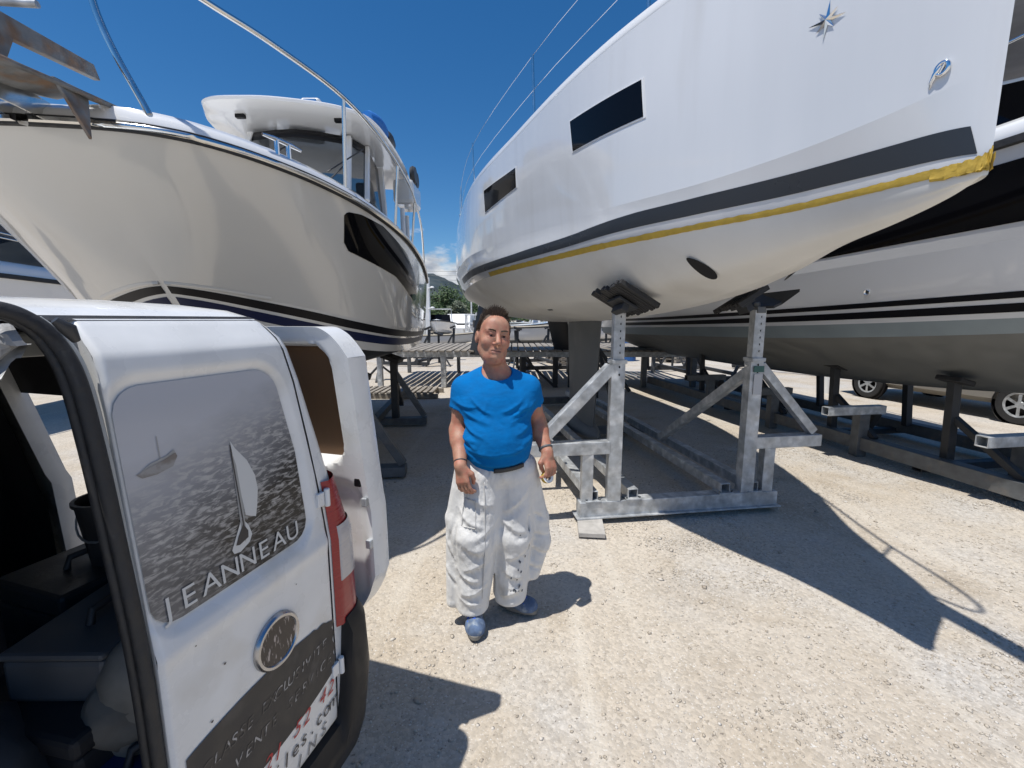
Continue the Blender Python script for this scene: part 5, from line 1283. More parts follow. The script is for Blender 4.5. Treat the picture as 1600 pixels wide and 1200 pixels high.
# ------------------------------------------------------------------ small boats on trailers, further off
def trailer_boat(label, loc, rz, hullc, sc=1.0, screen=True, motor=True, cover=None):
    t = thing('trailer_boat', label, 'motorboat', (0, 0, 0), 'small boats on trailers in the back of the yard')
    L_ = [0, .15, .5, 1.1, 2.2, 3.6, 5.0]; Hs = Hull((0, -2.5), (0, 1), mk_lines(L_, (0, [0, .28, .55, .8, 1.0, 1.05, 1.0], [1.62, 1.61, 1.58, 1.53, 1.46, 1.42, 1.40]), (.2, [0, .15, .36, .6, .88, .96, .92], [1.08, 1.06, 1.03, .98, .92, .88, .87]), (.35, [0, .1, .25, .45, .75, .85, .82], [.90, .88, .85, .81, .76, .73, .72]), (.5, [0] * 7, [.82, .78, .70, .62, .54, .50, .50])), crease=(1, 2))
    us_ = [i / 18 for i in range(19)]
    Hs.skin(0, 2, 18, 6, us_).build('topsides', hullc, t, smooth=60); Hs.skin(2, 3, 18, 3, us_).build('bottom', antif_grey, t, smooth=60)
    g = G(); g.grid([[Hs.P(u, 0, 1), Hs.P(u, 0, 1) * .5 + Hs.P(u, 0, -1) * .5 + Vector((0, 0, .06)), Hs.P(u, 0, -1)] for u in us_]); g.build('deck', cover or gel, t, smooth=60)
    g = G(); ring = [Hs.P(1, k, 1) for k in (0, 1, 2, 3)] + [Hs.P(1, k, -1) for k in (2, 1, 0)]; g.add(ring, [tuple(range(7))]); g.build('transom', hullc, t)
    g = G(); g.grid([[Hs.P(u, .0, s, .01), Hs.P(u, .13, s, .02)] for s in (1,) for u in us_]); g.grid([[Hs.P(u, .0, -1, .01), Hs.P(u, .13, -1, .02)] for u in us_]); g.build('rubbing_strake', rubber, t)
    if screen:
        g = G(); g.grid([[(x, -.55, 1.52), (x * .9, -.2, 1.98)] for x in (-.75, -.4, 0, .4, .75)]); g.build('windscreen', glass_bk, t, solid=.01)
        g = G(); g.tube([(-.78, .5, 1.45), (-.72, .4, 2.35), (.72, .4, 2.35), (.78, .5, 1.45)], .035, 8); g.box((0, .4, 2.37), (1.4, .35, .05)); g.build('targa_arch', whitepaint, t)
        g = G(); g.box((.25, .15, 1.62), (.5, .55, .5)); g.build('console', gel, t, bevel=.04)
    if motor:
        g = G(); g.box((0, 2.75, 1.55), (.34, .42, .5)); g.box((0, 2.7, 1.0), (.12, .2, .8)); g.build('outboard', plastic_bk, t, bevel=.05)
    for x in (-.5, .5):
        g = G(); g.beam((x, -1.2, .48), (x, 2.2, .48), .08); g.build('trailer_rail', galv, t)
    g = G(); g.beam((0, -1.1, .46), (0, -3.6, .42), .09); g.build('drawbar', galv, t); g = G(); g.beam((0, -2.5, .4), (0, -2.65, 1.0), .08); g.build('winch_post', galv, t)
    for x in (-.85, .85):
        g = G(); g.lathe([(.14, -.09), (.26, -.09), (.29, -.05), (.29, .05), (.26, .09), (.14, .09), (.14, -.09)], 20, Matrix.Translation((x, .9, .29)) @ Matrix.Rotation(R(90), 4, 'Y')); w = g.build('wheel', rubber, t, smooth=40); g = G(); g.lathe([(0, .04), (.14, .05)], 16, Matrix.Translation((x, .9, .29)) @ Matrix.Rotation(R(90), 4, 'Y')); g.build('rim', galv, w)
    t.location = loc; t.rotation_euler = (0, 0, rz); t.scale = (sc,) * 3
    return t
trailer_boat('white open boat with arch on a trailer, seen bow-on beyond the platform', (-4.9, 30, 0), R(4), gel)
trailer_boat('grey inflatable-style boat without a screen left of the arch boat', (-8.2, 26, 0), R(80), gelgrey, .8, False)
trailer_boat('covered boat on a trailer behind the man\'s shoulder', (1.2, 21, 0), R(60), gelgrey, .9, False, True, mat('tan_canvas', (.35, .30, .22), .85, var=.2))
trailer_boat('white trailer boat side-on left of the yacht\'s keel', (4.6, 23, 0), R(100), gel, .9, False)
trailer_boat('dark hulled boat right of the yacht\'s keel beyond the platform', (8.2, 21, 0), R(115), mat('dark_hull', (.04, .05, .07), .25, coat=.3), 1.0, True)
trailer_boat('white boat with arch at the far right behind the motor yacht', (13.5, 24, 0), R(95), gel, 1.0, True)

# a crowded far row of more small boats
FAR = ['white arch boat in the far row, right behind the parked white van', 'grey boat in the far row near the workshop', 'white boat in the far row behind the access tower', 'white arch boat in the far row behind the man\'s head', 'dark hulled boat in the far row left of the yacht keel', 'white boat in the far row right of the yacht keel', 'white arch boat bow-on, farthest back behind the yacht keel', 'white arch boat in the far row behind the blue drum', 'small covered boat just beyond the platform below the arch boat', 'grey boat in the far row behind the man\'s shoulder']
row_src = [o for o in COL.objects if o.name.startswith('trailer_boat') and o.parent is None]
for i, (k, x, y, rz, sc) in enumerate(((0, -2.6, 40, 8, .95), (1, -6.6, 42, 70, 1.0), (3, -1.2, 36, 100, .9), (5, 1.8, 30, 82, 1.0), (4, 3.0, 34, 95, .9), (3, 7.0, 31, 78, 1.0), (0, 5.2, 38, 20, 1.0), (5, 10.5, 33, 100, 1.0), (2, -3.4, 22.5, 95, .6), (1, .2, 27, 110, .9))):
    copy_at(row_src[k], (x, y, 0), R(rz), FAR[i], sc)['group'] = 'small boats in the far row'
# white delivery van parked far back
wv = thing('parked_van', 'small white van parked far behind the trailer boat', 'van', (-4.3, 37, 0))
g = G(); prof = [(-2.3, .35), (-2.3, 1.0), (-2.1, 1.15), (-1.5, 1.95), (-1.2, 2.1), (2.2, 2.15), (2.35, 2.0), (2.4, .35)]
g.prism([(-.95, y, z) for y, z in prof], (0, 0, 0), (1.9, 0, 0)); g.v = [(x - 4.3, y * 1.0 + 37, z) for x, y, z in g.v]; g.build('van_body', whitepaint, wv, bevel=.06, seg=3)
g = G(); g.add([(-5.15, 34.96, 1.22), (-3.45, 34.96, 1.22), (-3.5, 35.52, 1.93), (-5.1, 35.52, 1.93)], [(0, 1, 2, 3)]); g.build('windscreen', glass_bk, wv, solid=-.02)
for x, y in ((-5.2, 35.5), (-3.4, 35.5), (-5.2, 38.6), (-3.4, 38.6)):
    g = G(); g.lathe([(0, -.1), (.30, -.1), (.33, 0), (.30, .1), (0, .1)], 18, Matrix.Translation((x, y, .33)) @ Matrix.Rotation(R(90), 4, 'Y')); g.build('wheel', rubber, wv, smooth=40)
for x in (-4.9, -3.7):
    g = G(); g.box((x, 34.68, .85), (.3, .05, .2)); g.build('headlight', chrome, wv, bevel=.02)

# white boarding tower of tubes
tw = thing('boarding_tower', 'white tubular access tower with guard rail beside the yacht\'s rudder', 'access stairs', (-2.9, 33, 0))
for x in (-3.45, -2.45):
    for y in (32.6, 33.6):
        g = G(); g.tube([(x, y, 0), (x, y, 2.0 if x < -3 else 3.5)], .05, 8); g.build('upright', whitepaint, tw)
for z in (.7, 1.4, 2.0):
    g = G(); g.box((-2.95, 33.1, z), (1.1, 1.1, .08)); g.build('landing', whitepaint, tw)
for a, b in (((-2.45, 32.6, 3.5), (-2.45, 33.6, 3.5)), ((-3.0, 32.6, 3.5), (-2.45, 32.6, 3.5)), ((-3.0, 32.6, 2.0), (-3.0, 32.6, 3.5)), ((-2.45, 32.6, .0), (-3.45, 32.6, 1.4))):
    g = G(); g.tube([a, b], .05, 8); g.build('guard_tube', whitepaint, tw)

# clad workshop, its bright corner post showing past the cruiser's stern
ws_ = thing('workshop', 'pale ribbed metal workshop whose corner shows past the cream cruiser\'s stern', 'building', (-9, 30, 0))
clad = mat('ribbed_cladding', (.50, .50, .47), .6, var=.06, vs_=.6)
for x0, y0_, x1, y1_ in ((-14, 28, -5.40, 28), (-5.40, 28, -5.40, 29)):
    n = int(math.hypot(x1 - x0, y1_ - y0_) / .25); g = G(); row = []
    for i in range(n * 4 + 1):
        f_ = i / (n * 4); dpt = .04 if i % 4 in (1, 2) else 0; dx, dy = (x1 - x0), (y1_ - y0_); ln = math.hypot(dx, dy); nx_, ny_ = dy / ln, -dx / ln
        row.append((x0 + dx * f_ + nx_ * dpt, y0_ + dy * f_ + ny_ * dpt))
    g.grid([[(x, y, 0) for x, y in row], [(x, y, 4.1) for x, y in row]]); g.build('cladding_wall', clad, ws_)
g = G(); g.box((-9.75, 28.6, 4.2), (8.7, 1.5, .16)); g.build('roof', galv_d, ws_, bevel=.02)
g = G(); g.box((-5.33, 27.95, 2.1), (.28, .28, 4.3)); g.build('corner_post', whitepaint, ws_, bevel=.02)
g = G(); g.box((-12.2, 27.93, 1.6), (2.8, .06, 3.2)); dr = g.build('roller_door', galv, ws_)
for z in (3.55, 2.3):
    g = G(); g.tube([(-5.25, 27.8, z), (-5.0, 27.6, z + .12)], .03, 6); g.lathe([(.0, 0), (.10, -.03), (.13, -.10)], 12, Matrix.Translation((-4.95, 27.58, z + .15))); g.build('wall_lamp', whitepaint, ws_)

# overhead cables between poles
po = []
for x, y in ((-34, 62), (30, 58)):
    p_ = thing('utility_pole', 'grey utility pole behind the boats, %s of the yard' % ('left' if x < 0 else 'right'), 'pole', (x, y, 0))
    g = G(); g.tube([(x, y, 0), (x, y, 10)], [.14, .09], 10); g.build('pole_shaft', galv_d, p_, smooth=60); g = G(); g.box((x, y, 9.3), (.12, 1.4, .12)); g.build('crossarm', galv_d, p_)
for k, z in enumerate((9.45, 8.9, 8.3)):
    g = G(); g.tube([(-34 + 64 * f_, 62 - 4 * f_, z - 1.4 * (1 - (2 * f_ - 1) ** 2)) for f_ in np.linspace(0, 1, 24)], .022 if k == 0 else .014, 5)
    tag(g.build('overhead_cable', plastic_bk), ['thicker topmost black cable', 'thin middle black cable', 'thin lowest black cable'][k] + ' strung across the gap between the boats', 'cable', 'overhead cables')

# odds and ends lying about beyond the platform
def drum(label, x, y, r, h, m):
    t = thing('drum', label, 'drum', (x, y, 0)); g = G(); g.lathe([(0, 0), (r, 0), (r, h * .33), (r * 1.04, h * .34), (r, h * .36), (r, h * .66), (r * 1.04, h * .67), (r, h * .69), (r, h), (r * .9, h), (r * .9, h - .02), (0, h - .02)], 20, Matrix.Translation((x, y, 0))); g.build('barrel', m, t, smooth=40); return t
drum('blue plastic drum right of the yacht keel in the sun', 4.7, 17.5, .28, .85, mat('blue_plastic', (.02, .10, .30), .5)); drum('grey drum beside the white trailer boat', 2.7, 18.2, .28, .8, gelgrey)
def pallet(label, x, y, rz, n=4):
    t = thing('pallet_stack', label, 'pallets', (x, y, 0))
    for k in range(n):
        for j in range(6):
            g = G(); g.box((-.5 + .2 * j, 0, .13 + .145 * k), (.12, 1.0, .022)); g.build('pallet_board', wood, t)
        for j in (-.42, 0, .42):
            g = G(); g.box((0, j, .06 + .145 * k), (1.15, .09, .10)); g.build('pallet_block', wood, t)
    for c in t.children: c.matrix_parent_inverse = Matrix.Identity(4)
    t.rotation_euler = (0, 0, rz); return t
pallet('stack of grey pallets below the platform left of the yacht keel', 2.0, 16.3, .3, 5); pallet('low pallets behind the platform near the arch boat', -3.1, 19.5, -.4, 3); pallet('pallets in sunlight right of the blue drum', 6.3, 17.2, .8, 4)
def jackstand(label, x, y, h):
    t = thing('jack_stand', label, 'boat stand', (x, y, 0), 'idle boat stands')
    g = G(); g.tube([(x, y, .1), (x, y, h)], .04, 8); g.build('post', iron, t)
    for k in range(3):
        a = 2.1 * k + x; g = G(); g.tube([(x, y, h * .6), (x + .5 * math.cos(a), y + .5 * math.sin(a), 0)], .03, 6); g.build('leg', iron, t)
    g = G(); g.box((x, y, h + .03), (.3, .25, .06), Matrix.Rotation(.3, 3, 'Y')); g.build('pad', rubber, t)
for i, (x, y, h) in enumerate(((.2, 15.4, 1.3), (3.4, 15.8, 1.2), (5.4, 14.6, 1.4), (-2.6, 15.5, 1.1), (-3.6, 11.8, .7))):
    jackstand(['tripod boat stand behind the man\'s shoulder', 'tripod boat stand right of the yacht keel', 'tall tripod stand near the motor yacht\'s stern', 'tripod stand below the arch boat', 'short stand under the cream cruiser\'s stern'][i], x, y, h)
def spare_cradle(label, x, y, rz, w=1.7, L_=2.6, h=1.3):
    t = thing('spare_cradle', label, 'boat cradle', (x, y, 0), 'empty cradles stored behind the boats'); c, s_ = math.cos(rz), math.sin(rz)
    def P(a, b, z): return (x + a * c - b * s_, y + a * s_ + b * c, z)
    for b in (-L_ / 2, L_ / 2):
        g = G(); g.beam(P(-w / 2, b, .1), P(w / 2, b, .1), .12); g.build('cross_beam', iron, t)
        for a in (-w / 2, w / 2):
            g = G(); g.beam(P(a, b, .1), P(a * 1.08, b, h), .09); g.build('post', iron, t); g = G(); g.beam(P(a, b, h * .8), P(a * .4, b, .12), .06); g.build('brace', iron, t)
            g = G(); g.box(P(a * 1.02, b, h + .04), (.22, .26, .06), Matrix.Rotation(-.4 if a > 0 else .4, 3, 'Y')); g.build('pad', rubber, t)
    for a in (-w * .3, w * .3):
        g = G(); g.beam(P(a, -L_ / 2 - .2, .2), P(a, L_ / 2 + .2, .2), .09); g.build('rail', iron, t)
for a_ in (('empty dark cradle behind the man\'s left shoulder', .75, 15.2, .2), ('empty dark cradle right of the yacht keel beyond the platform', 3.3, 17.6, -.3), ('empty dark cradle under the motor yacht\'s stern', 5.3, 12.6, .1), ('empty dark cradle near the parked car', 8.8, 13.8, .5), ('empty dark cradle beyond the platform below the arch boat', -3.5, 16.6, -.2), ('empty dark cradle farthest right behind the motor yacht', 11.5, 16.5, .1)): spare_cradle(*a_)
for i, (x, y, r, c) in enumerate(((-3.6, 24.5, .30, (.55, .12, .16)), (-3.9, 23.6, .22, (.70, .30, .32)), (-6.2, 24.0, .35, (.75, .75, .73)), (-5.9, 25.0, .3, (.72, .72, .70)))):
    m = mat('buoy_%d' % i, c, .45); t = thing('mooring_buoy', ['red mooring buoy by the arch boat', 'pale pink buoy in front of the red one', 'large white buoy near the workshop corner', 'smaller white buoy behind the large one'][i], 'buoy', (x, y, 0))
    g = G(); g.lathe([(r * math.sin(a), r + r * math.cos(a)) for a in np.linspace(math.pi, 0, 12)], 18, Matrix.Translation((x, y, 0))); g.build('float', m, t, smooth=180); g = G(); g.tube([(x, y, 2 * r - .02), (x, y, 2 * r + .06)], .04, 8); g.build('eye', plastic_bk, t)

# ------------------------------------------------------------------ silver car behind the motor yacht
car = thing('parked_car', 'beige silver car parked behind the motor yacht, wheels showing below its hull', 'car', (8.3, 8.1, 0))
CA = Vector((8.55, 8.0, 0)); CD = Vector((-.17, .985, 0)).normalized(); CN = Vector((-CD.y, CD.x, 0))
def cw(l, b, z): return CA + CD * l + CN * b + Vector((0, 0, z))
carp = mat('beige_metallic', (.42, .39, .34), .3, metal=.5, coat=.6)
g = G(); st = [(-2.05, .35, .72, .50), (-1.9, .28, .80, .78), (-1.2, .26, .84, .92), (-.7, .25, .85, .98), (-.1, .25, .86, 1.0), (1.0, .25, .86, 1.0), (1.7, .28, .83, .95), (2.0, .35, .76, .80)]
rows = []
for l, z0_, w, z1_ in st: rows.append([cw(l, b, z) for b, z in ((-w * .8, z0_), (-w, z0_ + .1), (-w * 1.01, (z0_ + z1_) / 2), (-w * .94, z1_), (0, z1_ + .03), (w * .94, z1_), (w * 1.01, (z0_ + z1_) / 2), (w, z0_ + .1), (w * .8, z0_))])
g.grid(rows); g.add(rows[0], [tuple(range(9))]); g.add(rows[-1], [tuple(range(9))]); g.build('car_body', carp, car, smooth=50)
g = G(); rows = [[cw(l, b * k, z) for b, z in ((-.80, .97), (-.62, zt), (0, zt + .03), (.62, zt), (.80, .97))] for l, k, zt in ((-1.0, .95, 1.0), (-.3, .98, 1.42), (.9, .98, 1.45), (1.75, .92, 1.05))]
g.grid(rows); g.build('cabin', glass_bk, car, smooth=50); g = G(); g.grid([[cw(l, b, z) for b, z in ((-.60, zt), (0, zt + .035), (.60, zt))] for l, zt in ((-.32, 1.43), (.3, 1.47), (.92, 1.46))]); g.build('car_roof', carp, car, smooth=60, solid=.03)
for l in (-1.22, 1.22):
    for b in (.80, -.80):
        Mw = Matrix.Translation(cw(l, b, .31)) @ Matrix.Rotation(math.atan2(CN.y, CN.x), 4, 'Z') @ Matrix.Rotation(R(90), 4, 'Y'); sgn = 1 if b > 0 else -1
        g = G(); g.lathe([(.20, -.10), (.29, -.10), (.315, -.06), (.315, .06), (.29, .10), (.20, .10), (.20, -.10)], 32, Mw); w_ = g.build('wheel', rubber, car, smooth=40)
        g = G(); g.lathe([(.17, .085 * sgn), (.215, .098 * sgn), (.215, .07 * sgn)], 32, Mw, cap=False); g.lathe([(0, .09 * sgn), (.05, .09 * sgn), (.06, .07 * sgn)], 20, Mw, cap=False)
        for k in range(6):
            a = 2 * math.pi * k / 6; g.add([Mw @ Vector(p) for p in ((.04 * math.cos(a - .5), .04 * math.sin(a - .5), .09 * sgn), (.19 * math.cos(a - .12), .19 * math.sin(a - .12), .085 * sgn), (.19 * math.cos(a + .12), .19 * math.sin(a + .12), .085 * sgn), (.04 * math.cos(a + .5), .04 * math.sin(a + .5), .09 * sgn))], [(0, 1, 2, 3)])
        g.build('rim', galv, w_)
        g = G(); g.lathe([(0, .02 * sgn), (.36, .02 * sgn), (.36, .075 * sgn), (.34, .09 * sgn)], 28, Mw, cap=False); g.build('wheel_arch', stripe_bk, car, smooth=40)
wpst = thing('marker_post', 'short white post on the gravel left of the silver car', 'post', (7.0, 9.6, 0)); g = G(); g.tube([(7.0, 9.6, 0), (7.0, 9.6, .50)], .085, 12); g.build('post_shaft', whitepaint, wpst, smooth=40); g = G(); g.lathe([(.09, 0), (.09, .02), (0, .05)], 12, Matrix.Translation((7.0, 9.6, .5))); g.build('post_cap', whitepaint, wpst, smooth=40)

# ------------------------------------------------------------------ trees
leafm = mat('foliage', (.045, .085, .025), .7, var=.5, vs_=1.2, col2=(.09, .13, .045), thr=(.5, .65)); leaf2 = mat('foliage_pale', (.12, .14, .09), .7, var=.4, vs_=1.2); bark = mat('bark', (.10, .08, .06), .9, var=.3, vs_=8)
def tree(label, x, y, h, rx, m, seed, nl=2600, ls=.16):
    t = thing('tree', label, 'tree', (x, y, 0)); rs = random.Random(seed); g = G(); nodes = []
    g.tube(spline([(x, y, 0), (x + .1, y, h * .25), (x - .05, y + .1, h * .5), (x, y, h * .8)], 4), [.16 * (1 - .06 * i) for i in range(13)], 8)
    for k in range(9):
        a = rs.uniform(0, 6.28); z = h * rs.uniform(.25, .65); e = Vector((x + rx * .7 * math.cos(a), y + rx * .7 * math.sin(a), z + h * rs.uniform(.08, .25))); g.tube([(x, y, z), (Vector((x, y, z)) * .5 + e * .5) + Vector((0, 0, .1)), e], [.07, .045, .02], 6); nodes.append(e)
    g.build('trunk', bark, t, smooth=60)
    for k in range(16):
        a = rs.uniform(0, 6.28); q = rs.uniform(0, .85); nodes.append(Vector((x + rx * q * math.cos(a), y + rx * q * math.sin(a), h * (.38 + .55 * rs.random() * (1 - .4 * q)))))
    V_ = []; F_ = []
    for i in range(nl):
        c = rs.choice(nodes); v = Vector((rs.gauss(0, 1), rs.gauss(0, 1), rs.gauss(0, .8))); v = v.normalized() * rx * .34 * rs.random() ** .45; p = c + v; s_ = ls * rs.uniform(.6, 1.3)
        a = Vector((rs.uniform(-1, 1), rs.uniform(-1, 1), rs.uniform(-.6, .6))).normalized(); b = a.orthogonal().normalized(); o = len(V_)
        V_ += [p - a * s_, p + b * s_ * .45, p + a * s_, p - b * s_ * .45]; F_.append((o, o + 1, o + 2, o + 3))
    g = G(); g.v = [tuple(v) for v in V_]; g.f = F_; g.m = [0] * len(F_); g.build('crown', m, t, fix=False); return t
for i, (x, y, h, r_, m) in enumerate(((-7.3, 50, 5.6, 2.6, leafm), (-4.2, 54, 5.0, 2.6, leafm), (-9.5, 56, 5.2, 2.8, leafm), (-5.6, 46, 3.6, 1.3, leaf2), (-1.0, 58, 4.6, 2.4, leafm), (2.5, 52, 3.6, 2.2, leafm), (6.5, 50, 3.4, 2.0, leaf2), (10.5, 54, 4.2, 2.6, leafm), (15, 50, 4.6, 2.6, leafm))):
    tree(['tall dark round tree left in the gap between the boats', 'broad dark tree right in the gap between the boats', 'dark tree half hidden by the workshop', 'small pale olive bush in front of the dark trees', 'dark tree behind the yacht\'s rudder', 'low dark tree behind the man\'s shoulder', 'pale low bush behind the yacht keel', 'dark tree right of the yacht keel', 'dark tree far right behind the motor yacht'][i], x, y, h, r_, m, 40 + i, 2600 if i < 4 else 1400)
# ------------------------------------------------------------------ the man
class Field:
    """signed distance field on a grid, meshed by surface nets into one continuous skin"""
    def __init__(s, lo, hi, h):
        s.lo = np.array(lo, float); s.h = h; s.n = np.ceil((np.array(hi) - s.lo) / h).astype(int) + 1; s.D = np.full(s.n, 1.0, np.float32)
    def block(s, lo, hi):
        a = np.clip(np.floor((np.array(lo) - s.lo) / s.h).astype(int), 0, s.n); b = np.clip(np.ceil((np.array(hi) - s.lo) / s.h).astype(int) + 1, 0, s.n)
        sl = tuple(slice(i, j) for i, j in zip(a, b))
        ax = [s.lo[k] + s.h * np.arange(a[k], b[k], dtype=np.float32) for k in range(3)]
        return sl, ax[0][:, None, None], ax[1][None, :, None], ax[2][None, None, :]
    def put(s, sl, d, k, op):
        A = s.D[sl]
        if op == 'add':
            if k > 0:
                h = np.clip(.5 + .5 * (A - d) / k, 0, 1); s.D[sl] = A * (1 - h) + d * h - k * h * (1 - h)
            else: s.D[sl] = np.minimum(A, d)
        else:
            if k > 0:
                h = np.clip(.5 - .5 * (A + d) / k, 0, 1); s.D[sl] = A * (1 - h) - d * h + k * h * (1 - h)
            else: s.D[sl] = np.maximum(A, -d)
    def cap(s, a, b, ra, rb=None, k=.02, op='add'):
        rb = ra if rb is None else rb; a = np.array(a, float); b = np.array(b, float); m = max(ra, rb) + k + 4 * s.h
        sl, X, Yg, Z = s.block(np.minimum(a, b) - m, np.maximum(a, b) + m)
        ab = b - a; L2 = max(float(ab @ ab), 1e-12)
        t = np.clip(((X - a[0]) * ab[0] + (Yg - a[1]) * ab[1] + (Z - a[2]) * ab[2]) / L2, 0, 1)
        d = np.sqrt((X - a[0] - ab[0] * t) ** 2 + (Yg - a[1] - ab[1] * t) ** 2 + (Z - a[2] - ab[2] * t) ** 2) - (ra + (rb - ra) * t)
        s.put(sl, d, k, op); return s
    def ell(s, c, r, k=.02, op='add', M=None):
        c = np.array(c, float); r = np.array(r, float); m = max(r) + k + 4 * s.h
        sl, X, Yg, Z = s.block(c - m, c + m); P = [X - c[0], Yg - c[1], Z - c[2]]
        if M is not None: Mi = np.array(M.transposed()); P = [Mi[i][0] * P[0] + Mi[i][1] * P[1] + Mi[i][2] * P[2] for i in range(3)]
        k0 = np.sqrt((P[0] / r[0]) ** 2 + (P[1] / r[1]) ** 2 + (P[2] / r[2]) ** 2); k1 = np.sqrt((P[0] / r[0] ** 2) ** 2 + (P[1] / r[1] ** 2) ** 2 + (P[2] / r[2] ** 2) ** 2)
        d = k0 * (k0 - 1) / np.maximum(k1, 1e-6)
        s.put(sl, d, k, op); return s
    def half(s, p, n, k=0.):
        """keep the side of the plane the normal points to"""
        n = np.array(n, float); n /= np.linalg.norm(n); sl, X, Yg, Z = s.block(s.lo - 1, s.lo + 100)
        d = (X - p[0]) * n[0] + (Yg - p[1]) * n[1] + (Z - p[2]) * n[2]; s.put(sl, d, k, 'sub'); return s
    def ridge(s, a, b, w, A, sharp=False):
        """a fold: raises (A>0) or sinks the surface along a segment"""
        a = np.array(a, float); b = np.array(b, float); m = 2.4 * w
        sl, X, Yg, Z = s.block(np.minimum(a, b) - m, np.maximum(a, b) + m); ab = b - a; L2 = max(float(ab @ ab), 1e-12)
        t = np.clip(((X - a[0]) * ab[0] + (Yg - a[1]) * ab[1] + (Z - a[2]) * ab[2]) / L2, 0, 1)
        q = ((X - a[0] - ab[0] * t) ** 2 + (Yg - a[1] - ab[1] * t) ** 2 + (Z - a[2] - ab[2] * t) ** 2) / (w * w)
        s.D[sl] -= (A * (np.exp(-1.3 * np.sqrt(q + .02)) if sharp else np.exp(-q)) * (.35 + .65 * np.sin(np.pi * np.clip(t, .08, .92)))).astype(np.float32); return s
    def hit(s, o, d):
        """first point outside the solid going from o along d"""
        o = np.array(o, float); d = np.array(d, float); d /= np.linalg.norm(d)
        for k in range(150):
            p = o + d * (k * .004); i = np.round((p - s.lo) / s.h).astype(int)
            if (i < 0).any() or (i >= s.n).any() or s.D[tuple(i)] > 0: break
        return tuple(p)
    def mesh(s):
        D = s.D; I = D < 0; n = s.n
        c = np.zeros(n - 1, np.int8)
        for dx in (0, 1):
            for dy in (0, 1):
                for dz in (0, 1): c += I[dx:n[0] - 1 + dx, dy:n[1] - 1 + dy, dz:n[2] - 1 + dz]
        act = (c > 0) & (c < 8); idx = np.full(n - 1, -1, np.int64); A = np.argwhere(act); idx[act] = np.arange(len(A))
        S = np.zeros((len(A), 3)); W_ = np.zeros(len(A)); cor = [(i, j, k) for i in (0, 1) for j in (0, 1) for k in (0, 1)]
        for p in cor:
            for ax in range(3):
                if p[ax]: continue
                q = list(p); q[ax] = 1
                va = D[A[:, 0] + p[0], A[:, 1] + p[1], A[:, 2] + p[2]]; vb = D[A[:, 0] + q[0], A[:, 1] + q[1], A[:, 2] + q[2]]
                m = (va < 0) != (vb < 0); t = np.where(m, va / np.where(m, va - vb, 1), 0)
                P = np.tile(np.array(p, float), (len(A), 1)); P[:, ax] += t; S[m] += P[m]; W_[m] += 1
        Vv = s.lo + s.h * (A + S / W_[:, None]); F = []
        for ax in range(3):
            u, v = (ax + 1) % 3, (ax + 2) % 3
            sh = [slice(0, n[k] - 1) if k == ax else slice(1, n[k] - 1) for k in range(3)]
            sh2 = list(sh); sh2[ax] = slice(1, n[ax]); a = I[tuple(sh)]; b = I[tuple(sh2)]
            e = np.argwhere(a != b); o = np.array([0 if k == ax else 1 for k in range(3)]); e = e + o; ins = I[e[:, 0], e[:, 1], e[:, 2]]
            U = np.zeros(3, int); U[u] = 1; Vx = np.zeros(3, int); Vx[v] = 1
            g4 = [e - U - Vx, e - Vx, e, e - U]; q = np.stack([idx[tuple(x.T)] for x in g4], 1)
            q[~ins] = q[~ins][:, ::-1]; F.append(q)
        F = np.concatenate(F); F = F[(F >= 0).all(1)]
        return Vv, F
    def build(s, name, m, parent, smooth_it=2, pick=None):
        Vv, F = s.mesh()
        me = bpy.data.meshes.new(name); me.vertices.add(len(Vv)); me.loops.add(len(F) * 4); me.loops.foreach_set('vertex_index', F.ravel().astype(np.int32)); me.polygons.add(len(F)); me.polygons.foreach_set('loop_start', np.arange(0, len(F) * 4, 4))
        # light Laplacian smoothing takes the grid out of the surface
        for _ in range(smooth_it):
            acc = np.zeros_like(Vv); cnt = np.zeros(len(Vv))
            for a, b in ((0, 1), (1, 2), (2, 3), (3, 0)):
                np.add.at(acc, F[:, a], Vv[F[:, b]]); np.add.at(cnt, F[:, a], 1); np.add.at(acc, F[:, b], Vv[F[:, a]]); np.add.at(cnt, F[:, b], 1)
            Vv = Vv * .45 + .55 * acc / np.maximum(cnt, 1)[:, None]
        me.vertices.foreach_set('co', Vv.ravel()); me.update(calc_edges=True); me.validate()
        for k in (m if isinstance(m, (list, tuple)) else [m]): me.materials.append(k)
        if pick is not None:
            cen = Vv[F].mean(1); me.polygons.foreach_set('material_index', pick(cen).astype(np.int32))
        return finish(me, name, parent, smooth=180)
MX, MY = -.08, 2.19
man = thing('person', 'man in a blue T-shirt and white overalls rolled to the waist, standing by the van', 'person', (MX, MY, 0))
def skin_mat():
    m = mat('sun_tanned_skin', (.43, .228, .150), .52, var=.16, vs_=26, col2=(.46, .19, .125), thr=(.42, .62), bump=.14, bs=260)
    b = m.node_tree.nodes["Principled BSDF"]; b.inputs['Subsurface Weight'].default_value = .12; b.inputs['Subsurface Radius'].default_value = (.012, .005, .003); b.inputs['Subsurface Scale'].default_value = .6
    return m
mouth_m = mat('mouth_line', (.12, .045, .035), .6); skin = skin_mat(); lip = mat('lips', (.40, .185, .135), .45)
# head frame: turned a little to his left, tilted
HC = Vector((-.092, 2.165, 1.535)); HM = Matrix.Rotation(R(15), 3, 'Z') @ Matrix.Rotation(R(7), 3, 'Y') @ Matrix.Rotation(R(-3), 3, 'X')
def hp(x, y, z): return tuple(HC + HM @ Vector((x, y, z)))
f = Field((-.36, 1.95, .03), (.27, 2.36, 1.69), .0033)
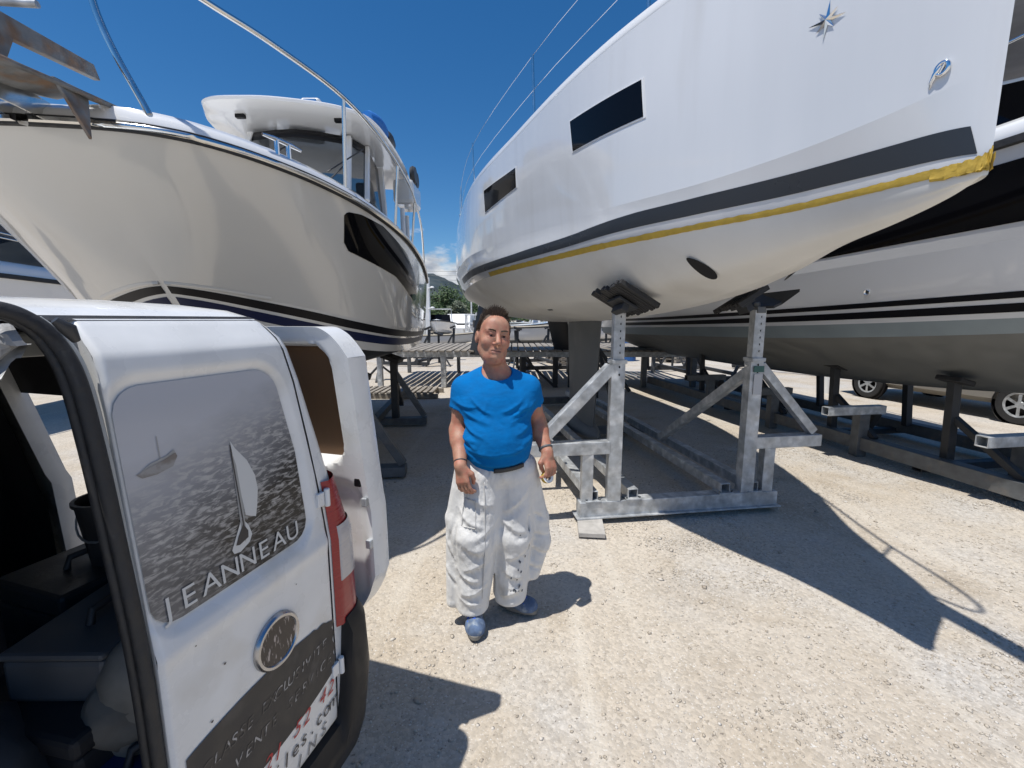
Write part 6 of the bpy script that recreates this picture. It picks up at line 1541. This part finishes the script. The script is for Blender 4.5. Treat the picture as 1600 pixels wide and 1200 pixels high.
# torso (under the shirt), neck
f.ell((-.085, 2.21, 1.23), (.165, .105, .16), .03).ell((-.075, 2.165, 1.02), (.150, .135, .15), .06).ell((-.075, 2.20, .86), (.150, .11, .11), .06)
f.cap((-.085, 2.215, 1.315), (-.235, 2.21, 1.270), .055, k=.05); f.cap((-.085, 2.215, 1.315), (.07, 2.225, 1.272), .055, k=.05); f.cap((-.085, 2.215, 1.32), tuple(HC + Vector((.004, .02, -.08))), .060, .053, .035)
# arms
SR, ER, WR = (-.243, 2.205, 1.268), (-.272, 2.195, 1.055), (-.252, 2.045, .915)
SL, EL, WL = (.082, 2.225, 1.270), (.128, 2.275, 1.085), (.180, 2.155, .950)
for S_, E_, W_ in ((SR, ER, WR), (SL, EL, WL)):
    f.cap(S_, E_, .058, .047, .03); f.cap(E_, W_, .049, .0305, .02); mid = tuple(np.array(E_) * .72 + np.array(W_) * .28); f.cap(E_, mid, .048, .049, .02)
# legs (inside the overalls)
for hip, kn, an in (((-.145, 2.20, .82), (-.195, 2.14, .48), (-.205, 2.17, .08)), ((.0, 2.20, .82), (.005, 2.19, .48), (-.01, 2.25, .08))):
    f.cap(hip, kn, .085, .058, .03); f.cap(kn, an, .056, .038, .02)
# head
f.ell(hp(0, .012, .030), (.077, .096, .094), .02, M=HM).ell(hp(0, -.026, -.032), (.067, .065, .088), .03, M=HM)
f.ell(hp(0, -.050, -.094), (.036, .036, .028), .03, M=HM).cap(hp(-.046, .010, -.062), hp(-.024, -.048, -.098), .025, .022, .03).cap(hp(.046, .010, -.062), hp(.024, -.048, -.098), .025, .022, .03)
f.ell(hp(0, -.005, -.100), (.042, .05, .026), .03, M=HM)
f.cap(hp(-.043, -.074, .024), hp(.043, -.074, .024), .014, k=.014); f.ell(hp(0, -.062, .055), (.055, .03, .04), .03, M=HM)
for sx in (-1, 1):
    f.ell(hp(.031 * sx, -.098, .004), (.020, .014, .012), .012, 'sub', HM); f.ell(hp(.040 * sx, -.064, -.026), (.027, .024, .026), .025, M=HM)
    f.cap(hp(.018 * sx, -.0875, .0110), hp(.033 * sx, -.0875, .0135), .0048, k=.004); f.cap(hp(.033 * sx, -.0875, .0135), hp(.045 * sx, -.079, .0090), .0048, k=.004); f.cap(hp(.019 * sx, -.0865, -.0035), hp(.043 * sx, -.081, -.0040), .0052, k=.005)
    f.cap(hp(.021 * sx, -.1005, -.042), hp(.033 * sx, -.090, -.064), .003, k=.006, op='sub')
    f.ell(hp(.080 * sx, .014, -.006), (.010, .022, .031), .008, M=HM); f.ell(hp(.089 * sx, .008, -.002), (.006, .010, .016), .004, 'sub', HM)
f.cap(hp(0, -.088, .018), hp(0, -.116, -.026), .0085, .0125, .010); f.ell(hp(0, -.115, -.030), (.0135, .012, .011), .006, M=HM)
for sx in (-1, 1): f.ell(hp(.0135 * sx, -.103, -.034), (.009, .011, .008), .005, M=HM); f.ell(hp(.0075 * sx, -.112, -.0425), (.004, .005, .004), .002, 'sub', HM)
f.ell(hp(0, -.078, -.066), (.030, .018, .020), .015, M=HM); f.cap(hp(-.022, -.088, -.0650), hp(0, -.0945, -.0620), .0042, k=.006); f.cap(hp(.022, -.088, -.0650), hp(0, -.0945, -.0620), .0042, k=.006); f.cap(hp(-.016, -.0900, -.0735), hp(.016, -.0900, -.0735), .0058, k=.006)
f.cap(hp(-.026, -.092, -.0675), hp(0, -.100, -.0680), .0034, k=.002, op='sub'); f.cap(hp(.026, -.092, -.0675), hp(0, -.100, -.0680), .0034, k=.002, op='sub'); f.ell(hp(0, -.083, -.098), (.020, .014, .014), .012, M=HM)
# hands: palm, four fingers, thumb; both curled as they hang
def hand(W_, fwd, out, back, side, curl, spread, grip):
    W_ = np.array(W_); fw = np.array(fwd, float); fw /= np.linalg.norm(fw); ou = np.array(out, float); ou -= fw * (ou @ fw); ou /= np.linalg.norm(ou); bk_ = np.cross(fw, ou) * side
    P = lambda a, b, c: tuple(W_ + fw * a + ou * b + bk_ * c)      # along, towards the thumb, towards the back of the hand
    f.cap(W_, P(.02, 0, 0), .026, .026, .012)
    for b in (-.026, -.009, .009, .026): f.cap(P(.018, b * .6, 0), P(.078, b, .002), .0155, .0135, .010)
    tips = []
    for i, (b, ln) in enumerate(((.029, .078), (.010, .088), (-.010, .082), (-.029, .066))):
        a0 = P(.080, b, .003); p = np.array(a0); ang = curl[0]; r_ = .0098 - .0008 * (i == 3); q = p
        for seg, (fr, da) in enumerate(((.44, 0), (.32, curl[1]), (.24, curl[2]))):
            ang = ang + da; dirv = fw * math.cos(ang) - bk_ * math.sin(ang) + ou * spread * b * 6; q = p + dirv * ln * fr
            f.cap(p, q, r_, r_ * .92, .0035); r_ *= .92; p = q
        tips.append(p)
    t0 = np.array(P(.022, .022, -.006)); t1 = np.array(P(.048, .046, -.018)); t2 = np.array(P(.074, .046 - grip * .012, -.030)); t3 = np.array(P(.094, .038 - grip * .020, -.038))
    f.cap(t0, t1, .0165, .013, .010); f.cap(t1, t2, .0125, .0108, .004); f.cap(t2, t3, .0108, .0092, .004)
    return tips
hand(WR, (.18, -.22, -1), (1, -.55, .1), None, 1, (.25, .55, .5), .3, .2)
TIPS = hand(WL, (.22, -.42, -1), (-.75, -.65, .1), None, -1, (.45, .75, .55), .2, 1.)
def lips(c):
    l = (c - np.array(HC)) @ np.array(HM); ml = (np.abs(l[:, 0]) < .025) & (np.abs(l[:, 2] + .0678) < .0024) & (l[:, 1] < -.07); return 2 * ml + (~ml) * ((np.abs(l[:, 0]) < .024 - np.abs(l[:, 2] + .069) * .6) & (l[:, 2] < -.0595) & (l[:, 2] > -.0795) & (l[:, 1] < -.08)).astype(int)
body = f.build('body', [skin, lip, mouth_m], man, 2, lips)
# eyes, brows
eye_w = mat('eye_white', (.55, .50, .47), .2); iris = mat('iris', (.03, .02, .015), .15); hairm = mat('brown_hair', (.062, .039, .024), .6, var=.35, vs_=60, col2=(.11, .075, .047), thr=(.5, .7))
for sx in (-1, 1):
    g = G(); Me = Matrix.Translation(hp(.031 * sx, -.0755, .0030)); g.lathe([(.0125 * math.sin(a), .0125 * math.cos(a)) for a in np.linspace(0, math.pi, 9)], 14, Me); ey = g.build('eye', eye_w, body, smooth=180)
    g = G(); q = Vector(hp(.031 * sx, -.0755, .0030)); dv = (HM @ Vector((.0, -1, -.05))).normalized(); g.lathe([(.0, .0131), (.004, .0127), (.0065, .0110)], 14, Matrix.Translation(q) @ dv.to_track_quat('Z', 'Y').to_matrix().to_4x4()); g.build('iris', iris, ey, smooth=180)
    g = G(); g.tube([hp(.0175 * sx, -.0895, .0062), hp(.026 * sx, -.0918, .0086), hp(.036 * sx, -.0898, .0086), hp(.0455 * sx, -.082, .0048)], [.0008, .0016, .0016, .0008], 6); g.tube([hp(.020 * sx, -.0895, .0005), hp(.034 * sx, -.0895, -.0002), hp(.044 * sx, -.083, .0008)], [.0005, .0008, .0006], 6); g.build('eyelid_line', mouth_m, body, smooth=180)
    g = G(); rs = random.Random(4 + sx)
    for k in range(70):
        a = k / 69; b0_ = Vector(hp((.012 + .038 * a) * sx, -.0960 + .020 * a * a, .0270 + .005 * math.sin(a * 2.6) + rs.uniform(-.0025, .0025))); d_ = HM @ Vector(((.007 + .004 * rs.random()) * sx, -.0015, .0025 * (1 - 1.6 * a)))
        g.tube([b0_, b0_ + d_ * .6, b0_ + d_ * 1.1], [.0017, .0015, .0004], 4, cap=False)
    g.build('eyebrow', hairm, body, fix=False)
# hair: short, brushed up at the front, thin at the temples
g = G(); rs = random.Random(21)
capf = Field(tuple(HC - Vector((.13, .14, .06))), tuple(HC + Vector((.13, .15, .17))), .0045)
capf.ell(hp(0, .016, .034), (.0795, .0965, .0955), .0, M=HM); capf.half(hp(0, -.040, .085), tuple(HM @ Vector((0, 1, .55)))); capf.half(hp(0, .02, -.01), tuple(HM @ Vector((0, .55, 1)))); capf.ell(hp(0, .0, .02), (.074, .092, .088), 0, 'sub', HM)
hair = capf.build('hair', hairm, body, 2)
n_h = 0
while n_h < 3400:
    th = rs.uniform(0, 2 * math.pi); ph = math.acos(rs.uniform(-.15, 1)); v = Vector((math.sin(ph) * math.cos(th), math.sin(ph) * math.sin(th), math.cos(ph)))
    p = Vector((v.x * .080, .016 + v.y * .097, .034 + v.z * .0965))
    if p.y < -.040 and p.z < .100 - .25 * max(0, .03 - abs(p.x)): continue
    if abs(p.x) > .035 and p.y < -.02 and p.z < .105: continue
    if p.y < -.02 and p.z < .05 and abs(p.x) < .074: continue
    if p.z < -.01 + .0 * p.y or (p.z < .03 and p.y < .0): continue
    n_h += 1
    L_ = (.028 if (p.z > .10 and p.y < .01) else .015 if p.z > .085 else .007) * rs.uniform(.6, 1.3)
    dirv = (v * .55 + Vector((rs.uniform(-.35, .35), -.05 + .25 * (p.y > .03) + rs.uniform(-.3, .3), .8 if p.z > .07 else -.25)) ).normalized()
    q0 = Vector(hp(*p)); d1 = HM @ dirv; d2 = (d1 + Vector((rs.uniform(-.3, .3), rs.uniform(-.3, .3), -.1))).normalized(); w = rs.uniform(.0011, .0020)
    g.tube([q0 - d1 * .003, q0 + d1 * L_ * .55, q0 + d1 * L_ * .55 + d2 * L_ * .45], [w, w * .8, w * .15], 3, cap=False)
g.build('hair_strands', hairm, hair, fix=False)
# --- blue T-shirt
f = Field((-.42, 1.90, .84), (.26, 2.42, 1.42), .004)
f.ell((-.085, 2.205, 1.23), (.184, .126, .165), .03).ell((-.081, 2.180, 1.10), (.170, .146, .24), .05).ell((-.074, 2.160, 1.005), (.170, .156, .155), .07).ell((-.080, 2.19, .93), (.152, .128, .10), .05)
f.cap((-.085, 2.213, 1.322), (-.238, 2.21, 1.268), .058, .060, k=.05); f.cap((-.085, 2.213, 1.322), (.074, 2.225, 1.270), .058, .060, k=.05); f.cap((-.19, 2.16, 1.20), (.03, 2.165, 1.20), .07, k=.06)
for S_, E_ in ((SR, ER), (SL, EL)):
    S_, E_ = np.array(S_), np.array(E_); e = S_ + (E_ - S_) * .56; f.cap(S_, e, .066, .068, .035)
rs = random.Random(8)
base_D = f.D.copy()
def surf(an, z, r=1.0):  # a point on the front of the trunk
    keep = f.D; f.D = base_D; p = f.hit((-.08, 2.20, z), (math.sin(an), -math.cos(an), 0)); f.D = keep; return p
folds = [(-1.0, 1.005, .2, .975), (.9, 1.01, .1, .985), (-1.2, 1.06, -.5, 1.04), (1.2, 1.035, .5, 1.0), (-1.4, 1.23, -.6, 1.20), (1.4, 1.22, .7, 1.19), (-1.2, 1.20, -.2, 1.13), (-1.25, 1.15, -.3, 1.06), (-1.3, 1.09, -.45, 1.00), (-1.3, 1.03, -.6, .95), (1.2, 1.20, .45, 1.13), (1.3, 1.14, .55, 1.07), (1.3, 1.07, .7, 1.02), (-.8, 1.25, -.1, 1.17), (.9, 1.24, .2, 1.18), (-1.1, .96, .1, .915), (1.2, .97, .3, .925), (-.6, .935, .8, .93), (-1.35, .985, -.7, .925), (.5, 1.16, 1.0, 1.21)]
for a0, z0_, a1, z1_ in folds:
    for k in range(4):
        t0, t1 = k / 4, (k + 1) / 4; e = math.sin(math.pi * (k + .6) / 4.4); q = lambda t, dz: surf(a0 + (a1 - a0) * t, z0_ + (z1_ - z0_) * t - .012 * math.sin(math.pi * t) + dz)
        f.ridge(q(t0, 0), q(t1, 0), .010, .0105 * e, True); f.ridge(q(t0, -.02), q(t1, -.02), .014, -.005 * e)
for k in range(34):
    a0 = rs.uniform(-1.5, 1.5); z = rs.uniform(.92, 1.27); f.ridge(surf(a0, z, 1.05), surf(a0 + rs.uniform(-.3, .3), z + rs.uniform(-.09, .02), 1.05), rs.uniform(.008, .013), rs.uniform(-.005, .006), True)
for S_, E_ in ((SR, ER), (SL, EL)):
    S_, E_ = np.array(S_), np.array(E_)
    for k in range(9):
        t = rs.uniform(.1, .55); c = S_ + (E_ - S_) * t; o = np.array((rs.uniform(-.06, .06), -.055, 0)); f.ridge(c + o + (0, 0, .02), c + o + (rs.uniform(-.03, .03), 0, -.035), .010, .0045)
# hem, sleeve ends, neckline
f.half((-.08, 2.19, .905), (-.16, -.35, 1))
for S_, E_ in ((SR, ER), (SL, EL)):
    S_, E_ = np.array(S_), np.array(E_); e = S_ + (E_ - S_) * .62; ax = (E_ - S_) / np.linalg.norm(E_ - S_); f.cap(e + ax * .06 - ax * .02, e + ax * .14, .10, .10, 0, 'sub'); f.cap(e - ax * .03, e + ax * .1, .056, .058, 0, 'sub')
f.ell((-.075, 2.150, 1.375), (.078, .085, .058), .004, 'sub')
shirt_m = mat('blue_jersey', (.001, .150, .43), .9, var=.12, vs_=9, bump=.25, bs=26, spec=.15, bdist=.012, vscale=(1, 1, 1.8))
f.build('t_shirt', shirt_m, body, 1)
# --- white overalls worn from the waist, sleeves hanging
f = Field((-.44, 1.90, .04), (.30, 2.42, 1.02), .0048)
f.ell((-.075, 2.185, .86), (.168, .138, .095), .04)
f.cap((-.140, 2.175, .82), (-.190, 2.135, .52), .125, .118, .03); f.cap((-.190, 2.135, .52), (-.212, 2.145, .12), .116, .088, .04)
f.cap((.002, 2.195, .82), (.012, 2.185, .50), .118, .100, .03); f.cap((.012, 2.185, .50), (-.012, 2.215, .14), .098, .094, .04)
f.cap((-.215, 2.165, .90), (.065, 2.175, .875), .062, k=.04)
# hanging sleeves
f.cap((.085, 2.19, .80), (.145, 2.235, .56), .060, .052, .03); f.cap((.145, 2.235, .56), (.155, 2.25, .42), .054, .056, .02); f.cap((.155, 2.25, .42), (.108, 2.245, .23), .056, .046, .02)
f.cap((-.235, 2.15, .86), (-.300, 2.15, .60), .060, .046, .03); f.cap((-.300, 2.15, .60), (-.318, 2.14, .13), .046, .034, .02)
rs = random.Random(17)
def legpt(leg, an, z, r=1.0):
    if leg == 0: cx_ = float(np.interp(z, [.1, .52, .85], [-.212, -.190, -.140])); cy_ = float(np.interp(z, [.1, .52, .85], [2.145, 2.135, 2.175])); rr_ = float(np.interp(z, [.1, .52, .85], [.09, .118, .128]))
    else: cx_ = float(np.interp(z, [.1, .5, .85], [-.012, .012, .002])); cy_ = float(np.interp(z, [.1, .5, .85], [2.215, 2.185, 2.195])); rr_ = float(np.interp(z, [.1, .5, .85], [.094, .10, .12]))
    return (cx_ + rr_ * r * math.sin(an), cy_ - rr_ * r * math.cos(an), z)
LEGF = ([(-.9, .79, .7, .70, .010), (-1.0, .69, .3, .60, .013), (1.0, .63, -.2, .53, .012), (-.8, .54, .5, .47, .013), (.9, .45, -.5, .36, .013), (-1.0, .37, .2, .30, .011), (.9, .28, -.6, .22, .013), (-.9, .20, .6, .165, .010), (.2, .77, .1, .56, .007), (.35, .42, .2, .22, .007)],
        [(.7, .77, -.5, .66, .011), (-.7, .62, .7, .54, .012), (.8, .47, -.4, .39, .012), (-.6, .34, .6, .28, .012), (.7, .23, -.5, .17, .013), (-.1, .70, .05, .48, .007), (.1, .36, -.05, .2, .007)])
for leg in (0, 1):
    # slack folds sag across each leg, closer together towards the hem
    for a0, z0_, a1, z1_, A_ in LEGF[leg]:
        n_ = 5; pts_ = []
        for k in range(n_ + 1):
            t = k / n_; pts_.append((a0 + (a1 - a0) * t, z0_ + (z1_ - z0_) * t - .018 * math.sin(math.pi * t) + rs.uniform(-.004, .004)))
        for k in range(n_):
            e = math.sin(math.pi * (k + .5) / n_) ** .7
            f.ridge(legpt(leg, *pts_[k]), legpt(leg, *pts_[k + 1]), .011, A_ * e * .95, True)
            f.ridge(legpt(leg, pts_[k][0], pts_[k][1] - .032), legpt(leg, pts_[k + 1][0], pts_[k + 1][1] - .032), .026, -A_ * e * .5)
    for k in range(16):
        a0 = rs.uniform(-1.5, 1.5); z = rs.uniform(.13, .8); f.ridge(legpt(leg, a0, z), legpt(leg, a0 + rs.uniform(-.5, .5), z + rs.uniform(-.08, .08)), rs.uniform(.006, .010), rs.uniform(.002, .006), True)
# vertical tension folds from the waist
for k in range(18):
    x = -.23 + .30 * rs.random(); f.ridge((x, 2.055, .90), (x + rs.uniform(-.04, .04), 2.045, .90 - rs.uniform(.06, .16)), .008, rs.uniform(-.009, .012), True)
for (a, b) in (((-.285, 2.11, .66), (-.325, 2.10, .52)), ((-.34, 2.12, .50), (-.30, 2.09, .40)), ((-.34, 2.12, .34), (-.30, 2.10, .28)), ((.10, 2.17, .66), (.17, 2.19, .60)), ((.11, 2.19, .52), (.19, 2.21, .50)), ((.12, 2.19, .42), (.20, 2.22, .38)), ((.08, 2.20, .33), (.16, 2.21, .30))): f.ridge(a, b, .014, .010); f.ridge(np.array(a) - (0, 0, .03), np.array(b) - (0, 0, .03), .012, -.008)
# leg gap, open hems and cuffs
f.cap((-.090, 2.04, .66), (-.112, 2.05, .08), .010, .034, .01, 'sub'); f.cap((-.094, 2.14, .60), (-.115, 2.2, .05), .010, .026, .01, 'sub'); f.cap((.085, 2.12, .62), (.075, 2.14, .20), .006, .014, .01, 'sub'); f.cap((-.285, 2.06, .70), (-.283, 2.07, .12), .004, .007, .012, 'sub')
f.half((-.2, 2.15, .098), (.0, -.10, 1)); f.cap((-.212, 2.145, .06), (-.212, 2.145, .12), .066, .060, 0, 'sub'); f.cap((-.012, 2.215, .05), (-.012, 2.215, .13), .070, .064, 0, 'sub'); f.cap((.106, 2.245, .16), (.112, 2.245, .25), .036, .036, 0, 'sub')
f.ell((-.072, 2.150, 1.02), (.152, .143, .135), .01, 'sub')
over_m = mat('white_overall', (.74, .73, .70), .8, var=.05, vs_=7, col2=(.50, .475, .43), thr=(.60, .80), bump=.55, bs=19, sheen=.1, bdist=.016, vscale=(1.3, 1.3, .8))
f.build('overalls', over_m, body, 1)
seam = mat('overall_seam', (.58, .57, .545), .85)
g = G()
for leg, a_ in ((0, .05), (1, .15)):
    pass
pk_ = [f.hit((-.175, 2.135, z), (math.sin(a), -math.cos(a), 0)) for a, z in ((-.75, .74), (-.05, .74), (-.05, .60), (-.75, .60))]
def along(a0, z0_, a1, z1_, n=10): return [f.hit((-.175, 2.135, z0_ + (z1_ - z0_) * k / n), (math.sin(a0 + (a1 - a0) * k / n), -math.cos(a0 + (a1 - a0) * k / n), 0)) for k in range(n + 1)]
for q in (along(-.75, .74, -.05, .74), along(-.05, .74, -.05, .60), along(-.75, .60, -.05, .60), along(-.75, .74, -.75, .60), along(.42, .83, .30, .14, 26)): g.tube(q, .0026, 6)
g.build('stitched_seam', seam, body, smooth=180)
smear = mat('paint_smear', (.10, .11, .13), .8, var=.4, vs_=30)
g = G(); rs2 = random.Random(12)
for k in range(26):
    a, z = rs2.gauss(.25, .22), rs2.uniform(.15, .23) if k < 18 else rs2.uniform(.25, .6); p_ = Vector(f.hit((.0, 2.205, z), (math.sin(a), -math.cos(a), 0))); d_ = Vector((math.sin(a), -math.cos(a), 0)); x_ = Vector((math.cos(a), math.sin(a), 0)); r_ = rs2.uniform(.002, .006)
    g.add([p_ + d_ * .0015 + x_ * r_ * math.cos(t) * (1 + .4 * math.sin(2 * t)) + Vector((0, 0, r_ * 1.6 * math.sin(t))) for t in np.linspace(0, 5.5, 8)], [tuple(range(8))])
stuff(g.build('paint_spots', smear, body, fix=False))
# belt and dark waist at the front, wristband, watch, paint stains
g = G(); g.grid([[(-.070 + .156 * math.sin(a), 2.172 - .143 * math.cos(a), z + .012 * math.sin(a * 1.2)) for a in np.linspace(-.12, .95, 20)] for z in (.884, .891, .898, .905)]); g.build('belt', plastic_bk, body, smooth=60, solid=.006)
def band(W_, E_, t, r, m, name, w):
    W_, E_ = Vector(W_), Vector(E_); c = W_.lerp(E_, t); ax = (E_ - W_).normalized(); g = G(); x = ax.orthogonal().normalized(); y = ax.cross(x)
    g.tube([c + (x * math.cos(a) + y * math.sin(a)) * r for a in np.linspace(0, 2 * math.pi, 25)[:-1]], w, 8, closed=True); return g.build(name, m, body, smooth=180)
band(WR, ER, .10, .030, plastic_bk, 'wristband', .0045)
band(WL, EL, .12, .031, galv_d, 'watch_strap', .007)
# --- shoes
def shoe(heel, toe, ztop, m, lm, name, lace):
    heel, toe = Vector(heel), Vector(toe); d = (toe - heel); L_ = d.length; d.normalize(); s = Vector((-d.y, d.x, 0))
    fs = Field(tuple(Vector((min(heel.x, toe.x) - .09, min(heel.y, toe.y) - .09, 0))), tuple(Vector((max(heel.x, toe.x) + .09, max(heel.y, toe.y) + .09, .16))), .004)
    P = lambda a, b, z: tuple(heel + d * (a * L_) + s * b + Vector((0, 0, z)))
    fs.cap(P(.12, 0, .045), P(.85, .004, .035), .040, .036, .02).cap(P(.14, 0, .06), P(.34, 0, .085), .042, .040, .03).cap(P(.35, 0, .075), P(.80, .004, .036), .040, .033, .03).ell(P(.72, .004, .03), (.05, .05, .035), .03)
    fs.half(P(0, 0, .018), (0, 0, 1))
    o = fs.build(name, m, body, 2); g = G(); out = []
    for i in range(40):
        a = 2 * math.pi * i / 40; ca, sa = math.cos(a), math.sin(a); w = .041 + .007 * (ca + .2); out.append((P(.5 + .53 * ca, w * math.copysign(abs(sa) ** .8, sa) * (1.0), 0), ))
    base = [Vector(q[0]) for q in out]; g.add(base + [b + Vector((0, 0, .024)) for b in base], [tuple(range(39, -1, -1)), tuple(range(40, 80))] + [(i, (i + 1) % 40, 40 + (i + 1) % 40, 40 + i) for i in range(40)]); g.v = [(x, y, z + .004) for x, y, z in g.v]
    g.build('sole', mat('rubber_sole', (.20, .19, .17), .8, var=.2, vs_=20), o, bevel=.004)
    g = G()
    for k in range(5):
        a = .44 + .07 * k; g.tube([P(a, -.036, .098 - .095 * (a - .35)), P(a + .02, 0, .130 - .125 * (a - .35)), P(a, .036, .098 - .095 * (a - .35))], .0052, 6)
    g.build('laces', lace, o, smooth=60)
shoe_b = mat('blue_grey_suede', (.10, .15, .25), .85, var=.3, vs_=22, col2=(.28, .32, .36), thr=(.52, .66)); shoe_k = mat('dark_suede', (.045, .052, .07), .85, var=.3, vs_=22)
shoe((-.222, 2.235, 0), (-.186, 2.005, 0), .1, shoe_b, None, 'shoe', mat('blue_laces', (.02, .09, .50), .7)); shoe((-.075, 2.300, 0), (.135, 2.215, 0), .1, shoe_b, None, 'shoe', MATS['blue_laces'])
# --- small roll of tape held in his left hand
tip = sum((Vector(t) for t in TIPS), Vector()) / 4; thm = Vector(WL) + Vector((.22, -.42, -1)).normalized() * .088
rc = tip.lerp(thm, .35) + Vector((0, -.012, -.012))
rl_ = thing('tape_roll', 'small white and yellow roll of masking tape held in the man\'s left hand', 'tape roll', tuple(rc))
g = G(); Mr_ = Matrix.Translation(rc) @ Matrix.Rotation(R(65), 4, 'X') @ Matrix.Rotation(R(25), 4, 'Y'); g.lathe([(.016, -.013), (.029, -.013), (.029, .013), (.016, .013), (.016, -.013)], 28, Mr_); g.build('paper_roll', whitepaint, rl_, smooth=40)
g = G(); g.lathe([(.0292, -.0125), (.0302, -.0125), (.0302, .0125), (.0292, .0125), (.0292, -.0125)], 28, Mr_); g.build('tape_layer', tape_y, rl_, smooth=40)
